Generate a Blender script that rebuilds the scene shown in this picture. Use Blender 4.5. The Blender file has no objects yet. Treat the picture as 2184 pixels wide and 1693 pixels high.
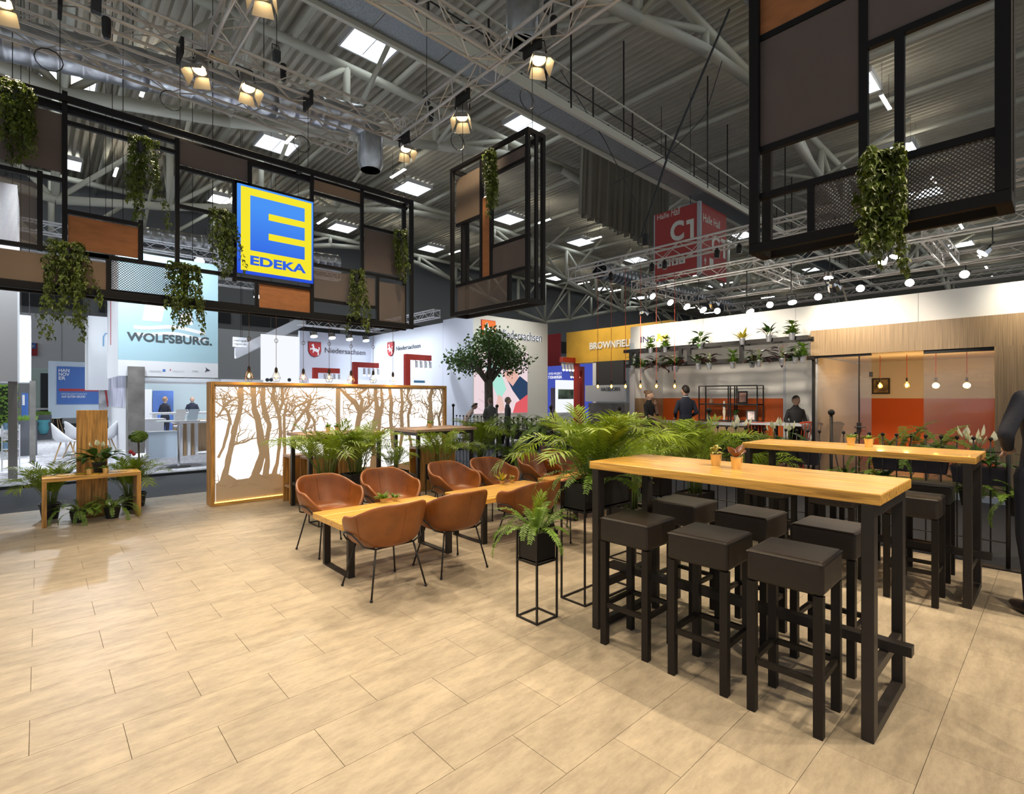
import bpy, bmesh, math, random
from math import sin, cos, pi, radians, sqrt
from mathutils import Vector, Matrix
random.seed(7)
SC = bpy.context.scene
COL = SC.collection
# ---------------------------------------------------------------- camera, world, exposure
CAM_H = 1.55
FPX, CXP, CYP = 1091.0, 1092.0, 847.5
RA = (.7345, .6786)      # (right, forward) share of world +X
RB = (-.6786, .7345)     # (right, forward) share of world +Y
cam_d = bpy.data.cameras.new('camera')
cam = bpy.data.objects.new('camera', cam_d)
COL.objects.link(cam)
cam.location = (0, 0, CAM_H)
cam.rotation_euler = (pi/2, 0, -math.atan2(.6786, .7345))
cam_d.lens = 36*FPX/2184
cam_d.sensor_width = 36
cam_d.clip_start = .05
cam_d.clip_end = 300
cam_d.shift_y = 1/2184
SC.camera = cam
vs = SC.view_settings
vs.view_transform = 'Standard'
vs.look = 'None'
vs.gamma = 1
vs.use_curve_mapping = False
vs.exposure = EXPOSURE = 0.0
cy = SC.cycles
cy.max_bounces = 6; cy.diffuse_bounces = 3; cy.glossy_bounces = 3; cy.transmission_bounces = 4; cy.transparent_max_bounces = 14
cy.caustics_reflective = False; cy.caustics_refractive = False
W = bpy.data.worlds.new('hall_air')
SC.world = W
W.use_nodes = True
W.node_tree.nodes['Background'].inputs[0].default_value = (.86, .93, 1, 1)
W.node_tree.nodes['Background'].inputs[1].default_value = .60

def lamp(kind, name, loc, energy, col=(1, 1, 1), aim=None, size=.1, spot=60, blend=.6):
    d = bpy.data.lights.new(name, kind)
    d.energy = energy
    d.color = col
    if kind == 'SPOT':
        d.spot_size = radians(spot); d.spot_blend = blend; d.shadow_soft_size = size
    elif kind == 'POINT':
        d.shadow_soft_size = size
    elif kind == 'AREA':
        d.size = size
    o = bpy.data.objects.new(name, d)
    COL.objects.link(o)
    o.location = loc
    if aim is not None:
        o.rotation_euler = (Vector(aim)-Vector(loc)).to_track_quat('-Z', 'Y').to_euler()
    return o

# ---------------------------------------------------------------- pixel to place
def ray(u, v):
    r = (u-CXP)/FPX
    return (r*RA[0]+RA[1], r*RB[0]+RB[1], (CYP-v)/FPX)
def GZ(u, v, z=0.):
    d = ray(u, v); t = (z-CAM_H)/d[2]
    return Vector((d[0]*t, d[1]*t, z))
def AX(u, v, X):
    d = ray(u, v); t = X/d[0]
    return Vector((X, d[1]*t, CAM_H+d[2]*t))
def AY(u, v, Y):
    d = ray(u, v); t = Y/d[1]
    return Vector((d[0]*t, Y, CAM_H+d[2]*t))
def PX(p):
    r = p[0]*RA[0]+p[1]*RB[0]; f = p[0]*RA[1]+p[1]*RB[1]
    if f < .05: return None
    return (CXP+FPX*r/f, CYP-FPX*(p[2]-CAM_H)/f)

# ---------------------------------------------------------------- materials
MATS = {}
def nodes(m):
    m.use_nodes = True
    nt = m.node_tree
    return nt, nt.nodes, nt.links, nt.nodes['Principled BSDF']
def mat(name, col, rough=.5, metal=0., var=0., vs=6., stretch=(1, 1, 1), bump=0., bs=60., emit=0., ecol=None, coord='Object', rnd=0., spec=.5, coat=0., alpha=1., trans=0., sheen=0., detail=4., dist=0.):
    if name in MATS: return MATS[name]
    m = bpy.data.materials.new(name)
    nt, N, L, b = nodes(m)
    b.inputs['Roughness'].default_value = rough
    b.inputs['Metallic'].default_value = metal
    b.inputs['Specular IOR Level'].default_value = spec
    b.inputs['Coat Weight'].default_value = coat
    b.inputs['Base Color'].default_value = (*col, 1)
    b.inputs['Sheen Weight'].default_value = sheen
    m.diffuse_color = (*col, 1)
    vec = None
    if var or bump:
        tc = N.new('ShaderNodeTexCoord'); mp = N.new('ShaderNodeMapping')
        mp.inputs['Scale'].default_value = stretch
        if coord == 'World':
            g = N.new('ShaderNodeNewGeometry'); L.new(g.outputs['Position'], mp.inputs[0])
        else:
            oi = N.new('ShaderNodeObjectInfo'); ad = N.new('ShaderNodeVectorMath')
            sc = N.new('ShaderNodeVectorMath'); sc.operation = 'SCALE'; sc.inputs['Scale'].default_value = 37
            cb = N.new('ShaderNodeCombineXYZ')
            for i in range(3): L.new(oi.outputs['Random'], cb.inputs[i])
            L.new(cb.outputs[0], sc.inputs[0]); L.new(tc.outputs['Object'], ad.inputs[0]); L.new(sc.outputs[0], ad.inputs[1])
            L.new(ad.outputs[0], mp.inputs[0])
        vec = mp.outputs[0]
    src = None
    if var:
        n = N.new('ShaderNodeTexNoise'); n.inputs['Scale'].default_value = vs; n.inputs['Detail'].default_value = detail
        n.inputs['Distortion'].default_value = dist
        L.new(vec, n.inputs['Vector'])
        r = N.new('ShaderNodeValToRGB')
        r.color_ramp.elements[0].position = .3; r.color_ramp.elements[1].position = .7
        r.color_ramp.elements[0].color = (*[c*(1-var) for c in col], 1)
        r.color_ramp.elements[1].color = (*[min(1, c*(1+var)) for c in col], 1)
        L.new(n.outputs[0], r.inputs[0]); src = r.outputs[0]
    if rnd:
        oi2 = N.new('ShaderNodeObjectInfo'); hs = N.new('ShaderNodeHueSaturation')
        mr = N.new('ShaderNodeMapRange'); mr.inputs[3].default_value = 1-rnd; mr.inputs[4].default_value = 1+rnd
        L.new(oi2.outputs['Random'], mr.inputs[0]); L.new(mr.outputs[0], hs.inputs['Value'])
        if src: L.new(src, hs.inputs['Color'])
        else: hs.inputs['Color'].default_value = (*col, 1)
        src = hs.outputs[0]
    if src: L.new(src, b.inputs['Base Color'])
    if bump:
        n2 = N.new('ShaderNodeTexNoise'); n2.inputs['Scale'].default_value = bs; n2.inputs['Detail'].default_value = 3
        L.new(vec, n2.inputs['Vector'])
        bp = N.new('ShaderNodeBump'); bp.inputs['Strength'].default_value = bump; bp.inputs['Distance'].default_value = .01
        L.new(n2.outputs[0], bp.inputs['Height']); L.new(bp.outputs[0], b.inputs['Normal'])
    if emit:
        b.inputs['Emission Color'].default_value = (*(ecol or col), 1)
        b.inputs['Emission Strength'].default_value = emit
    if trans:
        out = N['Material Output']; tr = N.new('ShaderNodeBsdfTranslucent'); mx = N.new('ShaderNodeMixShader')
        tr.inputs[0].default_value = (col[0]*1.5, col[1]*1.5, col[2], 1)
        if src: L.new(src, tr.inputs[0])
        mx.inputs[0].default_value = trans
        L.new(b.outputs[0], mx.inputs[1]); L.new(tr.outputs[0], mx.inputs[2]); L.new(mx.outputs[0], out.inputs[0])
    if alpha < 1:
        b.inputs['Alpha'].default_value = alpha
    MATS[name] = m
    return m

def glass_mat(name, tint=(1, 1, 1), gloss=.08, rough=.02, opacity=0., grad=None):
    if name in MATS: return MATS[name]
    m = bpy.data.materials.new(name); m.use_nodes = True
    nt = m.node_tree; N = nt.nodes; L = nt.links; N.clear()
    out = N.new('ShaderNodeOutputMaterial'); t = N.new('ShaderNodeBsdfTransparent'); g = N.new('ShaderNodeBsdfGlossy')
    g.inputs['Roughness'].default_value = rough
    t.inputs[0].default_value = (*tint, 1)
    mx = N.new('ShaderNodeMixShader'); mx.inputs[0].default_value = gloss
    L.new(t.outputs[0], mx.inputs[1]); L.new(g.outputs[0], mx.inputs[2])
    L.new(mx.outputs[0], out.inputs[0])
    MATS[name] = m
    return m

def screen_mat(name, col, scale, hole=.5, rough=.7):
    """perforated sheet or mesh: real see-through holes in a grid in the pane's own metres"""
    if name in MATS: return MATS[name]
    m = bpy.data.materials.new(name)
    nt, N, L, b = nodes(m)
    b.inputs['Base Color'].default_value = (*col, 1); b.inputs['Roughness'].default_value = rough
    tc = N.new('ShaderNodeTexCoord'); mp = N.new('ShaderNodeMapping'); mp.inputs['Scale'].default_value = (scale, scale, scale)
    mp.inputs['Rotation'].default_value = (0, radians(45), 0)
    L.new(tc.outputs['Object'], mp.inputs[0])
    fr = N.new('ShaderNodeVectorMath'); fr.operation = 'FRACTION'; L.new(mp.outputs[0], fr.inputs[0])
    sb = N.new('ShaderNodeVectorMath'); sb.operation = 'SUBTRACT'; sb.inputs[1].default_value = (.5, .5, .5); L.new(fr.outputs[0], sb.inputs[0])
    sep = N.new('ShaderNodeSeparateXYZ'); L.new(sb.outputs[0], sep.inputs[0])
    cb = N.new('ShaderNodeCombineXYZ'); L.new(sep.outputs[0], cb.inputs[0]); L.new(sep.outputs[2], cb.inputs[1])
    ln = N.new('ShaderNodeVectorMath'); ln.operation = 'LENGTH'; L.new(cb.outputs[0], ln.inputs[0])
    gt = N.new('ShaderNodeMath'); gt.operation = 'GREATER_THAN'; gt.inputs[1].default_value = hole; L.new(ln.outputs['Value'], gt.inputs[0])
    L.new(gt.outputs[0], b.inputs['Alpha'])
    MATS[name] = m
    return m

def wood(name, col, rough=.45, grain=(1.2, 22, 22), var=.38, coat=.0, rnd=.06, dark=.35, coord='Object'):
    if name in MATS: return MATS[name]
    m = mat(name, col, rough, var=var, vs=2.2, stretch=grain, rnd=rnd, coat=coat, detail=6, dist=.6, bump=.06, bs=6, coord=coord)
    nt, N, L, b = nodes(m)
    # darker knots and scars
    src = b.inputs['Base Color'].links[0].from_socket
    tc = [n for n in N if n.type == 'MAPPING'][0]
    v = N.new('ShaderNodeTexNoise'); v.inputs['Scale'].default_value = 1.7; v.inputs['Detail'].default_value = 8
    L.new(tc.outputs[0], v.inputs['Vector'])
    r = N.new('ShaderNodeValToRGB'); r.color_ramp.elements[0].position = .30; r.color_ramp.elements[1].position = .42
    r.color_ramp.elements[0].color = (dark, dark*.8, dark*.6, 1); r.color_ramp.elements[1].color = (1, 1, 1, 1)
    L.new(v.outputs[0], r.inputs[0])
    mx = N.new('ShaderNodeMix'); mx.data_type = 'RGBA'; mx.blend_type = 'MULTIPLY'; mx.inputs[0].default_value = .8
    L.new(src, mx.inputs[6]); L.new(r.outputs[0], mx.inputs[7]); L.new(mx.outputs[2], b.inputs['Base Color'])
    return m

def emis(name, col, s):
    if name in MATS: return MATS[name]
    m = bpy.data.materials.new(name); m.use_nodes = True
    N = m.node_tree.nodes; L = m.node_tree.links; N.clear()
    o = N.new('ShaderNodeOutputMaterial'); e = N.new('ShaderNodeEmission')
    e.inputs[0].default_value = (*col, 1); e.inputs[1].default_value = s
    L.new(e.outputs[0], o.inputs[0]); MATS[name] = m
    m.diffuse_color = (*col, 1)
    return m

# ---------------------------------------------------------------- mesh builder
class MB:
    def __init__(s): s.v = []; s.f = []; s.m = []
    def add(s, vs, fs, mi=0, M=None):
        o = len(s.v)
        s.v += [tuple(M @ Vector(p)) for p in vs] if M is not None else [tuple(p) for p in vs]
        s.f += [tuple(i+o for i in f) for f in fs]; s.m += [mi]*len(fs)
        return s
    def box(s, a, b, mi=0, M=None):
        x0, y0, z0 = a; x1, y1, z1 = b
        return s.add([(x0, y0, z0), (x1, y0, z0), (x1, y1, z0), (x0, y1, z0), (x0, y0, z1), (x1, y0, z1), (x1, y1, z1), (x0, y1, z1)],
                     [(0, 3, 2, 1), (4, 5, 6, 7), (0, 1, 5, 4), (1, 2, 6, 5), (2, 3, 7, 6), (3, 0, 4, 7)], mi, M)
    def cbox(s, c, d, mi=0, M=None):
        return s.box([c[i]-d[i]/2 for i in range(3)], [c[i]+d[i]/2 for i in range(3)], mi, M)
    def cyl(s, p0, p1, r0, r1=None, n=8, cap=True, mi=0, M=None):
        p0 = Vector(p0); p1 = Vector(p1); r1 = r0 if r1 is None else r1
        d = (p1-p0).normalized(); a = d.orthogonal().normalized(); b = d.cross(a)
        vs = []
        for p, r in ((p0, r0), (p1, r1)):
            vs += [p+(a*cos(2*pi*i/n)+b*sin(2*pi*i/n))*r for i in range(n)]
        fs = [(i, (i+1) % n, n+(i+1) % n, n+i) for i in range(n)]
        if cap: fs += [tuple(range(n))[::-1], tuple(range(n, 2*n))]
        return s.add(vs, fs, mi, M)
    def tube(s, pts, r, n=6, mi=0, closed=False, M=None):
        P = [Vector(p) for p in pts]; k = len(P)
        rr = r if isinstance(r, (list, tuple)) else [r]*k
        vs = []; up = None
        for i, p in enumerate(P):
            if closed: d = (P[(i+1) % k]-P[i-1])
            else: d = (P[min(i+1, k-1)]-P[max(i-1, 0)])
            d = d.normalized() if d.length > 1e-9 else Vector((0, 0, 1))
            if up is None: up = d.orthogonal().normalized()
            up = (up-d*up.dot(d)); up = up.normalized() if up.length > 1e-6 else d.orthogonal().normalized()
            b = d.cross(up)
            vs += [p+(up*cos(2*pi*j/n)+b*sin(2*pi*j/n))*rr[i] for j in range(n)]
        fs = []
        for i in range(k if closed else k-1):
            i2 = (i+1) % k
            fs += [(i*n+j, i*n+(j+1) % n, i2*n+(j+1) % n, i2*n+j) for j in range(n)]
        if not closed: fs += [tuple(range(n))[::-1], tuple(range((k-1)*n, k*n))]
        return s.add(vs, fs, mi, M)
    def lathe(s, prof, n=16, c=(0, 0, 0), mi=0, M=None, cap=True):
        vs = [(c[0]+r*cos(2*pi*j/n), c[1]+r*sin(2*pi*j/n), c[2]+z) for r, z in prof for j in range(n)]
        k = len(prof)
        fs = [(i*n+j, i*n+(j+1) % n, (i+1)*n+(j+1) % n, (i+1)*n+j) for i in range(k-1) for j in range(n)]
        if cap: fs += [tuple(range(n))[::-1], tuple(range((k-1)*n, k*n))]
        return s.add(vs, fs, mi, M)
    def ball(s, c, r, n=10, k=6, mi=0, sc=(1, 1, 1), M=None):
        vs = []
        for i in range(k+1):
            a = pi*i/k; q = max(sin(a), 1e-3)
            vs += [(c[0]+r*sc[0]*q*cos(2*pi*j/n), c[1]+r*sc[1]*q*sin(2*pi*j/n), c[2]+r*sc[2]*cos(a)) for j in range(n)]
        fs = [(i*n+j, (i+1)*n+j, (i+1)*n+(j+1) % n, i*n+(j+1) % n) for i in range(k) for j in range(n)]
        return s.add(vs, fs, mi, M)
    def prism(s, poly, o, ex, ey, dep, mi=0):
        """polygon in the plane (ex, ey) through o, extruded by the vector dep"""
        o = Vector(o); ex = Vector(ex); ey = Vector(ey); dep = Vector(dep); n = len(poly)
        a = [o+ex*x+ey*y for x, y in poly]
        vs = a+[p+dep for p in a]
        fs = [tuple(range(n)), tuple(range(n, 2*n))[::-1]]+[(i, n+i, n+(i+1) % n, (i+1) % n) for i in range(n)]
        return s.add(vs, fs, mi)
    def quad(s, *ps, mi=0): return s.add(ps, [tuple(range(len(ps)))], mi)
    def mesh(s, name, mats, smooth=False):
        me = bpy.data.meshes.new(name)
        me.from_pydata(s.v, [], s.f)
        for m in (mats if isinstance(mats, (list, tuple)) else [mats]): me.materials.append(m)
        if any(s.m): me.polygons.foreach_set('material_index', s.m)
        if smooth: me.polygons.foreach_set('use_smooth', [True]*len(s.f))
        me.update()
        return me
    def build(s, name, mats, parent=None, smooth=False, bevel=0., loc=None):
        o = put(name, s.mesh(name, mats, smooth), parent)
        if bevel: bev(o, bevel)
        if loc is not None: o.location = loc
        return o
def bev(o, w, seg=2):
    b = o.modifiers.new('edge', 'BEVEL'); b.width = w; b.segments = seg; b.limit_method = 'ANGLE'; b.angle_limit = radians(40)
    return o
def put(name, me, parent=None, loc=None, rot=None, scale=None):
    o = bpy.data.objects.new(name, me); COL.objects.link(o)
    if parent is not None: o.parent = parent
    if loc is not None: o.location = loc
    if rot is not None: o.rotation_euler = rot
    if scale is not None: o.scale = (scale,)*3 if isinstance(scale, (int, float)) else scale
    return o
def tag(o, label, cat, group=None, kind=None):
    o['label'] = label; o['category'] = cat
    if group: o['group'] = group
    if kind: o['kind'] = kind
    return o
def struct(o, label=None, cat=None):
    o['kind'] = 'structure'
    if label: o['label'] = label
    if cat: o['category'] = cat
    return o
def thing(name, label, cat, loc=(0, 0, 0), rz=0., group=None):
    o = bpy.data.objects.new(name, None); COL.objects.link(o)
    o.empty_display_size = .1
    o.location = loc; o.rotation_euler = (0, 0, rz)
    return tag(o, label, cat, group)
def copy_tree(o, parent=None):
    c = o.copy(); COL.objects.link(c)
    c.parent = parent
    for ch in o.children: copy_tree(ch, c)
    return c
def dup(o, loc, rz=0., label=None, group=None):
    c = copy_tree(o); c.location = loc; c.rotation_euler = (0, 0, rz)
    if label: c['label'] = label
    if group: c['group'] = group
    return c
def b1(name, a, b, m, parent=None, bevel=0.): return MB().box(a, b).build(name, m, parent, bevel=bevel)

FONT_CACHE = {}
def text_mesh(body, bold=0., ext=.01, shear=0., space=1.):
    key = (body, bold, ext, shear, space)
    if key in FONT_CACHE: return FONT_CACHE[key]
    c = bpy.data.curves.new('lettering', 'FONT'); c.body = body; c.size = 1; c.offset = bold; c.shear = shear
    c.extrude = 0; c.resolution_u = 4; c.space_character = space
    o = bpy.data.objects.new('lettering', c); COL.objects.link(o)
    dg = bpy.context.evaluated_depsgraph_get(); dg.update()
    me = bpy.data.meshes.new_from_object(o.evaluated_get(dg))
    bpy.data.objects.remove(o); bpy.data.curves.remove(c)
    xs = [v.co.x for v in me.vertices]; ys = [v.co.y for v in me.vertices]
    vs = [tuple(v.co) for v in me.vertices]; fs = [tuple(p.vertices) for p in me.polygons]
    bpy.data.meshes.remove(me)
    r = (vs, fs, min(xs), max(xs), min(ys), max(ys))
    FONT_CACHE[key] = r
    return r
def text(body, o, ex, ey, w, h, m, parent=None, name='lettering', bold=.0, dep=.01, shear=0., space=1.):
    """lettering filling w x h metres from corner o, along ex with ey up, raised by dep towards the viewer"""
    vs, fs, x0, x1, y0, y1 = text_mesh(body, bold, 0, shear, space)
    o = Vector(o); ex = Vector(ex).normalized(); ey = Vector(ey).normalized(); nrm = ex.cross(ey)
    b = MB(); n = len(vs)
    P = [o+ex*((v[0]-x0)/(x1-x0)*w)+ey*((v[1]-y0)/(y1-y0)*h) for v in vs]
    b.add([p+nrm*dep for p in P], fs)
    # side walls along boundary edges
    cnt = {}
    for f in fs:
        for i in range(len(f)):
            e = (f[i], f[(i+1) % len(f)]); k = tuple(sorted(e))
            cnt.setdefault(k, []).append(e)
    if dep > .004:
        bd = [e[0] for e in cnt.values() if len(e) == 1]
        b.add([p+nrm*dep for p in P]+P, [(b_, a_, n+a_, n+b_) for a_, b_ in bd])
    return b.build(name, m, parent)
# ---------------------------------------------------------------- palette
m_tile = mat('vinyl_tile', (.455, .38, .28), .45, var=.1, vs=2.0, stretch=(1.0, 2.8, 1), coord='World', rnd=.06, bump=.05, bs=30, detail=9, dist=.5, spec=.35)
nt, N, L, bq = nodes(m_tile)
src = bq.inputs['Base Color'].links[0].from_socket
mp_ = [n_ for n_ in N if n_.type == 'MAPPING'][0]
nz = N.new('ShaderNodeTexNoise'); nz.inputs['Scale'].default_value = 4.2; nz.inputs['Detail'].default_value = 14; nz.inputs['Roughness'].default_value = .78
L.new(mp_.outputs[0], nz.inputs['Vector'])
rp_ = N.new('ShaderNodeValToRGB'); rp_.color_ramp.elements[0].position = .36; rp_.color_ramp.elements[1].position = .60
rp_.color_ramp.elements[0].color = (.66, .65, .65, 1); rp_.color_ramp.elements[1].color = (1, 1, 1, 1)
L.new(nz.outputs[0], rp_.inputs[0])
mxq = N.new('ShaderNodeMix'); mxq.data_type = 'RGBA'; mxq.blend_type = 'MULTIPLY'; mxq.inputs[0].default_value = .95
L.new(src, mxq.inputs[6]); L.new(rp_.outputs[0], mxq.inputs[7]); L.new(mxq.outputs[2], bq.inputs['Base Color'])
m_joint = mat('tile_joint', (.21, .16, .105), .8)
m_oak = wood('spruce_top', (.74, .40, .085), .30, coat=.25)
m_oakY = wood('spruce_top_across', (.74, .40, .085), .30, grain=(22, 1.2, 22), coat=.25)
m_board = wood('reclaimed_board', (.62, .34, .085), .55, var=.45)
m_boardZ = wood('reclaimed_board_upright', (.56, .29, .075), .55, grain=(22, 22, 1.2), var=.45)
m_steel = mat('dark_steel', (.032, .027, .024), .45, metal=.2, var=.15, vs=3, spec=.35)
m_blk = mat('black_metal', (.012, .011, .011), .45, spec=.4)
m_frame = mat('black_profile', (.008, .007, .007), .6, spec=.25)
m_leather = mat('tan_leather', (.25, .078, .014), .36, var=.22, vs=7, bump=.1, bs=260, spec=.5)
m_seam = mat('leather_seam', (.22, .07, .015), .5)
m_stool = mat('dark_faux_leather', (.026, .020, .016), .45, var=.12, vs=9, bump=.12, bs=220, spec=.35)
m_stoolleg = mat('black_stained_wood', (.013, .010, .008), .5, spec=.3)
m_leaf = mat('palm_leaf', (.19, .28, .018), .45, rnd=.38, trans=.3)
m_leafd = mat('fern_leaf', (.15, .27, .03), .5, rnd=.3, trans=.25)
m_ivy = mat('ivy_leaf', (.10, .14, .018), .45, var=.65, vs=9, trans=.22)
m_gloss = mat('glossy_leaf', (.045, .11, .02), .3, rnd=.3, trans=.15)
m_redleaf = mat('dark_red_leaf', (.09, .035, .03), .35, rnd=.3)
m_yleaf = mat('yellow_leaf', (.5, .42, .04), .4, rnd=.2, trans=.2)
m_white_flower = mat('white_spathe', (.85, .85, .7), .5, trans=.3)
m_stem = mat('green_stem', (.12, .17, .03), .5)
m_soil = mat('potting_soil', (.03, .02, .014), .9, bump=.6, bs=80)
m_pot = mat('black_plastic_pot', (.015, .014, .014), .5)
m_bark = mat('tree_bark', (.12, .10, .075), .9, var=.4, vs=12, stretch=(3, 3, .6), bump=.6, bs=25)
m_gold = mat('brushed_metal_pot', (.85, .62, .27), .3, metal=.7, var=.2, vs=4)
m_zinc = mat('zinc_pot', (.55, .55, .56), .35, metal=.85, var=.2, vs=8)
m_alu = mat('truss_aluminium', (.72, .69, .65), .35, metal=.35)
m_hall = mat('hall_steel_paint', (.64, .63, .52), .5)
m_roof = mat('roof_sheet', (.60, .56, .46), .6, var=.1, vs=.6)
m_duct = mat('duct_galvanised', (.55, .56, .58), .3, metal=.85, var=.15, vs=4)
m_dark = mat('anthracite', (.03, .032, .035), .6)
m_white = mat('white_board', (.80, .81, .84), .55)
m_whitew = mat('warm_white_board', (.80, .78, .74), .55, var=.03, vs=1)
m_grey = mat('grey_board', (.42, .44, .47), .6)
m_lgrey = mat('light_grey_board', (.60, .62, .66), .6)
m_conc = mat('concrete_pillar', (.20, .19, .175), .8, var=.3, vs=3, bump=.15, bs=20)
m_aisle = mat('aisle_carpet', (.055, .058, .068), .95, var=.25, vs=90, coord='World', bump=.25, bs=300)
m_cobble = mat('cobble_carpet', (.42, .42, .45), .9, var=.35, vs=14, coord='World', bump=.2, bs=50)
m_orange = mat('orange_paint', (.62, .105, .008), .5)
m_veneer = mat('striped_veneer', (.36, .24, .13), .5, var=.3, vs=3, stretch=(30, 30, .5), bump=.04, bs=8)
m_fab_grey = mat('taupe_mesh_fabric', (.135, .108, .098), .85, var=.06, vs=3, bump=.25, bs=500)
m_fab_tan = mat('tan_mesh_fabric', (.24, .17, .115), .85, var=.06, vs=3, bump=.25, bs=500)
m_copper = mat('copper_fabric', (.40, .155, .05), .7, var=.14, vs=3, stretch=(2, 2, 6), bump=.2, bs=150)
m_fine = screen_mat('fine_mesh', (.20, .155, .125), 90, .40)
m_perf = screen_mat('perforated_sheet', (.10, .085, .075), 46, .36)
m_glass = glass_mat('clear_glass')
m_frost = glass_mat('frosted_film', (.8, .78, .75), .1, .3)
m_red = mat('red_lacquer', (.42, .03, .018), .4)
m_chrome = mat('chrome', (.7, .7, .72), .15, metal=1)
m_greydark = mat('dark_grey_box', (.09, .095, .11), .7)
m_hallwall = mat('upper_hall_wall', (.26, .27, .28), .7)
m_lblue = mat('pale_blue_board', (.55, .66, .78), .5)
e_white = emis('lit_white_acrylic', (1, .985, .95), 1.7)
e_bulb = emis('bulb_filament', (1, .62, .2), 26)
e_sky = emis('skylight_daylight', (.86, .94, 1), 3.0)
e_tube = emis('tube_lamp', (1, .94, .82), 26)
e_warm = emis('spot_glow_warm', (1, .72, .36), 14)
e_star = emis('spot_glow_white', (1, .95, .85), 90)

# ---------------------------------------------------------------- the stand floor: base and single tiles
PXE, PYE = 6.46, 9.6          # platform edges
TX, TY, JX, JY = .652, .330, .618, 2.385
floor = struct(b1('floor', (-2.6, -2.5, -.06), (PXE, PYE, -.008), m_joint), 'pale wood-look vinyl tile floor of the stand', 'floor')
tile_me = {}
def tile_mesh(w, d):
    k = (round(w, 3), round(d, 3))
    if k not in tile_me:
        b = MB(); g = .0009; c = .0008
        b.add([(-w/2+g, -d/2+g, -.008), (w/2-g, -d/2+g, -.008), (w/2-g, d/2-g, -.008), (-w/2+g, d/2-g, -.008),
               (-w/2+g, -d/2+g, -c), (w/2-g, -d/2+g, -c), (w/2-g, d/2-g, -c), (-w/2+g, d/2-g, -c),
               (-w/2+g+c, -d/2+g+c, 0), (w/2-g-c, -d/2+g+c, 0), (w/2-g-c, d/2-g-c, 0), (-w/2+g+c, d/2-g-c, 0)],
              [(0, 1, 5, 4), (1, 2, 6, 5), (2, 3, 7, 6), (3, 0, 4, 7), (4, 5, 9, 8), (5, 6, 10, 9), (6, 7, 11, 10), (7, 4, 8, 11), (8, 9, 10, 11)])
        tile_me[k] = b.mesh('tile', m_tile)
    return tile_me[k]
cells = []
for j in range(-15, 24):
    y0 = max(JY+j*TY, -2.5); y1 = min(JY+(j+1)*TY, PYE)
    if y1-y0 < .03: continue
    off = JX+(TX/2 if j % 2 else 0)
    for i in range(-8, 12):
        x0 = max(off+i*TX, -2.6); x1 = min(off+(i+1)*TX, PXE)
        if x1-x0 < .03: continue
        ps = [PX((x, y, 0)) for x in (x0, x1) for y in (y0, y1)]
        vis = any(p and -20 < p[0] < 2204 and 850 < p[1] < 1713 for p in ps)
        d = x0*.6786+y0*.7345
        cells.append((0 if vis else 1, d, x0, x1, y0, y1))
cells.sort()
rest = MB()
for n, (nv, d, x0, x1, y0, y1) in enumerate(cells):
    if n < 300 and not nv:
        put('tile', tile_mesh(x1-x0, y1-y0), floor, ((x0+x1)/2, (y0+y1)/2, 0))
    else:
        rest.box((x0+.0016, y0+.0016, -.008), (x1-.0016, y1-.0016, 0))
ro = rest.build('tile_field', m_tile, floor); ro['kind'] = 'stuff'

# ---------------------------------------------------------------- hall floor, walls
struct(b1('floor_aisle', (-30, -16, -.12), (85, 44, -.062), m_aisle), 'dark grey aisle carpet of the hall', 'floor')
struct(b1('floor_neighbour_stand', (-24, 12.7, -.06), (9.6, 30, -.02), m_cobble), 'pale grey cobble-pattern carpet of the white stand', 'floor')
struct(b1('trim_neighbour_stand', (-24, 12.62, -.06), (9.6, 12.698, -.015), m_dark), 'dark edge strip of the cobble-pattern carpet', 'trim')
m_green = mat('green_carpet', (.10, .14, .045), .95, var=.3, vs=3, coord='World')
m_ingfloor = mat('ing_wood_floor', (.36, .24, .15), .6, var=.25, vs=2, stretch=(6, .8, 1), coord='World')
struct(b1('floor_meeting_stand', (10.7, -14, -.06), (17.5, 7.9, .03), m_ingfloor), 'brown wood floor of the orange meeting stand', 'floor')
struct(b1('trim_meeting_stand', (10.6, -14, -.06), (10.698, 7.9, .035), m_lgrey), 'pale edge strip of the meeting stand floor', 'trim')
struct(b1('floor_green_carpet', (10.75, -6, .031), (12.2, 3.2, .036), m_green), 'green carpet strip before the meeting room', 'floor')
struct(b1('floor_crest_stand', (9.8, 13.2, -.06), (34, 30, 0), m_lgrey), 'pale grey floor of the crest stand', 'floor')
wl = struct(thing('wall_back', 'pale grey lower hall wall with dark upper band and windows', 'wall'))
b1('lower_wall', (-30, 42, -.1), (85, 42.3, 6.6), mat('hall_wall_paint', (.82, .84, .88), .6), wl)
b1('upper_wall', (-30, 42, 6.6), (85, 42.3, 15.2), m_hallwall, wl)
for k in range(18):
    x = -14+k*4.2
    w = b1('window_glass', (x, 41.9, 7.0), (x+3.4, 41.99, 8.4), m_dark, wl)
for k in range(20):
    b1('panel_joint', (-20+k*4.2, 41.98, 0), (-20+k*4.2+.03, 41.995, 6.6), m_grey, wl)
struct(b1('wall_far', (84, -16, -.1), (84.3, 42, 15.2), m_hallwall), 'dark far end wall of the hall', 'wall')

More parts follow.
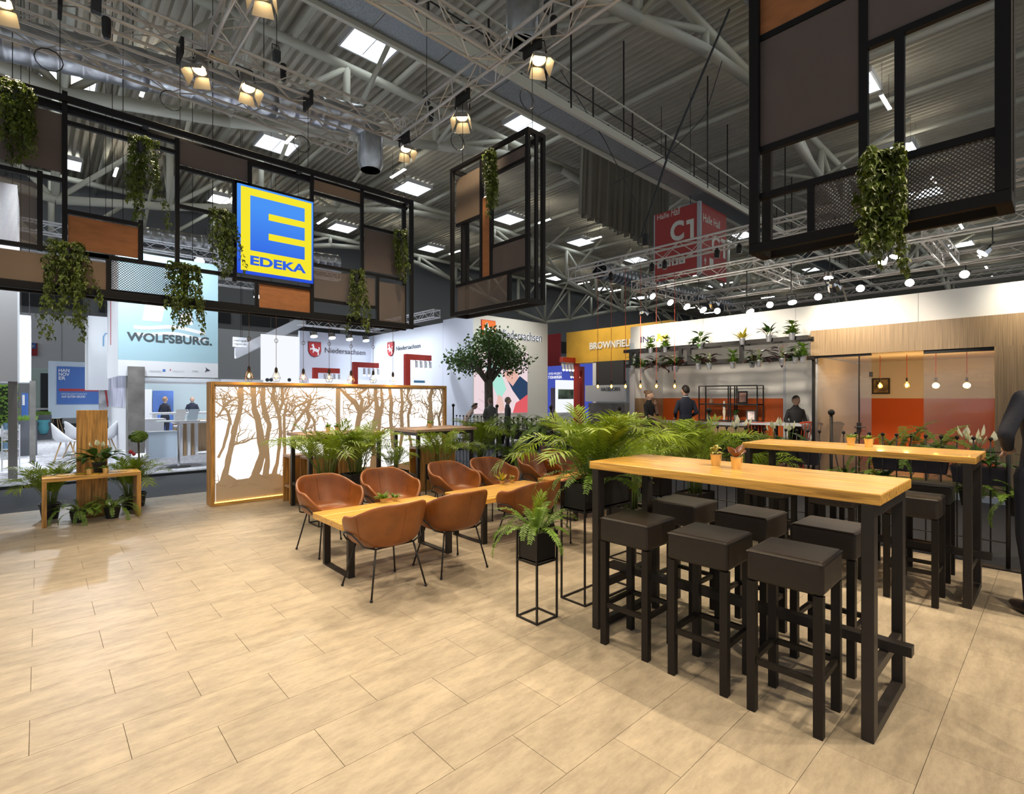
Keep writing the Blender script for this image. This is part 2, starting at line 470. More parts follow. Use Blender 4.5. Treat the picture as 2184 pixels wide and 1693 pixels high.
# ---------------------------------------------------------------- hall roof
ROOF = 15.0
b = MB(); x = -16.0; vsx = []
while x < 84:
    for dx, dz in ((0, 0), (.12, 0), (.17, .19), (.29, .19)): vsx.append((x+dx, ROOF+dz))
    x += .34
n = len(vsx)
b.add([(px, -16, pz) for px, pz in vsx]+[(px, 42, pz) for px, pz in vsx], [(i, i+1, n+i+1, n+i) for i in range(n-1)])
struct(b.build('ceiling', m_roof), 'ribbed grey metal roof sheet of the exhibition hall', 'ceiling')
struct(b1('ceiling_deck', (-16, -16, 15.25), (84, 42, 15.5), m_dark), 'dark roof deck above the ribbed sheet', 'ceiling')
# skylights
sk = 0
for yy in (6.2, 17.7, 28.1, 38.4):
    for k in range(-1, 8):
        xx = .9+8.25*k
        ps = PX((xx, yy, 14.9))
        if not ps or not (-150 < ps[0] < 2330 and -150 < ps[1] < 800): continue
        sk += 1
        s = struct(thing('window_%d' % sk, 'bright square roof skylight with a pale frame', 'skylight', (xx, yy, 14.78)))
        MB().box((-.85, -.80, 0), (.85, .80, .02)).build('pane', e_sky, s)
        f = MB()
        for a, c in (((-.92, -.87, -.02), (.92, -.80, .22)), ((-.92, .80, -.02), (.92, .87, .22)), ((-.92, -.8, -.02), (-.85, .8, .22)), ((.85, -.8, -.02), (.92, .8, .22))): f.box(a, c)
        f.build('frame', m_white, s)
        MB().box((-.015, -.7, -.02), (.015, .7, -.002)).build('glazing_bar', m_lgrey, s)
# purlins
for k in range(0, 20):
    xx = -5.64+4.12*k
    p = struct(MB().cyl((xx, -14, 14.55), (xx, 42, 14.55), .13, n=8).build('beam_purlin', m_hall, smooth=True), 'grey tube purlin under the ribbed roof', 'beam')
# fish-belly roof trusses along X
def bz(x):
    q = ((x-.5+20.6) % 41.2)-20.6
    return min(14.15, 10.0+.235*max(0, abs(q)-1))
for k, Y in enumerate((-1.9, 8.5, 18.9, 29.3, 39.7)):
    t = struct(thing('roof_truss', 'grey steel tube roof truss spanning the hall', 'truss', (0, Y, 0), group='roof trusses'))
    X = [.5+4.12*i for i in range(-3, 20)]
    MB().cyl((-12, 0, 14.35), (83, 0, 14.35), .17, n=10).build('top_chord', m_hall, t, smooth=True)
    b = MB()
    for x0, x1 in zip(X, X[1:]): b.cyl((x0, 0, bz(x0)), (x1, 0, bz(x1)), .19, n=10)
    b.build('bottom_chord', m_hall, t, smooth=True)
    for i, x0 in enumerate(X):
        if 14.3-bz(x0) > .5:
            MB().cyl((x0, 0, bz(x0)), (x0, 0, 14.35), .15, n=8).build('post', m_hall, t, smooth=True)
        if i+1 < len(X) and 14.3-min(bz(x0), bz(X[i+1])) > .6:
            x1 = X[i+1]
            a, c = ((x0, 0, 14.3), (x1, 0, bz(x1))) if bz(x0) >= bz(x1) else ((x0, 0, bz(x0)), (x1, 0, 14.3))
            MB().cyl(a, c, .11, n=8).build('diagonal', m_hall, t, smooth=True)
# slanting struts that spread from the trusses to the purlins
for k, (Y, xs) in enumerate(((8.5, range(0, 14)), (18.9, range(0, 14)), (29.3, range(0, 16)), (39.7, range(1, 16)))):
    for i in xs:
        x0 = .5+4.12*i
        if bz(x0) > 13.2: continue
        for s in (-1, 1):
            st = struct(MB().cyl((x0, Y, bz(x0)), (x0+.3, Y+s*3.6, 14.5), .09, n=7).build('beam_strut', m_hall, smooth=True), 'slanting grey tube strut between roof truss and purlin', 'beam')
# galvanised ducts
def duct(p0, p1, r, label, seg=.45):
    p0 = Vector(p0); p1 = Vector(p1); L = (p1-p0).length; d = (p1-p0)/L
    o = thing('air_duct', label, 'duct', p0)
    n = max(2, int(L/seg)); a = d.orthogonal().normalized(); bb = d.cross(a)
    b = MB(); prof = []
    for i in range(n):
        for q, rr in ((0, r), (.82, r), (.86, r*1.035), (.96, r*1.035)): prof.append(((i+q)*seg, rr))
    vs = []; N = 20
    for z, rr in prof: vs += [d*z+(a*cos(2*pi*j/N)+bb*sin(2*pi*j/N))*rr for j in range(N)]
    b.add(vs, [(i*N+j, i*N+(j+1) % N, (i+1)*N+(j+1) % N, (i+1)*N+j) for i in range(len(prof)-1) for j in range(N)])
    b.build('spiral_pipe', m_duct, o, smooth=True)
    c = MB()
    for q in (.3, .62): c.cyl(d*(L*q), d*(L*q+.5), r*1.09, n=20)
    for part in (.3, .62):
        MB().cyl(d*(L*part), d*(L*part+.55), r*1.08, n=20).build('sleeve', m_duct, o, smooth=True)
        MB().cyl(d*(L*part+.3)+Vector((0, 0, r)), d*(L*part+.3)+Vector((0, 0, 14.98-p0.z-d.z*(L*part+.3))), .012, n=4).build('hanger', m_steel, o)
    return o
d1 = duct(AY(-120, 52, 16), AY(790, 262, 16), .46, 'long galvanised spiral air duct under the roof above the wide hanging frame')
def nozzle(p, r, h, label):
    o = thing('duct_outlet', label, 'duct', (p[0], p[1], p[2]-h))
    MB().lathe([(r*.8, 0), (r*.8, .02), (r, .18), (r, h-.5), (r*1.02, h-.3), (r*.9, h)], 20).build('outlet_pipe', m_duct, o, smooth=True)
    MB().lathe([(.01, 0), (r*.78, 0), (r*.78, .015), (.01, .015)], 20).build('outlet_face', m_lgrey, o)
    return o
pn = AY(790, 285, 16)
nozzle((pn.x, pn.y, pn.z+.15), .42, 1.4, 'round galvanised duct outlet pointing down beside the white skylight')
duct((3.2, 31.5, 9.6), (14, 31.5, 10.1), .5, 'galvanised air duct seen through the wide hanging frame')
duct((13, 6.0, 13.3), (22, 6.0, 13.3), .42, 'galvanised air duct high under the roof beside the catwalk')
pn = AX(1115, 5, 10.5)
nozzle((pn.x, pn.y, pn.z+1.1), .5, 2.3, 'large galvanised duct bend hanging beside the catwalk')
duct((26, 20, 9.6), (44, 20, 9.6), .55, 'distant galvanised air duct below the far roof trusses')
# catwalk along X
cw = thing('catwalk', 'steel catwalk with grating floor and handrails below the hall roof', 'catwalk', (0, 10.35, 10.0))
m_grate = screen_mat('steel_grating', (.22, .23, .24), 9, .30)
gr = MB()
for k in range(26):
    put('grating', tile_me.setdefault('grate', MB().box((0, -.45, 0), (1.76, .45, .03)).mesh('grating', mat('grating_steel', (.30, .33, .34), .5, metal=.3, var=.35, vs=40))), cw, (2+k*1.8, 0, 0))
for s in (-1, 1):
    b1('edge_beam', (2, s*.5-.05, -.12), (49, s*.5+.05, .12), m_hall, cw)
    MB().cyl((2, s*.5, 1.1), (49, s*.5, 1.1), .035, n=6).build('handrail', m_hall, cw)
    MB().cyl((2, s*.5, .6), (49, s*.5, .6), .02, n=6).build('knee_rail', m_steel, cw)
    for k in range(22): put('rail_post', tile_me.setdefault('rp', MB().box((-.02, -.02, 0), (.02, .02, 1.1)).mesh('rail_post', m_steel)), cw, (2+k*2.1, s*.5, 0))
for k in range(11):
    put('hanger', tile_me.setdefault('hg', MB().cyl((0, 0, 0), (0, 0, 4.5), .03, n=5).mesh('hanger', m_steel)), cw, (3+k*4.2, .55*(1 if k % 2 else -1), 0))
# gathered stage curtain
b = MB(); rows = []
c0 = AY(1245, 330, 16); c1 = AY(1425, 440, 16)
N = 110
for i in range(N+1):
    q = i/N; x = c0.x+(c1.x-c0.x)*q
    w = .22*sin(i*1.9)+.08*sin(i*.7)
    rows.append((x, 16+w, 14.35-.3*q, 10.55-.35*q+.12*sin(i*.9)))
b.add([(x, y, z0) for x, y, z0, z1 in rows]+[(x, y+.15, z1) for x, y, z0, z1 in rows], [(i, i+1, N+2+i, N+1+i) for i in range(N)])
cu = thing('curtain', '', '', (0, 0, 0)); b.build('cloth', mat('grey_curtain', (.24, .22, .17), .9), cu, smooth=True)
MB().cyl((c0.x-.3, 16, 14.35), (c1.x+.3, 16, 14.1), .04, n=6).build('rail', m_steel, cu)
for q in (.05, .5, .95): MB().cyl((c0.x+(c1.x-c0.x)*q, 16, 14.2), (c0.x+(c1.x-c0.x)*q, 16, 15.02), .015, n=4).build('hanger', m_steel, cu)
tag(cu, 'gathered grey-brown pleated curtain hanging below the catwalk', 'curtain')
# strip lamps under the roof
tube_me = MB().box((-.75, -.06, 0), (.75, .06, .05)).mesh('lamp_tube', e_tube)
tube_hs = MB().box((-.8, -.02, .05), (.8, .02, .08)).box((-.8, -.07, -.0), (-.75, .07, .08)).box((.75, -.07, 0), (.8, .07, .08)).mesh('housing', m_white)
for yy, z in ((5.0, 13.6), (24.4, 13.6), (34.5, 13.6)):
    for k in range(-1, 13):
        xx = 3.0+5.6*k
        p = PX((xx, yy, z))
        if not p or not (-60 < p[0] < 2250 and -60 < p[1] < 790): continue
        t = thing('strip_lamp', 'glowing strip lamp hanging under the ribbed hall roof', 'lamp', (xx, yy, z), pi/2 if yy > 20 else .0, 'strip lamps under the hall roof')
        put('tube', tube_me, t); put('housing', tube_hs, t)
        MB().cyl((-.6, 0, .12), (-.6, 0, 1.395), .008, n=4).build('cable', m_steel, t)
        MB().cyl((.6, 0, .12), (.6, 0, 1.395), .008, n=4).build('cable', m_steel, t)
# ---------------------------------------------------------------- bar tables (long side along Y)
def bar_table(x0, x1, y0, y1, h, label):
    t = thing('bar_table', label, 'table', ((x0+x1)/2, (y0+y1)/2, 0))
    w = x1-x0; L = y1-y0; th = .052
    tp = MB(); n = 2
    for k in range(n):
        a = -w/2+k*w/n+.0008; c = -w/2+(k+1)*w/n-.0008
        MB().box((a, -L/2, h-th), (c, L/2, h)).build('plank', m_oakY, t, bevel=.006)
    lx = w/2-.035; ly = L/2-.05; lw = .05; ld = .07
    hh = h-th
    for sy in (-1, 1):
        for sx in (-1, 1):
            b1('leg', (sx*lx-ld/2*1, sy*ly-lw/2, 0), (sx*lx+ld/2, sy*ly+lw/2, hh), m_steel, t, .003)
        b1('foot_bar', (-lx+ld/2, sy*ly-lw/2, 0), (lx-ld/2, sy*ly+lw/2, .05), m_steel, t, .003)
        b1('head_bar', (-lx+ld/2, sy*ly-lw/2, hh-.06), (lx-ld/2, sy*ly+lw/2, hh), m_steel, t, .003)
        b1('cross_bar', (-lx+ld/2, sy*ly-lw/2+.005, .26), (lx-ld/2, sy*ly+lw/2-.005, .31), m_steel, t, .003)
    b1('foot_rail', (-.03, -L/2-.06, .311), (.03, L/2+.06, .361), m_steel, t, .003)
    return t
bar_table(2.735, 3.40, .555, 2.19, 1.12, 'long spruce bar table on dark steel frames beside the wire planter stands')
bar_table(5.00, 5.66, .44, 2.13, 1.115, 'long spruce bar table on dark steel frames along the ball-topped fence')

def make_stool():
    t = thing('bar_stool', 'x', 'stool')
    S = .17; sh = .80; st = .155
    b = MB()
    # slightly puffed cushion block
    N = 7; vs = []; 
    b.box((-S, -S, sh-st), (S, S, sh))
    o = b.build('seat', m_stool, t); bv = bev(o, .02, 3)
    pp = MB()
    for (a, c) in (((-S, -S), (S, -S)), ((S, -S), (S, S)), ((S, S), (-S, S)), ((-S, S), (-S, -S))):
        pp.tube([(a[0]*.985, a[1]*.985, sh-.012), (c[0]*.985, c[1]*.985, sh-.012)], .004, 5)
    pp.build('piping', m_stool, o)
    lg = MB().box((-.02, -.02, 0), (.02, .02, sh-st)).mesh('leg', m_stoolleg)
    for sx in (-1, 1):
        for sy in (-1, 1): put('leg', lg, t, (sx*.147, sy*.147, 0))
    s1 = MB().box((-.127, -.012, .235), (.127, .012, .262)).mesh('stretcher', m_stoolleg)
    for sy in (-1, 1): put('stretcher', s1, t, (0, sy*.147, 0))
    for sx in (-1, 1): put('stretcher', s1, t, (sx*.147, 0, 0), (0, 0, pi/2))
    return t
stool0 = make_stool()
G1 = 'dark stools at the bar tables'
spots = []
near = 'square dark bar stool at the table by the wire planter stands, '
for k, y in enumerate((.915, 1.355, 1.83)):
    spots.append((2.755+.008*k, y, .03, near+('open side, knotty end', 'open side, middle', 'open side, planter end')[k]))
for k, y in enumerate((.95, 1.42, 1.90)):
    spots.append((3.46+.01*k, y, -.02, near+('fence side, knotty end', 'fence side, middle', 'fence side, planter end')[k]))
far = 'square dark bar stool at the table along the fence, '
for k, y in enumerate((.80, 1.33, 1.86)):
    spots.append((5.00, y, 0, far+('open side, man end', 'open side, middle', 'open side, palm end')[k]))
for k, y in enumerate((.82, 1.36, 1.88)):
    spots.append((5.72, y, .02, far+('fence side, man end', 'fence side, middle', 'fence side, palm end')[k]))
for i, (x, y, a, lb) in enumerate(spots):
    if i == 0:
        stool0.location = (x, y, 0); stool0.rotation_euler.z = a; stool0['label'] = lb; stool0['group'] = G1
    else: dup(stool0, (x, y, 0), a, lb, G1)

# ---------------------------------------------------------------- low tables and tub chairs
def low_table(x0, x1, y0, y1, h, label):
    t = thing('low_table', label, 'table', ((x0+x1)/2, (y0+y1)/2, 0), group='low wooden tables')
    w = x1-x0; d = y1-y0; th = .055
    for k in range(3):
        MB().box((-w/2, -d/2+k*d/3+.0006, h-th), (w/2, -d/2+(k+1)*d/3-.0006, h)).build('plank', m_oak, t, bevel=.005)
    lx = w/2-.11; ly = d/2-.06
    for sx in (-1, 1):
        for sy in (-1, 1):
            b1('leg', (sx*lx-.03, sy*ly-.02, 0), (sx*lx+.03, sy*ly+.02, h-th), m_steel, t, .002)
        b1('foot_bar', (sx*lx-.03, -ly+.02, 0), (sx*lx+.03, ly-.02, .012), m_steel, t)
        b1('head_bar', (sx*lx-.03, -ly+.02, h-th-.012), (sx*lx+.03, ly-.02, h-th), m_steel, t)
    return t
for x0, lb in ((1.86, 'low spruce table on steel frames, end of the row, with two small jar plants'),
               (3.35, 'low spruce table on steel frames, middle of the row, with two small jar plants'),
               (4.84, 'low spruce table on steel frames at the palm end of the row')):
    low_table(x0, x0+1.25, 4.12, 4.74, .485, lb)

def make_chair():
    """tub chair facing +Y"""
    t = thing('tub_chair', 'x', 'chair')
    sz = .40
    def sm(q): q = max(0, min(1, q)); return q*q*(3-2*q)
    NA, NR = 48, 12
    vs = []; fs = []
    def P(i, s):
        phi = -pi+2*pi*i/NA           # 0 = front (+Y)
        a = abs(phi)
        ex = 2.55
        c, q = cos(phi), sin(phi)
        k = (abs(q)**ex+abs(c)**ex)**(-1/ex)
        rx, ry = .235, (.225 if c > 0 else .215)
        dg_ = math.degrees(a)
        hh = .06*sm((dg_-24)/24)+.145*sm((dg_-38)/42)+.115*sm((dg_-92)/62)
        if s <= .5:
            r = (s/.5)
            z = sz-.018*(1-r*r)+.02*sm((r-.7)/.3)*sm((a-.5)/.5)
            return (q*k*rx*r, c*k*ry*r, z)
        w = (s-.5)/.5
        flare = .05*sin(w*pi/2)*sm((a-.35)/.9)+.010*w
        z = sz+.02*sm((a-.5)/.5)+hh*w-.035*w*(1-sm((a-radians(20))/radians(35)))
        lean = .045*w*sm((a-1.9)/.9)
        return (q*k*(rx+flare), c*k*(ry+flare)-lean, z)
    for j in range(NR+1):
        for i in range(NA):
            vs.append(P(i, max(j/NR, .002)))
    for j in range(NR):
        for i in range(NA):
            fs.append((j*NA+i, j*NA+(i+1) % NA, (j+1)*NA+(i+1) % NA, (j+1)*NA+i))
    o = MB().add(vs, fs).build('shell', m_leather, t, smooth=True)
    so = o.modifiers.new('thick', 'SOLIDIFY'); so.thickness = .03; so.offset = -1 if False else 1
    so.offset = -1
    ss = o.modifiers.new('soft', 'SUBSURF'); ss.levels = 1; ss.render_levels = 1
    # seams: short stitched ridge down the inside and outside of the back
    for i0 in (0, 9, NA-9):
        pts = [Vector(P(i0, .5+.5*q/8)) for q in range(1, 8)]
        MB().tube([p+Vector((0, .002, .001)) for p in pts], .0025, 4).build('seam', m_seam, o)
        c = Vector((0, 0, 0))
        out = []
        for p in pts:
            d = Vector((p.x, p.y, 0)).normalized(); out.append(p+d*.031)
        MB().tube(out, .003, 4).build('seam', m_seam, o)
    # wire frame
    r = .0075
    for sx in (-1, 1):
        for sy in (-1, 1):
            top = (sx*.17, sy*.16-.01, .372); ft = (sx*.245, sy*.24, .012)
            lg = MB().tube([top, ft], r, 7)
            lg.ball((ft[0], ft[1], .012), .0125, 8, 5)
            lg.build('leg', m_blk, t, smooth=True)
        MB().tube([(sx*.17, .15, .372), (sx*.245, .165, .40), (sx*.288, .13, .455), (sx*.299, .10, .478), (sx*.304, -.04, .485), (sx*.298, -.07, .47), (sx*.255, -.15, .40), (sx*.17, -.17, .372)], .007, 7).build('side_bracket', m_blk, t, smooth=True)
        MB().tube([(sx*.17, .15, .372), (sx*.17, -.17, .372)], .007, 6).build('seat_rail', m_blk, t, smooth=True)
    MB().tube([(-.17, .15, .372), (.17, .15, .372)], .007, 6).build('cross_rail', m_blk, t, smooth=True)
    MB().tube([(-.17, -.17, .372), (.17, -.17, .372)], .007, 6).build('cross_rail', m_blk, t, smooth=True)
    return t
chair0 = make_chair()
G2 = 'tan leather tub chairs at the low tables'
cs = []
rowA = ['first', 'second', 'third', 'fourth', 'fifth', 'last']
for k, (x, y, a) in enumerate(((2.08, 3.80, .02), (2.765, 3.83, -.05), (3.70, 3.78, .03), (4.38, 3.80, .0), (5.20, 3.80, -.03), (5.95, 3.78, .0))):
    cs.append((x, y, a, 'tan leather tub chair facing the tree screen, %s from the free end' % rowA[k]))
for k, (x, y, a) in enumerate(((2.19, 5.10, pi+.08), (2.88, 5.10, pi-.03), (3.78, 5.12, pi+.05), (4.42, 5.10, pi-.04), (5.28, 5.10, pi), (5.80, 5.12, pi+.04))):
    cs.append((x, y, a, 'tan leather tub chair backing the tree screen, %s from the free end' % rowA[k]))
for i, (x, y, a, lb) in enumerate(cs):
    if i == 0:
        chair0.location = (x, y, 0); chair0.rotation_euler.z = a; chair0['label'] = lb; chair0['group'] = G2
    else: dup(chair0, (x, y, 0), a, lb, G2)

# ---------------------------------------------------------------- leaves and fronds
def frond_mesh(name, L, pairs, ll, lw, a0, a1, start, droop, seed, m, fwd=.55, cv=1.25, lift=(-.05, .3)):
    """a feather leaf: stalk rising along local +X/+Z, leaflets both sides"""
    rn = random.Random(seed); b = MB(); n = 14; pts = [Vector((0, 0, 0))]
    for i in range(n):
        a = a0+(a1-a0)*((i+.5)/n)**cv
        pts.append(pts[-1]+Vector((sin(a), 0, cos(a)))*(L/n))
    b.tube(pts[::2], [.006*(1-.8*i/7)*max(.5, L) for i in range(len(pts[::2]))], 4, mi=1)
    for k in range(pairs):
        q = start+(1-start)*(k+.5)/pairs
        f = q*n; i = min(int(f), n-1); p = pts[i].lerp(pts[i+1], f-i)
        T = (pts[i+1]-pts[i]).normalized(); S = Vector((0, 1, 0)); U = T.cross(S)
        if U.z < 0: U = -U
        pr = sin(pi*min(1, .18+.82*(1-(q-start)/(1-start))**.8)*.98)*.75+.25
        pr *= (1 if q < .9 else .75)
        for s in (-1, 1):
            l = ll*pr*rn.uniform(.85, 1.12)
            fw = fwd+.5*(q-start)+rn.uniform(-.1, .1)
            d = (S*s+T*fw+U*rn.uniform(*lift)).normalized()
            dn = Vector((0, 0, -1))
            m1 = p+d*l*.45+dn*droop*l*.1; tip = p+d*l*.9+dn*droop*l*.5
            w = lw*rn.uniform(.8, 1.1)
            wd = (T-d*T.dot(d)).normalized()*w
            b.add([p-wd*.35, p+wd*.35, m1+wd, m1-wd, tip], [(0, 1, 2, 3), (3, 2, 4)])
    return b.mesh(name, [m, m_stem])
PALM = [frond_mesh('palm_frond', .60+.045*i, 19, .185+.008*i, .0085, .0+.05*i, .70+.34*i, .34, .36+.08*i, 20+i, m_leaf, fwd=.8, cv=1.6, lift=(.05, .42)) for i in range(5)]
PALMY = PALM
FERN = [frond_mesh('fern_frond', .34+.03*i, 24, .045, .0062, .18+.1*i, 1.5+.35*i, .1, .35, 40+i, m_leafd, fwd=.2) for i in range(5)]
def blade_mesh(name, L, w, a0, a1, m, pet=.35, fold=.25):
    b = MB(); n = 10; pts = [Vector((0, 0, 0))]
    for i in range(n):
        a = a0+(a1-a0)*((i+.5)/n)**1.3; pts.append(pts[-1]+Vector((sin(a), 0, cos(a)))*(L/n))
    k = int(n*pet)
    if k: b.tube(pts[:k+1], .004, 4, mi=1)
    vs = []; 
    for i in range(k, n+1):
        q = (i-k)/(n-k); ww = w*sin(pi*min(.995, q**.8))*1.0+.0008
        T = (pts[min(i+1, n)]-pts[max(i-1, 0)]).normalized(); U = Vector((-T.z, 0, T.x))
        vs += [pts[i]+Vector((0, ww, 0))+U*ww*fold, pts[i], pts[i]+Vector((0, -ww, 0))+U*ww*fold]
    fs = []
    for i in range(n-k): fs += [(i*3, i*3+1, i*3+4, i*3+3), (i*3+1, i*3+2, i*3+5, i*3+4)]
    b.add(vs, fs)
    return b.mesh(name, [m, m_stem], smooth=True)
LILY = [blade_mesh('leaf', .34+.05*i, .04+.006*i, .15+.12*i, 1.2+.3*i, m_gloss) for i in range(4)]
RUB = [blade_mesh('leaf', .16+.02*i, .032, .5+.2*i, .9+.35*i, m_gloss, pet=.2) for i in range(3)]
REDL = [blade_mesh('leaf', .16+.02*i, .03, .5+.2*i, .9+.35*i, m_redleaf, pet=.2) for i in range(3)]
YEL = [blade_mesh('leaf', .13+.02*i, .014, .1+.2*i, .4+.35*i, m_yleaf, pet=0) for i in range(3)]
def flower_mesh():
    b = MB(); b.tube([(0, 0, 0), (.02, 0, .2), (.05, 0, .36)], .003, 4, mi=1)
    vs = []; n = 6
    for i in range(n+1):
        q = i/n; w = .03*sin(pi*min(.99, q**.7+.02))
        vs += [(.045+.02*q, w, .35+.11*q), (.03+.03*q, 0, .35+.11*q), (.045+.02*q, -w, .35+.11*q)]
    fs = []
    for i in range(n): fs += [(i*3, i*3+1, i*3+4, i*3+3), (i*3+1, i*3+2, i*3+5, i*3+4)]
    b.add(vs, fs)
    b.cyl((.06, 0, .36), (.068, 0, .42), .005, .003, 5, mi=0)
    return b.mesh('flower', [m_white_flower, m_stem], smooth=True)
FLOWER = flower_mesh()
def spray(parent, meshes, n, z, rad, tilt=(0, .5), sc=(.8, 1.2), seed=1, name=None, az=None):
    rn = random.Random(seed)
    for i in range(n):
        a = (i*2.39996+rn.uniform(-.3, .3)) if az is None else rn.uniform(*az)
        q = sqrt(rn.random()); r = rad*q
        o = put(name or meshes[0].name.split('.')[0], rn.choice(meshes), parent, (r*cos(a), r*sin(a), z), None, rn.uniform(*sc))
        o.rotation_euler = (rn.uniform(-.15, .15), rn.uniform(*tilt), a+rn.uniform(-.25, .25))
def cane_stems(parent, n, z, rad, h, seed):
    rn = random.Random(seed)
    for i in range(n):
        a = i*2.4; r = rad*sqrt(rn.random())
        MB().tube([(r*cos(a), r*sin(a), z), (r*1.3*cos(a), r*1.3*sin(a), z+h*.6), (r*1.8*cos(a), r*1.8*sin(a), z+h)], [.008, .006, .004], 5).build('cane', m_stem, parent, smooth=True)
def round_pot(parent, r, h, m=m_pot, z=0.):
    MB().lathe([(r*.72, z), (r*.97, z+h*.86), (r*1.04, z+h*.86), (r*1.04, z+h), (r*.95, z+h), (r*.9, z+h*.8)], 18).build('pot', m, parent, smooth=False)
    MB().lathe([(.002, z+h*.82), (r*.91, z+h*.82)], 18, cap=False).build('soil', m_soil, parent)
def palm(x, y, h_pot, r_pot, label, n=26, sc=(.8, 1.15), seed=1, z0=0., pot=True, canes=9, lift=.0, group=None, tilt=(-.05, .45)):
    t = thing('potted_palm', label, 'plant', (x, y, z0), random.Random(seed).uniform(0, 6), group)
    if pot: round_pot(t, r_pot, h_pot)
    zz = h_pot*.82
    if canes: cane_stems(t, canes, zz, r_pot*.6, .22, seed)
    spray(t, PALM, n, zz+.02+lift, r_pot*.6, tilt, sc, seed)
    return t
def fern(x, y, label, z0=0., r=.085, hp=.14, n=26, sc=(.8, 1.15), seed=1, pot=True, group=None, name='potted_fern'):
    t = thing(name, label, 'plant', (x, y, z0), 0, group)
    if pot: round_pot(t, r, hp)
    spray(t, FERN, n, hp*.85, r*.5, (-.1, .75), sc, seed)
    return t

# ---------------------------------------------------------------- planter boxes on wire stands
def wire_planter(x0, x1, y0, y1, zb, zt, label, stand='cube', group=None):
    cx, cy = (x0+x1)/2, (y0+y1)/2
    t = thing('planter_box', label, 'planter', (cx, cy, 0), 0, group)
    w, d = (x1-x0)/2, (y1-y0)/2
    q = .008; r = .006
    b = MB(); th = .004; a, c = w-q, d-q
    b.box((-a, -c, zb), (a, c, zb+.01))
    b.box((-a, -c, zb), (-a+th, c, zt)).box((a-th, -c, zb), (a, c, zt)).box((-a, -c, zb), (a, -c+th, zt)).box((-a, c-th, zb), (a, c, zt))
    b.build('box', m_blk, t)
    b1('soil', (-a+th, -c+th, zb+.012), (a-th, c-th, zt-.03), m_soil, t)
    if stand == 'cube':
        for sx in (-1, 1):
            for sy in (-1, 1): b1('leg', (sx*w-r, sy*d-r, 0), (sx*w+r, sy*d+r, zt), m_blk, t)
        for sy in (-1, 1):
            b1('rail', (-w+r, sy*d-r, 0), (w-r, sy*d+r, .012), m_blk, t)
            b1('rail', (-w+r, sy*d-r, zb-.012), (w-r, sy*d+r, zb), m_blk, t)
        for sx in (-1, 1):
            b1('rail', (sx*w-r, -d+r, 0), (sx*w+r, d-r, .012), m_blk, t)
            b1('rail', (sx*w-r, -d+r, zb-.012), (sx*w+r, d-r, zb), m_blk, t)
    else:
        for sx in (-1, 1):
            for sy in (-1, 1):
                MB().tube([(sx*w*.95, sy*d*.6, zb), (sx*w*.85, sy*d*.85, 0), (sx*w*.7, sy*d*.95, zb)], .006, 5).build('hairpin_leg', m_blk, t)
    return t, zt-.03
t, z = wire_planter(2.485, 2.685, 2.44, 2.635, .415, .615, 'small black cube planter on a slim wire stand, holding a lone fern')
spray(t, FERN, 34, z, .06, (-.25, .45), (.62, 1.0), 3, 'fern_frond')
spray(t, PALM[:2], 3, z-.05, .02, (-.3, .05), (.5, .6), 5, 'palm_frond')
t, z = wire_planter(2.965, 3.55, 2.415, 2.645, .70, .90, 'oblong black planter on a tall wire stand with a big bushy palm and ferns')
spray(t, FERN, 26, z, .09, (.0, .8), (.9, 1.4), 8, 'fern_frond')
sp = bpy.data.objects.new('tmp', None)
rn = random.Random(12)
for i in range(46):
    a = i*2.4; o = put('palm_frond', PALM[i % 5], t, (-.02+rn.uniform(-.13, .13), rn.uniform(-.06, .06), z-.04), (rn.uniform(-.2, .2), rn.uniform(-.12, .40), a), rn.uniform(.85, 1.2))
cane_stems(t, 10, z, .09, .25, 4)
t, z = wire_planter(4.05, 4.36, 2.70, 3.0, .28, .50, 'square black planter with slim palm canes beside the bar table leg')
cane_stems(t, 14, z, .08, .5, 9)
spray(t, PALM, 26, z+.22, .1, (-.08, .42), (.75, 1.1), 14, 'palm_frond')
t, z = wire_planter(5.35, 5.75, 2.75, 3.05, .24, .47, 'black planter trough on hairpin legs with a spreading palm by the fence', 'hairpin')
cane_stems(t, 14, z, .08, .45, 19)
spray(t, PALM, 34, z+.2, .16, (-.08, .42), (.85, 1.25), 24, 'palm_frond')
t, z = wire_planter(5.95, 6.2, 2.35, 2.6, .30, .52, 'small black planter behind the palm trough by the fence', 'hairpin')
spray(t, PALM, 18, z, .1, (-.08, .42), (.8, 1.15), 34, 'palm_frond')
t, z = wire_planter(5.72, 6.02, 3.45, 3.75, .30, .52, 'square black planter with a palm at the end of the chair row', 'hairpin')
spray(t, PALM, 24, z, .1, (-.08, .42), (.9, 1.2), 44, 'palm_frond')
t, z = wire_planter(2.45, 2.75, 6.05, 6.35, .34, .575, 'black planter with a full palm before the tree screen, next to the slatted stools', 'cube')
cane_stems(t, 12, z, .09, .3, 5)
spray(t, PALM, 32, z+.05, .11, (-.08, .42), (.85, 1.15), 54, 'palm_frond')
t, z = wire_planter(2.86, 3.16, 6.05, 6.35, .34, .575, 'black planter with a full palm before the middle of the tree screen', 'cube')
cane_stems(t, 12, z, .09, .3, 6)
spray(t, PALM, 32, z+.05, .11, (-.08, .42), (.85, 1.15), 64, 'palm_frond')
t, z = wire_planter(3.44, 3.74, 6.15, 6.45, .34, .55, 'black planter with a small compact palm before the tree screen', 'cube')
spray(t, PALM, 26, z, .08, (-.1, .35), (.45, .62), 74, 'palm_frond')
t, z = wire_planter(4.25, 4.55, 6.2, 6.5, .34, .55, 'black planter with a palm half hiding the high table', 'cube')
spray(t, PALM, 26, z, .1, (-.08, .42), (.8, 1.1), 84, 'palm_frond')
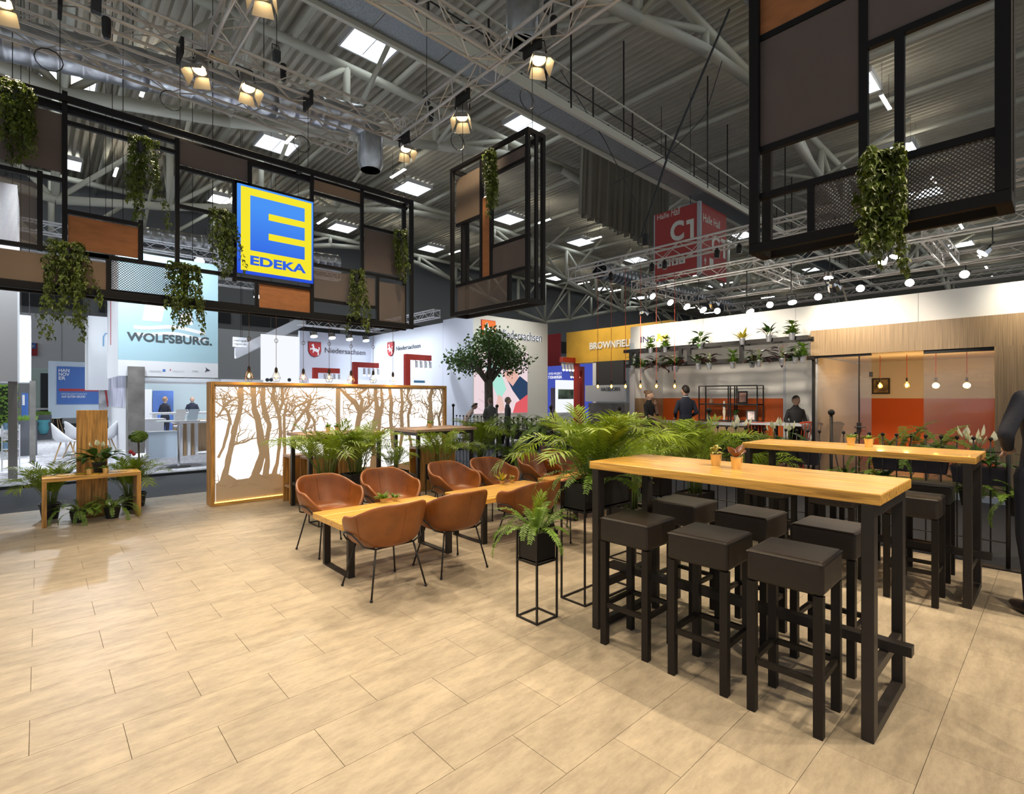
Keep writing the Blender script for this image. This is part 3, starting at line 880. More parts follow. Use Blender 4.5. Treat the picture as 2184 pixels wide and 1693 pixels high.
t, z = wire_planter(5.72, 6.02, 7.05, 7.35, .2, .43, 'black planter with an upright palm in front of the fence corner', 'hairpin')
cane_stems(t, 12, z, .06, .3, 7)
spray(t, PALM, 34, z+.1, .1, (-.08, .42), (.9, 1.2), 94, 'palm_frond')
t, z = wire_planter(5.9, 6.14, 6.5, 6.74, .30, .53, 'tall black cube planter with a bushy fern in front of the fence', 'cube')
spray(t, FERN, 36, z, .08, (-.2, .5), (1.0, 1.5), 96, 'fern_frond')

# ---------------------------------------------------------------- small table plants
def succ_leaf(name, L, w, m):
    return blade_mesh(name, L, w, .3, .9, m, pet=0, fold=.5)
SUC = [succ_leaf('leaf', .05, .009, m_leafd), succ_leaf('leaf', .06, .01, m_leafd)]
SUCY = [succ_leaf('leaf', .035, .010, mat('pale_succulent', (.42, .40, .12), .5))]
SUCR = [blade_mesh('leaf', .12, .032, .15, .6, mat('bronze_leaf', (.16, .045, .02), .3), pet=.25), blade_mesh('leaf', .09, .028, .5, 1.1, MATS['bronze_leaf'], pet=.25)]
def mini(p, label, leafs, n, r=.034, h=.075, m=m_gold, tilt=(.0, .9), sc=(.8, 1.2), seed=1, glass=False, tall=0.):
    t = thing('mini_plant', label, 'plant', p)
    MB().lathe([(r*.78, 0), (r, h), (r*1.06, h), (r*1.06, h-.006), (r*.96, h-.004), (r*.9, h*.8)], 16).build('pot', m, t, smooth=False)
    MB().lathe([(.001, h*.85), (r*.93, h*.85)], 16, cap=False).build('soil', m_soil, t)
    if not glass: b1('strap', (-.006, -r*1.03, h*.55), (.006, -r*.92, h*1.12), m, t)
    spray(t, leafs, n, h*.8, r*.5, tilt, sc, seed, 'leaf')
    if tall: 
        for k in range(5): spray(t, leafs, 5, h*.8+tall*k/5, .012, (.3, 1.2), sc, seed+k, 'leaf')
    return t
q = GZ(1527, 993, 1.12); mini(q, 'gold metal pot with a pale yellow succulent, on the bar table by the planters', SUCY, 10, tall=.06, seed=2)
q = GZ(1571, 1000, 1.12); mini(q, 'gold metal pot with a bronze-leaved plant, on the bar table by the planters', SUCR, 6, sc=(.7, 1.1), tilt=(-.1, .5), seed=3)
q = GZ(1815, 949, 1.115); mini(q, 'dull metal pot with a spiky succulent on the fence-side bar table', SUC, 16, seed=4, r=.036)
q = GZ(1853, 953, 1.115); mini(q, 'dull metal pot with a rosette succulent on the fence-side bar table', SUC, 18, seed=5, r=.036)
m_jar = mat('straw_jar', (.62, .42, .16), .5)
q = GZ(817, 1071, .485); mini(q, 'small straw jar with a striped tuft plant, at the free end of the low tables', SUC, 22, r=.032, h=.04, m=m_jar, seed=6, sc=(1.1, 1.7))
q = GZ(842, 1068, .485); mini(q, 'small straw jar with a green rosette plant, at the free end of the low tables', SUC, 20, r=.03, h=.04, m=m_jar, seed=7, sc=(.9, 1.3))
q = GZ(1071, 1032, .485); mini(q, 'small straw jar with a yellow-green tuft, middle low table', [SUC[0], YEL[0]], 20, r=.034, h=.045, m=m_jar, seed=8, sc=(.9, 1.3))
q = GZ(1092, 1029, .485); mini(q, 'small straw jar with a whitish leafy plant, middle low table', SUCY, 16, r=.03, h=.045, m=m_jar, seed=9, tall=.05)
# ---------------------------------------------------------------- tree screen (back-lit cut-out wall)
LX0, LX1, LY, LZ = 1.78, 5.84, 8.20, 1.775
ls = thing('tree_screen', 'long back-lit screen wall with a beige forest cut-out in a wooden frame', 'screen', (0, 0, 0))
fw = .045
b1('frame_board', (LX0, LY, 0), (LX0+fw, LY+.26, LZ), m_boardZ, ls, .004)
b1('frame_board', (LX1-fw, LY, 0), (LX1, LY+.26, LZ), m_boardZ, ls, .004)
b1('frame_board', (LX0+fw, LY, LZ-.042), (LX1-fw, LY+.26, LZ), m_board, ls, .004)
b1('frame_board', (LX0+fw, LY, 0), (LX1-fw, LY+.26, .042), m_board, ls, .004)
b1('light_panel', (LX0+fw, LY+.10, .042), (LX1-fw, LY+.13, LZ-.042), e_white, ls)
b1('rear_panel', (LX0+fw, LY+.2, .042), (LX1-fw, LY+.24, LZ-.042), m_white, ls)
cut = MB(); rn = random.Random(5)
def cp(x, y):
    p = AY(430+x*.25183, 780+y*.25183, LY+.03); return (p.x, p.z)
XL, XR, ZB, ZT = LX0+fw, LX1-fw, .042, LZ-.042
def clampp(p): return (min(max(p[0], XL), XR), min(max(p[1], ZB), ZT))
def ribbon(pts, ws, jit=1.):
    """tapered strip in the sheet, a real 6 mm thick piece"""
    P = []
    for i in range(len(pts)-1):
        for k in range(3):
            q = k/3; P.append((pts[i][0]*(1-q)+pts[i+1][0]*q, pts[i][1]*(1-q)+pts[i+1][1]*q, ws[i]*(1-q)+ws[i+1]*q))
    P.append((*pts[-1], ws[-1]))
    l = []; r = []
    for i, (x, z, w) in enumerate(P):
        a = P[max(i-1, 0)]; c = P[min(i+1, len(P)-1)]
        dx, dz = c[0]-a[0], c[1]-a[1]; L = sqrt(dx*dx+dz*dz)+1e-9; nx, nz = -dz/L, dx/L
        w1 = w/2*(1+jit*rn.uniform(-.22, .22)); w2 = w/2*(1+jit*rn.uniform(-.22, .22))
        l.append(clampp((x+nx*w1, z+nz*w1))); r.append(clampp((x-nx*w2, z-nz*w2)))
    n = len(P); Y0 = LY+.026+rn.uniform(0, .004); Y1 = Y0+.008
    vs = [(p[0], Y0, p[1]) for p in l]+[(p[0], Y0, p[1]) for p in r]+[(p[0], Y1, p[1]) for p in l]+[(p[0], Y1, p[1]) for p in r]
    fs = []
    for i in range(n-1):
        fs += [(i, i+1, n+i+1, n+i), (2*n+i, 2*n+i+1, i+1, i), (n+i, n+i+1, 3*n+i+1, 3*n+i)]
    cut.add(vs, fs)
trunks = [
 ([(175, 1010), (215, 850), (245, 720), (275, 560), (315, 420), (335, 290), (330, 175)], [70, 62, 60, 58, 58, 52, 55]),
 ([(140, 780), (185, 690), (215, 580), (240, 470), (225, 390), (185, 350)], [26, 34, 34, 36, 34, 26]),
 ([(185, 350), (150, 420), (130, 440)], [22, 16, 12]), ([(185, 350), (250, 300), (310, 265), (335, 250)], [24, 20, 20, 22]),
 ([(430, 1000), (475, 870), (515, 740), (500, 600), (480, 470), (445, 360), (440, 270), (435, 175)], [95, 80, 78, 76, 70, 60, 52, 60]),
 ([(540, 940), (560, 800), (548, 660), (565, 560), (575, 500), (540, 400), (515, 300), (525, 175)], [70, 55, 46, 44, 46, 52, 55, 45]),
 ([(600, 960), (640, 830), (655, 700), (668, 580), (660, 440), (635, 340), (605, 270), (615, 175)], [70, 40, 36, 38, 40, 46, 46, 34]),
 ([(655, 400), (690, 300), (680, 175)], [30, 34, 34]), ([(700, 950), (705, 700), (698, 420), (720, 330)], [34, 32, 30, 26]),
 ([(300, 660), (370, 645), (420, 620), (455, 560)], [22, 18, 14, 8]), ([(235, 660), (300, 660)], [16, 22]),
 ([(760, 560), (800, 480), (860, 400), (900, 350), (925, 290)], [22, 30, 32, 36, 40]),
 ([(870, 560), (910, 460), (900, 380)], [26, 34, 30]), ([(960, 560), (955, 470), (910, 400)], [22, 26, 26]),
 ([(740, 430), (800, 345), (880, 310), (940, 290)], [16, 22, 26, 28]),
 ([(1156, 900), (1158, 560), (1156, 175)], [46, 46, 50]),
 ([(1330, 900), (1335, 700), (1320, 520), (1345, 390), (1300, 310), (1230, 250), (1180, 200)], [60, 46, 50, 62, 50, 38, 30]),
 ([(1345, 390), (1360, 290), (1330, 240), (1390, 200), (1400, 175)], [44, 34, 30, 28, 26]),
 ([(1345, 400), (1420, 340), (1455, 290)], [30, 24, 20]),
 ([(1450, 900), (1462, 740), (1440, 600), (1470, 480), (1490, 360), (1470, 270), (1475, 175)], [90, 46, 46, 54, 48, 40, 40]),
 ([(1490, 870), (1500, 740), (1495, 600), (1510, 440), (1530, 300), (1520, 175)], [60, 34, 36, 36, 30, 26]),
 ([(1510, 570), (1560, 530), (1640, 515)], [20, 18, 16]),
 ([(1620, 700), (1610, 560), (1600, 430), (1610, 320), (1590, 175)], [26, 34, 40, 40, 30]),
 ([(1680, 700), (1700, 560), (1690, 420), (1700, 320), (1690, 175)], [30, 40, 38, 30, 26]),
 ([(1780, 700), (1755, 560), (1750, 420), (1775, 330), (1740, 260), (1770, 175)], [24, 28, 26, 26, 20, 20]),
 ([(1930, 640), (1925, 480), (1940, 360), (1935, 270), (1960, 175)], [40, 46, 42, 36, 28]), ([(1960, 620), (1955, 470), (1945, 390)], [22, 24, 22]),
 ([(2020, 560), (2010, 440), (2040, 330), (2030, 250)], [20, 22, 18, 14]),
]
def kx(x): return cp(x+20, 500)[0]/20-cp(x, 500)[0]/20
for pts, ws in trunks: ribbon([cp(*p) for p in pts], [.8*w*kx(p[0]) for w, p in zip(ws, pts)], .7)
def twig(x, z, a, L, w, dep):
    n = 4; pts = [(x, z)]; ws = [w]
    for i in range(n):
        a += rn.uniform(-.55, .55); l = L/n
        pts.append((pts[-1][0]+cos(a)*l, pts[-1][1]+sin(a)*l)); ws.append(w*(1-.75*(i+1)/n))
        if not (XL < pts[-1][0] < XR and .2 < pts[-1][1] < ZT): break
        if dep and rn.random() < .75:
            twig(pts[-1][0], pts[-1][1], a+rn.choice((-1, 1))*rn.uniform(.4, 1.1), L*rn.uniform(.45, .75), ws[-1]*.9, dep-1)
    if len(pts) > 1: ribbon(pts, ws, .5)
for pts, ws in trunks:
    Q = [cp(*p) for p in pts]
    for i in range(len(Q)):
        if Q[i][1] < .75: continue
        for _ in range(2 if Q[i][1] > 1.15 else (1 if rn.random() < .5 else 0)):
            twig(Q[i][0], Q[i][1], pi/2+rn.choice((-1, 1))*rn.uniform(.3, 1.25), rn.uniform(.2, .42), rn.uniform(.012, .026), 1)
for _ in range(52):
    x = rn.uniform(XL+.9, XR); z = rn.uniform(1.1, 1.6)
    twig(x, z, rn.uniform(0, 2*pi), rn.uniform(.15, .4), rn.uniform(.010, .020), 2)
for _ in range(46):
    x = rn.uniform(XL, XR); z = .36+.22*rn.random()*(x > 2.4)
    twig(x, max(.24, z-.15), pi/2+rn.uniform(-.9, .9), rn.uniform(.1, .28), rn.uniform(.008, .016), 1)
# ground of the sheet and its rim
gp = [cp(120, 1000), cp(170, 960), cp(230, 920), cp(300, 965), cp(400, 950), cp(450, 890), cp(520, 930), cp(620, 905), cp(700, 935), cp(900, 890), cp(1100, 880), cp(1300, 860), cp(1450, 850), cp(1560, 855), cp(1800, 800), cp(2045, 760)]
for a, c in zip(gp, gp[1:]):
    cut.add([(a[0], LY+.03, ZB), (c[0], LY+.03, ZB), (c[0], LY+.03, c[1]), (a[0], LY+.03, a[1])], [(0, 1, 2, 3)])
cut.box((XL, LY+.03, ZT-.03), (XR, LY+.038, ZT)).box((XL, LY+.03, ZB), (XL+.02, LY+.038, ZT)).box((XR-.02, LY+.03, ZB), (XR, LY+.038, ZT))
cut.build('cutout_panel', mat('beige_cutout_board', (.64, .50, .35), .6), ls)
led = MB().box((XL, LY+.02, .043), (XR, LY+.028, .05)).build('light_strip', emis('warm_led_strip', (1, .62, .12), 6), ls)

# ---------------------------------------------------------------- high tables and box stools before the screen
m_grey_oak = wood('grey_oak_top', (.46, .30, .20), .5)
def high_table(x0, x1, y0, y1, h, label):
    t = thing('high_table', label, 'table', ((x0+x1)/2, (y0+y1)/2, 0)); w = (x1-x0)/2; d = (y1-y0)/2
    for k in range(2): MB().box((-w, -d+k*d+.0006, h-.045), (w, -d+(k+1)*d-.0006, h)).build('plank', m_grey_oak, t, bevel=.004)
    for sx in (-1, 1):
        for sy in (-1, 1): b1('leg', (sx*(w-.07)-.025, sy*(d-.06)-.025, 0), (sx*(w-.07)+.025, sy*(d-.06)+.025, h-.045), m_steel, t)
        b1('head_bar', (sx*(w-.07)-.02, -d+.085, h-.1), (sx*(w-.07)+.02, d-.085, h-.045), m_steel, t)
        b1('foot_bar', (sx*(w-.07)-.02, -d+.085, .3), (sx*(w-.07)+.02, d-.085, .35), m_steel, t)
    for sy in (-1, 1): b1('side_bar', (-w+.095, sy*(d-.06)-.02, h-.1), (w-.095, sy*(d-.06)+.02, h-.045), m_steel, t)
    return t
high_table(2.60, 3.75, 6.82, 7.58, 1.05, 'high wooden table on a dark frame behind the palm pair, before the tree screen')
high_table(4.26, 5.45, 6.78, 7.58, 1.05, 'high wooden table on a dark frame before the far part of the tree screen')
def box_stool(x0, x1, y0, y1, h, label):
    t = thing('box_stool', label, 'stool', ((x0+x1)/2, (y0+y1)/2, 0), group='upright box stools'); w = (x1-x0)/2; d = (y1-y0)/2; th = .035
    for s in (-1, 1): b1('side_board', (-w, s*(d-th/2)-th/2, 0), (w, s*(d-th/2)+th/2, h-th), m_boardZ, t, .003)
    b1('seat_board', (-w, -d, h-th), (w, d, h), m_grey_oak, t, .003)
    b1('foot_shelf', (-w*.92, -d+th, .22), (w*.92, d-th, .25), m_grey_oak, t, .002)
    b1('inner_board', (w-.06, -d+th, .25), (w-.03, d-th, h-th), m_boardZ, t)
    return t
box_stool(2.68, 3.02, 7.67, 7.97, .70, 'upright wooden box stool with a foot shelf, close to the tree screen')
box_stool(2.79, 3.13, 7.28, 7.58, .70, 'upright wooden box stool pushed under the high table behind the palm pair')
box_stool(3.25, 3.55, 7.28, 7.58, .70, 'upright wooden box stool beside another one under the high table behind the palm pair')
box_stool(4.60, 4.92, 7.24, 7.55, .72, 'upright wooden box stool under the high table at the far part of the screen')
box_stool(5.02, 5.34, 7.24, 7.55, .72, 'second wooden box stool under the high table at the far part of the screen')
q = GZ(671, 911, 1.05); mini((3.05, 7.2, 1.05), 'little gold pot with a tuft plant, on the high table behind the palm pair', SUC, 14, seed=11, sc=(1, 1.6))
mini((3.15, 7.12, 1.05), 'little gold pot with an upright sprig, on the high table behind the palm pair', SUC, 12, seed=12, tall=.05)
mini((4.75, 7.15, 1.05), 'little gold pot with a tuft plant, on the high table nearer the fence', SUC, 14, seed=13, sc=(1, 1.5))

# ---------------------------------------------------------------- caged pendant lamps in front of the screen
bulb_me = MB().lathe([(.004, 0), (.022, .012), (.03, .035), (.026, .06), (.014, .085), (.012, .1)], 12).mesh('bulb', glass_mat('bulb_glass', (1, .93, .75), .06))
fil_me = MB().ball((0, 0, .042), .016, 8, 6, sc=(1, 1, 1.5)).mesh('filament', e_bulb)
def cage_lamp(x, y, zb, zt, label):
    t = thing('cage_pendant', label, 'lamp', (x, y, zb), 0, 'caged pendant lamps over the tree screen')
    put('bulb', bulb_me, t, (0, 0, .035)); put('filament', fil_me, t, (0, 0, .035))
    if 'cage' not in tile_me:
        c = MB(); n = 6
        for k in range(n):
            a = 2*pi*k/n
            c.tube([(.022*cos(a), .022*sin(a), .165), (.068*cos(a), .068*sin(a), .055), (.042*cos(a), .042*sin(a), 0)], .0018, 4)
        for r, z in ((.068, .055), (.042, 0), (.022, .165)): c.tube([(r*cos(2*pi*k/n), r*sin(2*pi*k/n), z) for k in range(n)], .0018, 4, closed=True)
        tile_me['cage'] = c.mesh('cage', mat('bronze_wire', (.12, .07, .035), .4, metal=.8))
        tile_me['cap'] = MB().lathe([(.014, .13), (.022, .165), (.02, .2), (.008, .215), (.003, .23)], 12).mesh('socket', mat('dark_bronze', (.05, .035, .025), .4, metal=.7))
    put('cage', tile_me['cage'], t); put('socket', tile_me['cap'], t)
    co = MB().cyl((0, 0, .22), (0, 0, zt-zb), .0035, n=5).build('cord', mat('brown_cord', (.10, .055, .03), .7), t)
    MB().tube([(.025*cos(k*pi/5), 0, .62+.03*sin(k*pi/5)) for k in range(10)], .004, 4, closed=True).build('cord_loop', MATS['brown_cord'], t)
    return t
ords = ('first', 'second', 'third', 'fourth', 'fifth', 'sixth', 'seventh')
for k, (x, zb) in enumerate(((2.236, 1.79), (2.613, 1.79), (3.017, 1.785), (3.428, 1.80), (3.80, 1.785), (4.2, 1.80), (4.578, 1.785))):
    x *= 8.12/8.05
    cage_lamp(x, 8.12, zb, 2.805, 'wire-caged bulb over the tree screen, %s from its free end' % ords[k])
    if k % 2 == 0: lamp('POINT', 'cage_bulb', (x, 8.12, zb+.075), 5, (1, .6, .25), size=.03)

# ---------------------------------------------------------------- bench with ferns
be = thing('plank_bench', 'knotty wooden plank bench with a tall upright board, carrying a peace lily', 'bench', (.5, 8.42, 0))
b1('leg_board', (-.48, -.2, 0), (-.435, .2, .535), m_boardZ, be, .004)
b1('leg_board', (.435, -.2, 0), (.48, .2, .535), m_boardZ, be, .004)
for k in range(2): b1('seat_plank', (-.48, -.2+k*.2+.0008, .535), (.48, -.0+k*.2-.0008, .583), m_board, be, .004)
b1('upright_board', (-.15, .205, 0), (.165, .26, 1.385), m_boardZ, be, .005)
m_yel = mat('yellow_patch', (.80, .56, .03), .6)  # thin yellow pieces laid flat along the bench top
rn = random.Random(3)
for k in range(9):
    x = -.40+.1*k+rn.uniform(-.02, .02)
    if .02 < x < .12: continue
    c = MB().box((-.05, -.035, 0), (.05, .035, .004)).build('yellow_patch', m_yel)
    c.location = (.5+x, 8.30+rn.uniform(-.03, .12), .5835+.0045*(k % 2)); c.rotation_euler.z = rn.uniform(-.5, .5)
    tag(c, 'bright yellow patch lying on the plank bench beside the peace lily', 'card', 'yellow patches on the bench')
fern(.36, 8.33, 'dark pot with a low spreading fern under the bench, at its dark-pot end', seed=21, r=.09, hp=.15, n=28, sc=(.6, .95))
fern(.69, 8.33, 'dark pot with a fuller fern under the middle of the bench', seed=22, r=.09, hp=.15, n=30, sc=(.7, 1.05))
palm(.10, 8.82, .2, .11, 'potted areca palm reaching out behind the open end of the bench', 34, (.7, .95), 23, tilt=(-.15, .3))
palm(.92, 8.82, .2, .11, 'potted areca palm behind the bench end next to the tree screen', 34, (.7, .95), 24, tilt=(-.15, .3))
t = thing('peace_lily', 'peace lily with cream flowers standing on the bench before the upright board', 'plant', (.57, 8.48, .583))
round_pot(t, .075, .13)
spray(t, LILY, 26, .1, .03, (.0, .6), (.75, 1.1), 25, 'leaf'); spray(t, [FLOWER], 7, .1, .03, (-.1, .35), (.55, .8), 26, 'flower')
mini((.46, 8.32, .583), 'small gold pot with a tuft plant on the bench, beside the yellow patches', SUC, 14, seed=27)
mini((.62, 8.30, .583), 'small gold pot with a leafy plant on the bench, under the peace lily', SUC, 16, seed=28, sc=(1, 1.5))
t = thing('topiary_ball', 'small round topiary on a bare stem with red flowers, behind the bench', 'plant', (1.04, 9.0, 0))
round_pot(t, .10, .2)
MB().tube([(0, 0, .17), (.01, 0, .6), (0, 0, .95)], .012, 6).build('stem', m_bark, t)
bb = MB(); rn = random.Random(8)
for i in range(260):
    a, c = rn.uniform(0, 2*pi), rn.uniform(-1, 1); s = sqrt(1-c*c); d = Vector((s*cos(a), s*sin(a), c*.75)); p = Vector((0, 0, .99))+d*.1
    e = d.orthogonal().normalized()*.02; f = d.cross(e)
    bb.add([p-e, p+f, p+e+d*.02, p-f], [(0, 1, 2, 3)])
bb.build('foliage', m_leafd, t)['kind'] = 'stuff'
MB().ball((-.09, -.03, .78), .03, 7, 5).ball((-.06, -.06, .75), .025, 7, 5).build('flower', mat('red_bloom', (.4, .03, .05), .6), t)

# ---------------------------------------------------------------- fence with ball tops
FX = 6.40
rod_me = MB().cyl((0, 0, .1), (0, 0, 1.155), .006, n=6).ball((0, 0, 1.17), .018, 8, 6).mesh('rod', m_blk, True)
post_me = MB().cyl((0, 0, 0), (0, 0, 1.36), .016, n=8).ball((0, 0, 1.385), .034, 10, 7).mesh('post', m_blk, True)
rail_me = MB().cyl((0, 0, 0), (0, 1.4, 0), .007, n=6).mesh('rail', m_blk)
foot_me = MB().box((-.07, -.22, 0), (.05, .22, .012)).mesh('foot_plate', m_blk)
fpan = ['beside the standing man', 'behind the bar table stools', 'behind the peace lily box', 'behind the palm trough', 'by the balcony boxes', 'beside the cube planter']
for k in range(6):
    y0 = .35+1.4*k
    t = thing('wire_fence', 'black wire fence panel with ball-topped rods, '+fpan[k], 'fence', (FX, y0, 0), 0, 'fence panels')
    put('post', post_me, t); put('foot_plate', foot_me, t, (0, 0, .001))
    for z in (.24, 1.05): put('rail', rail_me, t, (0, 0, z))
    for i in range(1, 12): put('rod', rod_me, t, (0, i*1.4/12, 0))
t = thing('wire_fence_end', 'tall ball-topped end post of the wire fence by the tree screen', 'post', (FX, 8.75, 0)); put('post_bar', post_me, t); put('foot_plate', foot_me, t, (0, 0, .001))
m_box = mat('mauve_balcony_box', (.045, .04, .065), .6)
def balcony(y, label, plant, seed, w=.42, m=m_box, x=FX+.1, z=.78):
    t = thing('balcony_box', label, 'planter', (x, y, z))
    b = MB(); a = w/2
    b.add([(-.06, -a*.93, 0), (.06, -a*.93, 0), (.06, a*.93, 0), (-.06, a*.93, 0), (-.085, -a, .16), (.085, -a, .16), (.085, a, .16), (-.085, a, .16)], [(0, 3, 2, 1), (4, 5, 6, 7), (0, 1, 5, 4), (1, 2, 6, 5), (2, 3, 7, 6), (3, 0, 4, 7)])
    b.box((-.092, -a-.006, .145), (.092, a+.006, .162)).build('trough', m, t)
    MB().tube([(-.085, -a*.6, .16), (-.1, -a*.6, .29), (-.12, -a*.6, .25)], .005, 4).build('hook', m_blk, t)
    MB().tube([(-.085, a*.6, .16), (-.1, a*.6, .29), (-.12, a*.6, .25)], .005, 4).build('hook', m_blk, t)
    rn = random.Random(seed)
    if plant == 'fern':
        for i in range(38): put('fern_frond', rn.choice(FERN), t, (rn.uniform(-.04, .04), rn.uniform(-a*.85, a*.85), .14), (0, rn.uniform(-.2, .6), rn.uniform(0, 6.28)), rn.uniform(1.0, 1.5))
    else:
        for i in range(30): put('leaf', rn.choice(LILY), t, (rn.uniform(-.04, .04), rn.uniform(-a*.85, a*.85), .13), (0, rn.uniform(0, .6), rn.uniform(0, 6.28)), rn.uniform(.6, .95))
        for i in range(9): put('flower', FLOWER, t, (rn.uniform(-.04, .04), rn.uniform(-a*.85, a*.85), .1), (0, rn.uniform(-.1, .3), rn.uniform(0, 6.28)), rn.uniform(.75, 1.0))
    return t
balcony(6.75, 'mauve balcony box with ferns hooked on the fence beside the cube planter', 'fern', 1, .5)
balcony(6.08, 'mauve balcony box with low green plants hooked on the fence, next one along', 'fern', 2, .5)
balcony(7.75, 'mauve balcony box with ferns on the fence near the tree screen', 'fern', 6, .5)
balcony(2.2, 'dark balcony box of flowering peace lilies on the fence', 'lily', 3, .62)
balcony(2.95, 'dark balcony box of leafy lilies on the fence behind the palm trough', 'lily', 7, .5)
balcony(1.08, 'dark balcony box crowded with upright ferns on the fence before the meeting room', 'fern', 4, .62, z=.8)
balcony(.55, 'dark balcony box with ferns and white lilies on the fence beside the standing man', 'lily', 5, .4, z=.74)
def hung_pot(y, z, label, seed, x=FX+.1):
    t = thing('hanging_pot', label, 'planter', (x, y, z)); round_pot(t, .085, .17)
    MB().tube([(-.08, 0, .16), (-.1, 0, .3), (-.12, 0, .26)], .005, 4).build('hook', m_blk, t)
    spray(t, FERN, 18, .14, .05, (0, .9), (.7, 1.0), seed)
    spray(t, LILY[:2], 6, .14, .04, (.2, .8), (.5, .7), seed+1, 'leaf')
hung_pot(1.62, .52, 'black fern pot low on the fence behind the bar table, nearer the palms', 31)
hung_pot(1.30, .52, 'black fern pot low on the fence behind the bar table, nearer the man', 33)
hung_pot(.62, .52, 'black pot of leafy plants hung low on the fence beside the table leg', 35)
hung_pot(.30, .48, 'black pot of leafy plants hung low on the fence next to the standing man', 37)
hung_pot(6.42, .60, 'tilted black pot with leaves hung on the fence between the balcony boxes', 39)
hung_pot(5.72, .58, 'black pot with trailing leaves hung on the fence by the big palm', 41)
hung_pot(7.35, .66, 'black pot with leaves hung on the fence near the tall post', 43)

# ---------------------------------------------------------------- ivy
def ivy(x, y, z, w, L, label, n=420, ls=.06, seed=1, d=.12):
    t = thing('hanging_ivy', label, 'ivy', (x, y, z)); rn = random.Random(seed)
    MB().lathe([(.045, -.12), (.06, 0), (.052, 0)], 12).build('pot', m_pot, t)
    b = MB(); st = MB(); ns = max(7, int(w*40))
    for s in range(ns):
        a = rn.uniform(0, 2*pi); q = sqrt(rn.random())
        x0, y0 = w/2*q*cos(a), d*q*sin(a)
        l = L*rn.choice((rn.uniform(.45, .7), rn.uniform(.6, .85), rn.uniform(.75, 1.0)))
        pts = [Vector((x0*.4, y0*.4, .03)), Vector((x0*.85, y0*.9, .06))]
        dx, dy = 0, 0; k = max(4, int(l/.07))
        for i in range(k):
            dx = dx*.8+rn.uniform(-.012, .012); dy = dy*.8+rn.uniform(-.008, .008)
            pts.append(pts[-1]+Vector((dx, dy, -l/k)))
        st.tube(pts[::2]+[pts[-1]], .002, 3)
        m = int(n*2.8/ns*l/L*1.3)
        for i in range(m):
            f = rn.uniform(0, len(pts)-1.001); i0 = int(f); p = pts[i0].lerp(pts[i0+1], f-i0)
            az = rn.uniform(0, 2*pi); nrm = Vector((cos(az)*.8, sin(az)*.8-.25, rn.uniform(-.1, .7))).normalized()
            p = p+nrm*rn.uniform(.005, .05)
            dn = Vector((rn.uniform(-.4, .4), rn.uniform(-.4, .4), -1)); u = (dn-nrm*dn.dot(nrm)).normalized(); v = nrm.cross(u); s2 = ls*rn.uniform(.6, 1.15)
            c = nrm*s2*.12
            b.add([p-u*s2*.15, p+v*s2*.45-u*s2*.1, p+v*s2*.22+u*s2*.2+c, p+u*s2*.75, p-v*s2*.22+u*s2*.2+c, p-v*s2*.45-u*s2*.1],
                  [(0, 1, 2), (0, 2, 3), (0, 3, 4), (0, 4, 5)])
    b.build('foliage', m_ivy, t)['kind'] = 'stuff'
    st.build('vine', m_stem, t)['kind'] = 'stuff'
    return t

# ---------------------------------------------------------------- hanging panel frames
def pane_y(par, Y, u0, v0, u1, v1, m, name='panel'):
    a = AY(u0, v0, Y); c = AY(u1, v1, Y)
    o = MB().box((0, 0, 0), (c.x-a.x, .008, a.z-c.z)).build(name, m, par); o.location = (a.x, Y, c.z); return o
def vbar_y(par, Y, u, v0, v1, w=.045, dep=.05):
    a = AY(u, v0, Y); c = AY(u, v1, Y); return b1('mullion', (a.x-w/2, Y-.02, c.z), (a.x+w/2, Y-.02+dep, a.z), m_frame, par)
def hbar_y(par, Y, u0, v0, u1, v1, w=.045, dep=.05):
    a = AY(u0, v0, Y); c = AY(u1, v1, Y); z = (a.z+c.z)/2; return b1('transom', (a.x, Y-.021, z-w/2), (c.x, Y-.021+dep, z+w/2), m_frame, par)
ef = thing('hanging_display', 'wide black hanging frame with fabric panels, mounted with the yellow and blue sign', 'frame', (0, 0, 0))
EY = 8.15; X0, X1, Z0, Z1 = -1.1, 5.03, 2.80, 5.16
for y in (EY-.06, EY+.20):
    b1('rail', (X0, y, Z1-.075), (X1, y+.06, Z1), m_frame, ef, .006); b1('rail', (X0, y, Z0), (X1, y+.06, Z0+.085), m_frame, ef, .006)
    b1('post', (X1-.07, y, Z0+.085), (X1, y+.06, Z1-.075), m_frame, ef, .006); b1('post', (X0, y, Z0+.085), (X0+.07, y+.06, Z1-.075), m_frame, ef, .006)
for x in (X0+.1, 1.0, 3.0, X1-.08):
    b1('spacer', (x, EY, Z1-.05), (x+.06, EY+.2, Z1-.01), m_frame, ef); b1('spacer', (x, EY, Z0+.02), (x+.06, EY+.2, Z0+.06), m_frame, ef)
b1('inner_rail', (X0, EY+.04, Z1-.17), (X1-.07, EY+.09, Z1-.12), m_frame, ef)
b1('inner_rail', (X0, EY+.04, Z0+.09), (X1-.07, EY+.09, Z0+.12), m_frame, ef)
for a in ((138, 195, 525), (85, 365, 535), (232, 545, 630), (300, 470, 555), (378, 295, 570), (500, 385, 600), (547, 600, 665), (665, 375, 680), (772, 405, 590), (805, 590, 690), (533, 345, 400)): vbar_y(ef, EY, *a, w=.05)
for a in ((-60, 352, 138, 378), (-60, 512, 232, 545), (138, 262, 378, 324), (138, 450, 300, 480), (138, 530, 500, 592), (378, 357, 533, 395), (378, 435, 500, 468), (500, 388, 665, 430), (500, 592, 665, 618), (665, 410, 772, 440), (665, 566, 865, 596), (772, 483, 865, 502), (665, 640, 805, 655)): hbar_y(ef, EY, *a, w=.05)
Yp = EY+.01
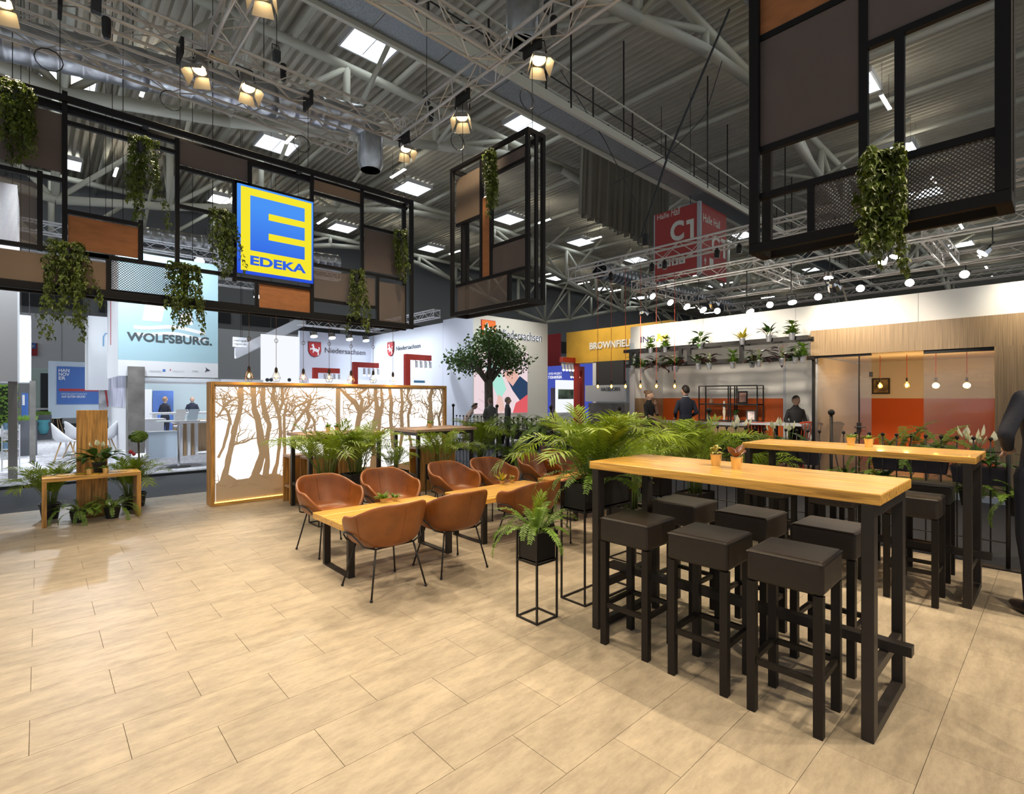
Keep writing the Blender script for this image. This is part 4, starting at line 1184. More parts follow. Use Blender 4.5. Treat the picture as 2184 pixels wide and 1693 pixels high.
pane_y(ef, Yp, -60, 190, 133, 368, m_fab_grey); pane_y(ef, Yp, -60, 362, 78, 522, m_fine, 'mesh_panel'); pane_y(ef, Yp, -60, 520, 228, 618, m_fab_tan)
pane_y(ef, Yp, 145, 458, 297, 551, m_copper); pane_y(ef, Yp, 238, 552, 372, 632, m_perf, 'perforated_panel'); pane_y(ef, Yp, 383, 300, 528, 388, m_fab_grey)
pane_y(ef, Yp, 553, 602, 661, 669, m_copper); pane_y(ef, Yp, 670, 383, 769, 432, m_fab_tan); pane_y(ef, Yp, 670, 572, 800, 652, m_fine, 'mesh_panel')
pane_y(ef, Yp, 777, 487, 864, 592, m_fab_grey); pane_y(ef, Yp, 808, 600, 864, 690, m_fine, 'mesh_panel')
# sign
sg = thing('lightbox_sign', 'glowing yellow and blue lightbox sign with a large E and lettering below', 'sign', (2.085, 8.06, 3.345))
SW, SH = 1.09, 1.285
def egrad(name, c0, c1, s):
    m = emis(name, c0, s); N = m.node_tree.nodes; L = m.node_tree.links
    tc = N.new('ShaderNodeTexCoord'); sp = N.new('ShaderNodeSeparateXYZ'); r = N.new('ShaderNodeValToRGB')
    r.color_ramp.elements[0].color = (*c0, 1); r.color_ramp.elements[1].color = (*c1, 1)
    L.new(tc.outputs['Object'], sp.inputs[0]); L.new(sp.outputs[2], r.inputs[0])
    e = [n for n in N if n.type == 'EMISSION'][0]; L.new(r.outputs[0], e.inputs[0]); return m
e_blue = egrad('lit_blue', (.025, .085, .72), (.07, .30, .93), 1.0)
e_yel = emis('lit_yellow', (.93, .80, .03), 1.0)
b1('case', (0, .02, 0), (SW, .10, SH), m_dark, sg)
b1('blue_rim', (0, 0, 0), (SW, .02, SH), e_blue, sg)
b1('yellow_face', (.045, -.022, .045), (SW-.035, 0, SH-.035), e_yel, sg)
ex0, ex1, ez0, ez1 = .165, .945, .345, 1.14
for a, c in (((ex0, ez0), (ex0+.25, ez1)), ((ex0+.25, ez0), (ex1, ez0+.195)), ((ex0+.25, ez0+.295), (ex1, ez0+.49)), ((ex0+.25, ez0+.59), (ex1, ez1))):
    b1('letter_bar', (a[0], -.03, a[1]), (c[0], -.022, c[1]), e_blue, sg)
text('EDEKA', (.165, -.0225, .135), (1, 0, 0), (0, 0, 1), .80, .135, e_blue, sg, bold=.035, dep=.006)

def xframe(Y0, Y1, Z0, Z1, label, X=4.72, D=.34, w=.06):
    t = thing('hanging_display', label, 'frame', (0, 0, 0))
    for x in (X, X+D-.05):
        b1('rail', (x, Y0, Z1-w), (x+.05, Y1, Z1), m_frame, t, .005); b1('rail', (x, Y0, Z0), (x+.05, Y1, Z0+w), m_frame, t, .005)
        for y in (Y0, Y1-w): b1('post', (x, y, Z0+w), (x+.05, y+w, Z1-w), m_frame, t, .005)
    b1('post', (X+D/2-.025, Y0, Z0+w), (X+D/2+.025, Y0+.03, Z1-w), m_frame, t)
    for y in (Y0, Y1-w):
        for z in (Z0, Z1-w): b1('spacer', (X+.05, y, z), (X+D-.05, y+w, z+w), m_frame, t)
    return t
def pane_x(par, X, u0, v0, u1, v1, m, name='panel'):
    a = AX(u0, v0, X); c = AX(u1, v1, X)
    o = MB().box((0, 0, 0), (a.y-c.y, .008, abs(a.z-c.z))).build(name, m, par); o.location = (X, c.y, min(a.z, c.z)); o.rotation_euler.z = pi/2; return o
def pane_xr(par, X, u0, u1, z0, z1, m, name='panel'):
    y0 = AX(u1, 500, X).y; y1 = AX(u0, 500, X).y
    o = MB().box((0, 0, 0), (y1-y0, .008, z1-z0)).build(name, m, par); o.location = (X, y0, z0); o.rotation_euler.z = pi/2; return o
def zb(par, X, u0, u1, z, w=.045): b1('transom', (X-.02, AX(u1, 500, X).y, z-w/2), (X+.03, AX(u0, 500, X).y, z+w/2), m_frame, par)
def yb(par, X, u, z0, z1, w=.045): y = AX(u, 500, X).y; b1('mullion', (X-.021, y-w/2, z0), (X+.031, y+w/2, z1), m_frame, par)
mf = xframe(4.80, 6.54, 2.81, 5.12, 'tall narrow black hanging frame with a copper strip, above the leather chairs')
MX = 4.90
zt = lambda u, v: AX(u, v, MX).z
z1 = zt(975, 481); z2 = zt(1053, 372); z3 = zt(1052, 526); z4 = zt(979, 609)
zb(mf, MX, 974, 1026, z1); zb(mf, MX, 1052, 1130, z2); zb(mf, MX, 1052, 1130, z3); zb(mf, MX, 974, 1130, z4)
yb(mf, MX, 987, z4, z1); yb(mf, MX, 1027, z4, z1+.9); yb(mf, MX, 1048, z4, 5.08); yb(mf, MX, 1086, 2.86, z4)
pane_xr(mf, MX, 974, 1026, z1, 5.03, m_fab_tan); pane_xr(mf, MX, 1053, 1120, z2, 5.0, m_fab_grey); pane_xr(mf, MX, 1030, 1045, z4, z1+.25, m_copper)
pane_xr(mf, MX, 1052, 1120, z4, z3, m_fab_grey); pane_xr(mf, MX, 977, 1083, 2.88, z4, m_fine, 'mesh_panel')
rf = xframe(.24, 1.95, 2.85, 6.2, 'large black hanging frame with taupe and copper panels over the fence-side bar table', w=.085)
RX = 4.80
zt = lambda u, v: AX(u, v, RX).z
z1 = zt(1620, 322); z2 = zt(1630, 418); z3 = zt(1851, 98); z0 = zt(1620, 86)
zb(rf, RX, 1605, 1835, z0, .055); zb(rf, RX, 1605, 1835, z1, .055); zb(rf, RX, 1605, 2150, z2, .055); zb(rf, RX, 1845, 2150, z3, .055)
yb(rf, RX, 1842, z2, 6.1, .06); yb(rf, RX, 1919, z2, z3, .06); yb(rf, RX, 1730, 2.93, z2, .05)
pane_xr(rf, RX, 1612, 1838, z1, z0, m_fab_grey); pane_xr(rf, RX, 1612, 1838, z0, 6.15, m_copper); pane_xr(rf, RX, 1845, 2140, z3, 6.15, m_fab_grey)
pane_xr(rf, RX, 1733, 2140, 2.93, z2, m_perf, 'perforated_panel')
# ivy on the frames
def ivy_y(u, v, w, v2, label, **k):
    p = AY(u, v, 8.0); q = AY(u, v2, 8.0); ivy(p.x, 8.0, p.z, w, p.z-q.z, label, **k)
ivy_y(40, 195, .42, 370, 'dense ivy hanging over the dark fabric panel at the end of the wide frame', seed=1, n=520)
ivy_y(302, 305, .36, 500, 'ivy trailing past the copper panel of the wide frame', seed=2, n=420)
ivy_y(140, 530, .48, 745, 'long ivy hanging below the wide frame beside the blue poster', seed=3, n=520)
ivy_y(472, 460, .38, 605, 'ivy hanging beside the yellow and blue sign', seed=4, n=420)
ivy_y(392, 575, .50, 725, 'ivy hanging in front of the pale blue hanging cube', seed=5, n=460)
ivy_y(762, 585, .26, 720, 'narrow ivy hanging below the sign end of the wide frame', seed=6, n=300)
ivy_y(853, 500, .28, 615, 'small ivy at the end post of the wide frame', seed=7, n=260)
p = AX(1040, 335, 4.66); q = AX(1040, 480, 4.66); ivy(4.66, p.y, p.z, .24, p.z-q.z, 'ivy draped inside the tall narrow hanging frame', n=380, seed=8)
p = AX(1876, 345, 4.6); q = AX(1876, 625, 4.6); ivy(4.6, p.y, p.z, .34, p.z-q.z, 'big ivy hanging below the large frame over the fence-side bar table', n=620, seed=9, ls=.065, d=.16)
# ---------------------------------------------------------------- aluminium trusses
def truss(p0, p1, label, s=.29, group=None, m=m_alu, rc=.024, rl=.009):
    p0 = Vector(p0); p1 = Vector(p1); d = p1-p0; L = d.length; d = d/L
    t = thing('lighting_truss', label, 'truss', p0, math.atan2(d.y, d.x), group)
    h = s/2
    C = [(-h, -h), (h, -h), (h, h), (-h, h)]
    for y, z in C: MB().cyl((0, y, z), (L, y, z), rc, n=8).build('chord', m, t, smooth=True)
    n = max(2, int(round(L/(s*1.25)))); b = MB(); st = L/n
    for k in range(4):
        a, c = C[k], C[(k+1) % 4]
        for i in range(n):
            q0, q1 = (a, c) if (i+k) % 2 == 0 else (c, a)
            b.cyl((i*st, q0[0], q0[1]), ((i+1)*st, q1[0], q1[1]), rl, n=5, cap=False)
    for x in (0.02, L-.02):
        for k in range(4): b.cyl((x, *C[k]), (x, *C[(k+1) % 4]), rl*1.3, n=5)
    b.build('lacing', m, t)['kind'] = 'stuff'
    return t
TZ = 6.47
truss((-4, 8.3, TZ), (4.80, 8.3, TZ), 'aluminium truss running above the wide hanging frame, with warm spotlights')
truss((-4, 9.3, TZ-.05), (4.4, 9.3, TZ-.05), 'second aluminium truss parallel behind the one above the wide frame')
truss((4.96, -5, TZ), (4.96, 8.45, TZ), 'aluminium truss running above the narrow frame and the large frame')
truss((-4, 5.55, TZ), (4.80, 5.55, TZ), 'aluminium truss crossing below the catwalk')
truss((1.86, 5.72, TZ), (1.86, 8.13, TZ), 'short steep aluminium truss joining the two crossing trusses')
R1 = truss((10.6, 9.1, 4.86), (10.6, -9, 4.86), 'aluminium truss over the aisle with hanging bulbs on red cords', group='trusses over the orange stand')
truss((14, 9.4, 5.1), (14, -9, 5.1), 'aluminium truss over the plant shelf of the orange stand', group='trusses over the orange stand')
truss((14.2, 9.25, 5.1), (17.3, 9.25, 5.1), 'aluminium cross truss at the corner of the orange stand grid', group='trusses over the orange stand')
truss((17.5, 9.4, 5.15), (17.5, -7, 5.15), 'aluminium truss with bright star-like floodlights behind the orange stand', group='trusses over the orange stand')
truss((14.2, 2.0, 5.1), (17.3, 2.0, 5.1), 'aluminium cross truss in the middle of the orange stand grid', group='trusses over the orange stand')
truss((14.2, 5.6, 5.1), (17.3, 5.6, 5.1), 'aluminium cross truss near the hall sign side of the orange stand grid', group='trusses over the orange stand')
truss((24, 11, 5.8), (24, -4, 5.8), 'distant aluminium truss behind the floodlights', group='trusses over the orange stand')
for a, c, lb in (((-2, 19, 6.2), (8.5, 19, 6.2), 'bright aluminium truss over the white stand, nearer the aisle'), ((-2, 24, 6.4), (8.5, 24, 6.4), 'bright aluminium truss over the white stand, nearer the hall wall'),
                 ((4.6, 17, 6.2), (4.6, 24, 6.2), 'bright aluminium cross truss over the white stand behind the sign'), ((8.0, 21.9, 4.75), (13, 21.9, 4.75), 'truss with white spotlights along the crest stand back wall'),
                 ((11.3, 16.5, 4.8), (11.3, 21.7, 4.8), 'truss along the crest stand side wall')):
    truss(a, c, lb, m=mat('bright_aluminium', (.8, .8, .82), .4, metal=.4))
# cords of light on the trusses: spotlights with barn doors
spot_parts = {}
def spot_mesh():
    if spot_parts: return spot_parts
    spot_parts['body'] = MB().lathe([(.075, .30), (.085, .28), (.085, .12), (.10, .10), (.105, 0), (.095, 0), (.095, .02)], 16).mesh('body', mat('spot_housing', (.42, .40, .38), .35, metal=.7), True)
    spot_parts['lens'] = MB().lathe([(.001, .014), (.09, .014)], 16, cap=False).mesh('lens', e_warm)
    spot_parts['door'] = MB().add([(-.085, 0, 0), (.085, 0, 0), (.12, .06, -.17), (-.12, .06, -.17)], [(0, 1, 2, 3)]).mesh('barn_door', mat('barn_door_steel', (.50, .46, .40), .45, metal=.4))
    spot_parts['yoke'] = MB().tube([(-.115, 0, .17), (-.115, 0, .42), (.115, 0, .42), (.115, 0, .17)], .011, 5).mesh('yoke', m_steel)
    return spot_parts
WARM = (1, .815, .57)
def barn_spot(p, aim, label, e=0, size=68, rod=.25, group='barn-door spotlights on the trusses'):
    sp = spot_mesh(); p = Vector(p); t = thing('barn_door_spot', label, 'spotlight', p, 0, group)
    qt = (Vector(aim)-p).to_track_quat('-Z', 'Y'); t.rotation_euler = qt.to_euler()
    put('body', sp['body'], t); put('lens', sp['lens'], t); put('yoke', sp['yoke'], t)
    for k in range(4): put('barn_door', sp['door'], t, (.1*cos(k*pi/2+pi/2), .1*sin(k*pi/2+pi/2), 0), (0, 0, k*pi/2))
    up = qt.inverted() @ Vector((0, 0, 1))
    c = Vector((0, 0, .42)); MB().cyl(c, c+up*rod, .012, n=6).build('clamp', m_alu, t)
    if e: lamp('SPOT', 'spot_light', p+(Vector(aim)-p).normalized()*.12, e, WARM, aim, .06, size, .75)
    return t
E1 = 420
for (p, aim, lb) in ((AY(425, 150, 8.3), (.2, 6.2, 0), 'barn-door spotlight on the truss above the copper panel, tilted to the empty floor'),
                     (AY(530, 188, 8.3), (2.4, 5.4, 0), 'barn-door spotlight on the truss above the sign, tilted to the leather chairs'),
                     (AY(866, 318, 8.3), (4.4, 5.6, 0), 'barn-door spotlight below the truss corner over the end of the wide frame'),
                     (AX(985, 250, 4.96), (3.4, 5.0, 0), 'barn-door spotlight on the truss above the narrow frame, doors wide open'),
                     (AX(1150, 128, 4.96), (3.6, 2.6, 0), 'barn-door spotlight near the truss crossing, lens glowing towards the bar tables'),
                     (Vector((1.86, 6.2, 6.15)), (1.2, 4.6, 0), 'barn-door spotlight under the short steep truss'),
                     (AY(5, 5, 8.3), (-1, 6.5, 0), 'barn-door spotlight on the truss over the dark fabric panel')):
    barn_spot(p, aim, lb, E1)
# further spots of the same rig, beyond the top of the picture
for p, aim in (((4.96, 1.2, 6.15), (3.2, .9, 0)), ((4.96, -1.5, 6.15), (3.2, 1.0, 0)), ((4.96, 3.6, 6.15), (5.6, 1.6, 0)), ((-.5, 5.55, 6.15), (.6, 4.2, 0)), ((2.6, 5.55, 6.15), (2.9, 3.9, .4)), ((.8, 1.0, 6.15), (1.0, 1.9, 0)), ((-1.5, 2.5, 6.15), (0, 3.2, 0)), ((2.2, -1.2, 6.15), (2.6, .9, 0)), ((4.96, -3, 6.15), (5.2, .4, .5))):
    lamp('SPOT', 'spot_light', p, E1*(1.45 if p[0] > 2 and p[1] < 4 else 1), WARM, aim, .045, 70, .75)
for x, ax_ in ((1.2, 2.4), (3.0, 3.6), (4.4, 5.0)): lamp('SPOT', 'spot_light', (x, 5.3, 6.15), 260, WARM, (ax_, 8.2, .9), .08, 60, .8)  # added spots without fixtures, brightening the tree screen front
lamp('SPOT', 'spot_light', (-.6, 5.5, 6.15), 420, WARM, (.5, 8.4, .5), .05, 40, .8)  # added spot without a fixture, brightening the bench
# chain hoists and straps
def hoist(p, zt, label, zb=None):
    t = thing('chain_hoist', label, 'hoist', p)
    b1('motor', (-.05, -.05, -.07), (.05, .05, .08), m_dark, t, .01)
    MB().lathe([(.03, -.34), (.045, -.3), (.05, -.1), (.04, -.08)], 10, c=(.1, 0, 0)).build('chain_bag', m_blk, t)
    MB().cyl((0, 0, .12), (0, 0, zt-p[2]), .006, n=4).build('chain', m_steel, t)
    MB().tube([(.05, .05, .12), (.05, .05, .2), (-.05, .05, .2), (-.05, .05, .12)], .008, 5).build('handle', m_blk, t)
    if zb is not None: MB().cyl((0, 0, -.1), (0, 0, zb-p[2]), .005, n=4).build('wire', m_steel, t)
hoist(AY(590, 120, 8.3), 14.3, 'black chain hoist with a green mark above the truss over the sign')
hoist(AX(910, 215, 5.3), 13.5, 'black chain hoist with a hanging bag by the truss corner')
hoist(AY(205, 15, 8.1), 14.3, 'black chain hoist over the truss end above the dark panel')
hoist(AX(1170, 15, 5.0), 14.3, 'black chain hoist at the truss near the duct bend')
m_strap = mat('black_sling', (.012, .012, .012), .8)
def sling(x, y, zt, zb, label):
    t = thing('wire_sling', label, 'sling', (x, y, zb))
    b1('strap', (-.02, -.165, zt-zb-.12), (.02, .165, zt-zb+.1), m_strap, t)
    MB().cyl((0, 0, .06), (0, 0, zt-zb-.12), .005, n=4).build('wire', m_steel, t)
    MB().tube([(.025*cos(k*pi/4), 0, .035+.03*sin(k*pi/4)) for k in range(8)], .006, 5, closed=True).build('shackle', m_chrome, t)
    MB().tube([(-.1+.13*cos(k*pi/6), 0, .42+.13*sin(k*pi/6)) for k in range(12)], .007, 4, closed=True).build('wire_loop', m_dark, t)
for u, lb in ((384, 'black sling and wire holding the wide frame above the copper panel'), (657, 'black sling and wire holding the wide frame beside the sign'), (862, 'wire sling with a loop holding the end of the wide frame'), (128, 'wire sling holding the dark end of the wide frame')):
    sling(AY(u, 300, 8.25).x, 8.25, TZ-.15, 5.165, lb)
sling(4.9, 6.45, TZ-.15, 5.125, 'wire sling with brass hook holding the narrow frame at its screen side')
sling(4.9, 4.9, TZ-.15, 5.125, 'wire sling with twin shackles holding the narrow frame at its near corner')
# red cord bulbs over the aisle
globe = MB().lathe([(.004, 0), (.03, .012), (.046, .045), (.044, .07), (.028, .10), (.015, .125), (.014, .14)], 14).mesh('bulb', glass_mat('amber_bulb_glass', (1, .8, .45), .07))
fil2 = MB().ball((0, 0, .06), .024, 8, 6, sc=(1, 1, 1.4)).mesh('filament', e_bulb)
sock = MB().lathe([(.018, .13), (.02, .19), (.008, .205), (.003, .215)], 10).mesh('socket', m_blk)
m_rcord = mat('red_cord', (.45, .06, .02), .7)
def red_bulb(x, y, z, zt, label, group):
    t = thing('bulb_pendant', label, 'lamp', (x, y, z), 0, group)
    put('bulb', globe, t); put('filament', fil2, t); put('socket', sock, t)
    MB().cyl((0, 0, .2), (0, 0, zt-z), .006, n=5).build('cord', m_rcord, t)
for k, u in enumerate((1275, 1304, 1334, 1366, 1400, 1439)):
    p = AX(u, 829, 10.6); red_bulb(10.6, p.y, p.z, 4.72, 'bare amber bulb on a red cord from the aisle truss, %s from its free end' % ords[k], 'amber bulbs in a row over the aisle')
# ---------------------------------------------------------------- orange meeting stand
IX = 11.2
w = struct(thing('wall_meeting_front', 'warm white fascia wall above the veneer portal and plant shelf', 'wall'))
yA = AX(1345, 700, IX).y
for k in range(7):
    y1 = yA-k*1.96; b1('panel', (IX, y1-1.955, 2.78), (IX+.08, y1, 3.36), m_whitew, w)
po = struct(thing('door_portal', 'striped brown veneer portal framing the glass meeting room', 'door'))
yB = AX(1731, 700, IX).y; yC = AX(2122, 700, IX).y
for k in range(3): b1('panel', (IX-.06, yB-(k+1)*(yB-yC+2)/3+.002, 2.36), (IX+.06, yB-k*(yB-yC+2)/3, 2.86), m_veneer, po)
b1('post_panel', (IX-.06, yC-2, 0.03), (IX+.06, yC, 2.36), m_veneer, po)
# glass front
def frosted(name):
    m = bpy.data.materials.new(name); m.use_nodes = True; N = m.node_tree.nodes; L = m.node_tree.links; N.clear()
    out = N.new('ShaderNodeOutputMaterial'); t = N.new('ShaderNodeBsdfTransparent'); r = N.new('ShaderNodeBsdfRefraction'); r.inputs['Roughness'].default_value = .35; r.inputs['IOR'].default_value = 1.02; r.inputs[0].default_value = (.93, .9, .86, 1)
    d = N.new('ShaderNodeBsdfDiffuse'); d.inputs[0].default_value = (.5, .47, .43, 1); m1 = N.new('ShaderNodeMixShader'); m1.inputs[0].default_value = .25
    L.new(r.outputs[0], m1.inputs[1]); L.new(d.outputs[0], m1.inputs[2])
    g = N.new('ShaderNodeTexCoord'); s = N.new('ShaderNodeSeparateXYZ'); rp = N.new('ShaderNodeMapRange'); rp.inputs[1].default_value = 2.05; rp.inputs[2].default_value = 1.7; rp.inputs[3].default_value = 0; rp.inputs[4].default_value = .92
    L.new(g.outputs['Object'], s.inputs[0]); L.new(s.outputs[2], rp.inputs[0])
    m2 = N.new('ShaderNodeMixShader'); L.new(rp.outputs[0], m2.inputs[0]); L.new(t.outputs[0], m2.inputs[1]); L.new(m1.outputs[0], m2.inputs[2])
    gl = N.new('ShaderNodeBsdfGlossy'); gl.inputs['Roughness'].default_value = .05; m3 = N.new('ShaderNodeMixShader'); m3.inputs[0].default_value = .05
    L.new(m2.outputs[0], m3.inputs[1]); L.new(gl.outputs[0], m3.inputs[2]); L.new(m3.outputs[0], out.inputs[0]); MATS[name] = m; return m
m_fg = frosted('graded_frosted_glass')
gw = struct(thing('window_meeting_room', 'glass front of the meeting room with graded frosted film', 'window'))
yg = [AX(u, 800, IX).y for u in (1738, 1832, 1858, 1970, 2120)]
b1('pane', (IX, yg[1], .04), (IX+.012, yg[0], 2.34), m_fg, gw); b1('pane', (IX+.02, yg[2], .04), (IX+.032, yg[1], 2.34), m_fg, gw)
b1('pane', (IX, yg[4], .04), (IX+.012, yg[3], 2.34), m_fg, gw)
b1('mullion', (IX-.03, yg[0], .03), (IX+.04, yg[0]+.045, 2.36), m_blk, gw); b1('mullion', (IX, yg[1]-.008, .03), (IX+.03, yg[1]+.008, 2.34), m_blk, gw)
b1('top_rail', (IX-.02, yg[2], 2.32), (IX+.04, yg[0], 2.36), m_blk, gw); b1('top_rail', (IX-.02, yg[4], 2.30), (IX+.04, yg[3], 2.36), m_blk, gw)
MB().tube([(IX-.05, yg[1]+.06, 1.0), (IX-.05, yg[1]-.12, 1.0)], .012, 6).build('door_handle', m_chrome, gw)
b1('lock_box', (IX-.03, yg[1]-.03, .9), (IX+.04, yg[1]+.03, 1.08), m_steel, gw)
b1('hinge', (IX-.01, yg[2]-.02, 1.93), (IX+.05, yg[2]+.03, 2.02), m_steel, gw)
# back walls
BX = 12.6; MX_ = 14.4
bw = struct(thing('wall_meeting_back', 'back wall of the orange stand, white above and orange below', 'wall'))
yD = 7.62
b1('white_part', (BX, yB, 1.53), (BX+.1, yD, 2.95), m_whitew, bw); b1('orange_part', (BX-.01, yB, .03), (BX+.1, yD, 1.53), m_orange, bw)
mw = struct(thing('wall_meeting_room', 'rear wall of the glass meeting room, cream above and orange below', 'wall'))
b1('white_part', (MX_, -8, 1.53), (MX_+.1, yB, 2.95), m_whitew, mw); b1('orange_part', (MX_-.01, -8, .03), (MX_+.1, yB, 1.53), m_orange, mw)
sw = struct(thing('wall_meeting_side', 'pale side wall closing the orange stand next to the yellow fascia', 'wall'))
b1('side_panel', (IX, yA-.1, 1.53), (BX+.1, yA, 2.95), m_whitew, sw); b1('veneer_dado', (IX, yA-.11, .03), (BX+.1, yA, 1.53), m_veneer, sw)
b1('end_trim', (IX-.02, yA-.13, .03), (IX, yA+.02, 2.95), m_lgrey, sw)
pw = struct(thing('wall_meeting_partition', 'white partition between bar corner and meeting room', 'wall'))
b1('partition_panel', (IX+.2, yB-.05, .03), (MX_, yB+.05, 2.36), m_whitew, pw)
struct(b1('ceiling_meeting_room', (IX+.06, -8, 2.38), (MX_, yB, 2.42), m_whitew), 'white ceiling of the glass meeting room', 'ceiling')
dr = struct(thing('door_1', 'white door with a chrome handle in the orange stand back wall', 'door'))
ya, yb_ = AX(1676, 800, BX-.05).y, AX(1732, 800, BX-.05).y
b1('leaf', (BX-.06, yb_, .03), (BX-.012, ya, 2.45), m_whitew, dr); MB().tube([(BX-.1, yb_+.06, 1.05), (BX-.1, yb_+.18, 1.05)], .012, 6).build('door_handle', m_chrome, dr)
b1('door_frame', (BX-.07, ya, .03), (BX-.012, ya+.05, 2.5), m_lgrey, dr)
# lettering on the fascia
def tX(body, u0, vb, u1, vt, X, m, par, **k):
    a = AX(u0, vb, X); c = AX(u0, vt, X); e = AX(u1, vb, X); return text(body, a, (0, -1, 0), (0, 0, 1), a.y-e.y, c.z-a.z, m, par, **k)
def tY(body, u0, vb, u1, vt, Y, m, par, **k):
    a = AY(u0, vb, Y); c = AY(u0, vt, Y); e = AY(u1, vb, Y); return text(body, a, (1, 0, 0), (0, 0, 1), e.x-a.x, c.z-a.z, m, par, **k)
m_navy = mat('dark_blue_print', (.05, .04, .12), .5); m_txtd = mat('charcoal_print', (.05, .055, .07), .5); m_txtw = mat('white_print', (.85, .85, .85), .5); m_or = mat('orange_print', (.85, .36, .05), .5)
sgn = thing('fascia_sign', 'dark blue lettering with an orange emblem on the white fascia', 'sign', (0, 0, 0))
tX('ING', 1367, 731, 1397, 718, IX-.001, m_navy, sgn, bold=.0)
lion = [(0, .1), (.1, .5), (.05, .75), (.2, .95), (.38, .8), (.42, .55), (.6, .7), (.8, .65), (.95, .9), (1, .6), (.9, .4), (.95, .05), (.82, 0), (.78, .25), (.6, .3), (.5, 0), (.36, 0), (.38, .28), (.22, .3), (.2, 0)]
a = AX(1400, 729, IX-.002); c = AX(1424, 729, IX-.002); MB().prism(lion, a, (0, -(a.y-c.y), 0), (0, 0, .22), (-.006, 0, 0)).build('emblem', m_or, sgn)
# plant shelf
ps = thing('plant_shelf', 'black steel lattice shelf hung under the fascia, carrying zinc pots', 'shelf', (0, 0, 0))
sy0, sy1 = AX(1731, 720, IX-.2).y, AX(1342, 750, IX-.2).y
m_sh = mat('black_shelf_steel', (.018, .016, .015), .5)
for x in (IX-.42, IX-.06):
    b1('rail', (x-.03, sy0, 2.66), (x+.03, sy1, 2.74), m_sh, ps); b1('rail', (x-.03, sy0, 2.29), (x+.03, sy1, 2.37), m_sh, ps)
    for u in (1346, 1360, 1452, 1470, 1582): 
        y = AX(u, 720, x).y; b1('upright', (x-.03, y-.04, 2.37), (x+.03, y+.04, 2.66), m_sh, ps)
for u in (1344, 1400, 1470, 1530, 1590, 1660, 1725):
    y = AX(u, 720, IX-.24).y
    for z in (2.69, 2.31): b1('cross_bar', (IX-.42, y-.02, z), (IX-.06, y+.02, z+.04), m_sh, ps)
def zinc_pot(u, zlev, kind, seed, label, s=1.):
    x = IX-.5; y = AX(u, 760, x).y
    t = thing('zinc_pot_plant', label, 'plant', (x, y, zlev), 0, 'zinc pot plants on the shelf')
    round_pot(t, .062, .14, m_zinc); rn = random.Random(seed)
    me, n, sc, tl = {'rubber': (RUB, 9, (1.3, 1.9), (-.1, .8)), 'red': (REDL, 9, (1.3, 2.0), (0, .9)), 'yellow': (YEL, 22, (1.2, 1.9), (-.1, .7)), 'bush': (SUC, 50, (1.6, 3), (-.2, 1.1)), 'broad': (LILY[:2], 12, (.7, 1.0), (-.1, .6)), 'tall': (RUB, 16, (.7, 1.1), (0, .9))}[kind]
    spray(t, me, n, .11, .03, tl, sc, seed, 'leaf')
    if kind in ('tall', 'bush', 'rubber', 'red'):
        MB().cyl((0, 0, .1), (0, 0, .36), .007, n=5).build('stem', m_stem, t)
        for k in range(3): spray(t, me, max(4, n//4), .17+.07*k, .015, (.2, 1.0), sc, seed+k, 'leaf')
    MB().tube([(.08, 0, .15), (.1, 0, .2), (.06, 0, .2)], .004, 4).build('hook', m_steel, t)
    return t
for u, z, kd, lb in ((1388, 2.60, 'bush', 'round bushy zinc pot plant on the upper rail, first from the side wall'), (1419, 2.60, 'bush', 'round bushy zinc pot plant on the upper rail, second from the side wall'),
    (1494, 2.62, 'rubber', 'rubber plant in a zinc pot on the upper shelf rail'), (1583, 2.64, 'yellow', 'yellow-leaved croton in a zinc pot on the upper shelf rail'), (1640, 2.66, 'broad', 'broad-leaved plant in a zinc pot on the upper shelf rail'), (1689, 2.66, 'bush', 'variegated bush in a zinc pot on the upper shelf rail by the veneer portal'),
    (1350, 2.2, 'tall', 'climbing plant in a zinc pot at the shelf end by the side wall'), (1370, 2.14, 'rubber', 'leafy zinc pot plant on the lower rail, first from the side wall'), (1400, 2.16, 'red', 'purple-leaved zinc pot plant on the lower rail, near the side wall'), (1432, 2.16, 'rubber', 'green rubber plant in a zinc pot on the lower rail'), (1441, 2.13, 'red', 'red-leaved zinc pot plant on the lower rail beside the upright bars'),
    (1490, 2.16, 'broad', 'single broad leaf plant in a zinc pot on the lower rail'), (1513, 2.16, 'red', 'dark wide-leaved zinc pot plant on the lower rail'), (1563, 2.16, 'bush', 'airy bush with a dark leaf in a zinc pot on the lower rail'), (1604, 2.16, 'tall', 'upright climbing plant in a zinc pot on the lower rail'), (1619, 2.17, 'red', 'drooping dark plant in a zinc pot on the lower rail'), (1668, 2.18, 'red', 'large dark rubber plant in a zinc pot on the lower rail'), (1697, 2.20, 'tall', 'leafy green plant in a zinc pot on the lower rail near the portal'), (1713, 2.21, 'bush', 'small bush in a zinc pot at the portal end of the lower rail')):
    zinc_pot(u, z, kd, int(u), lb)
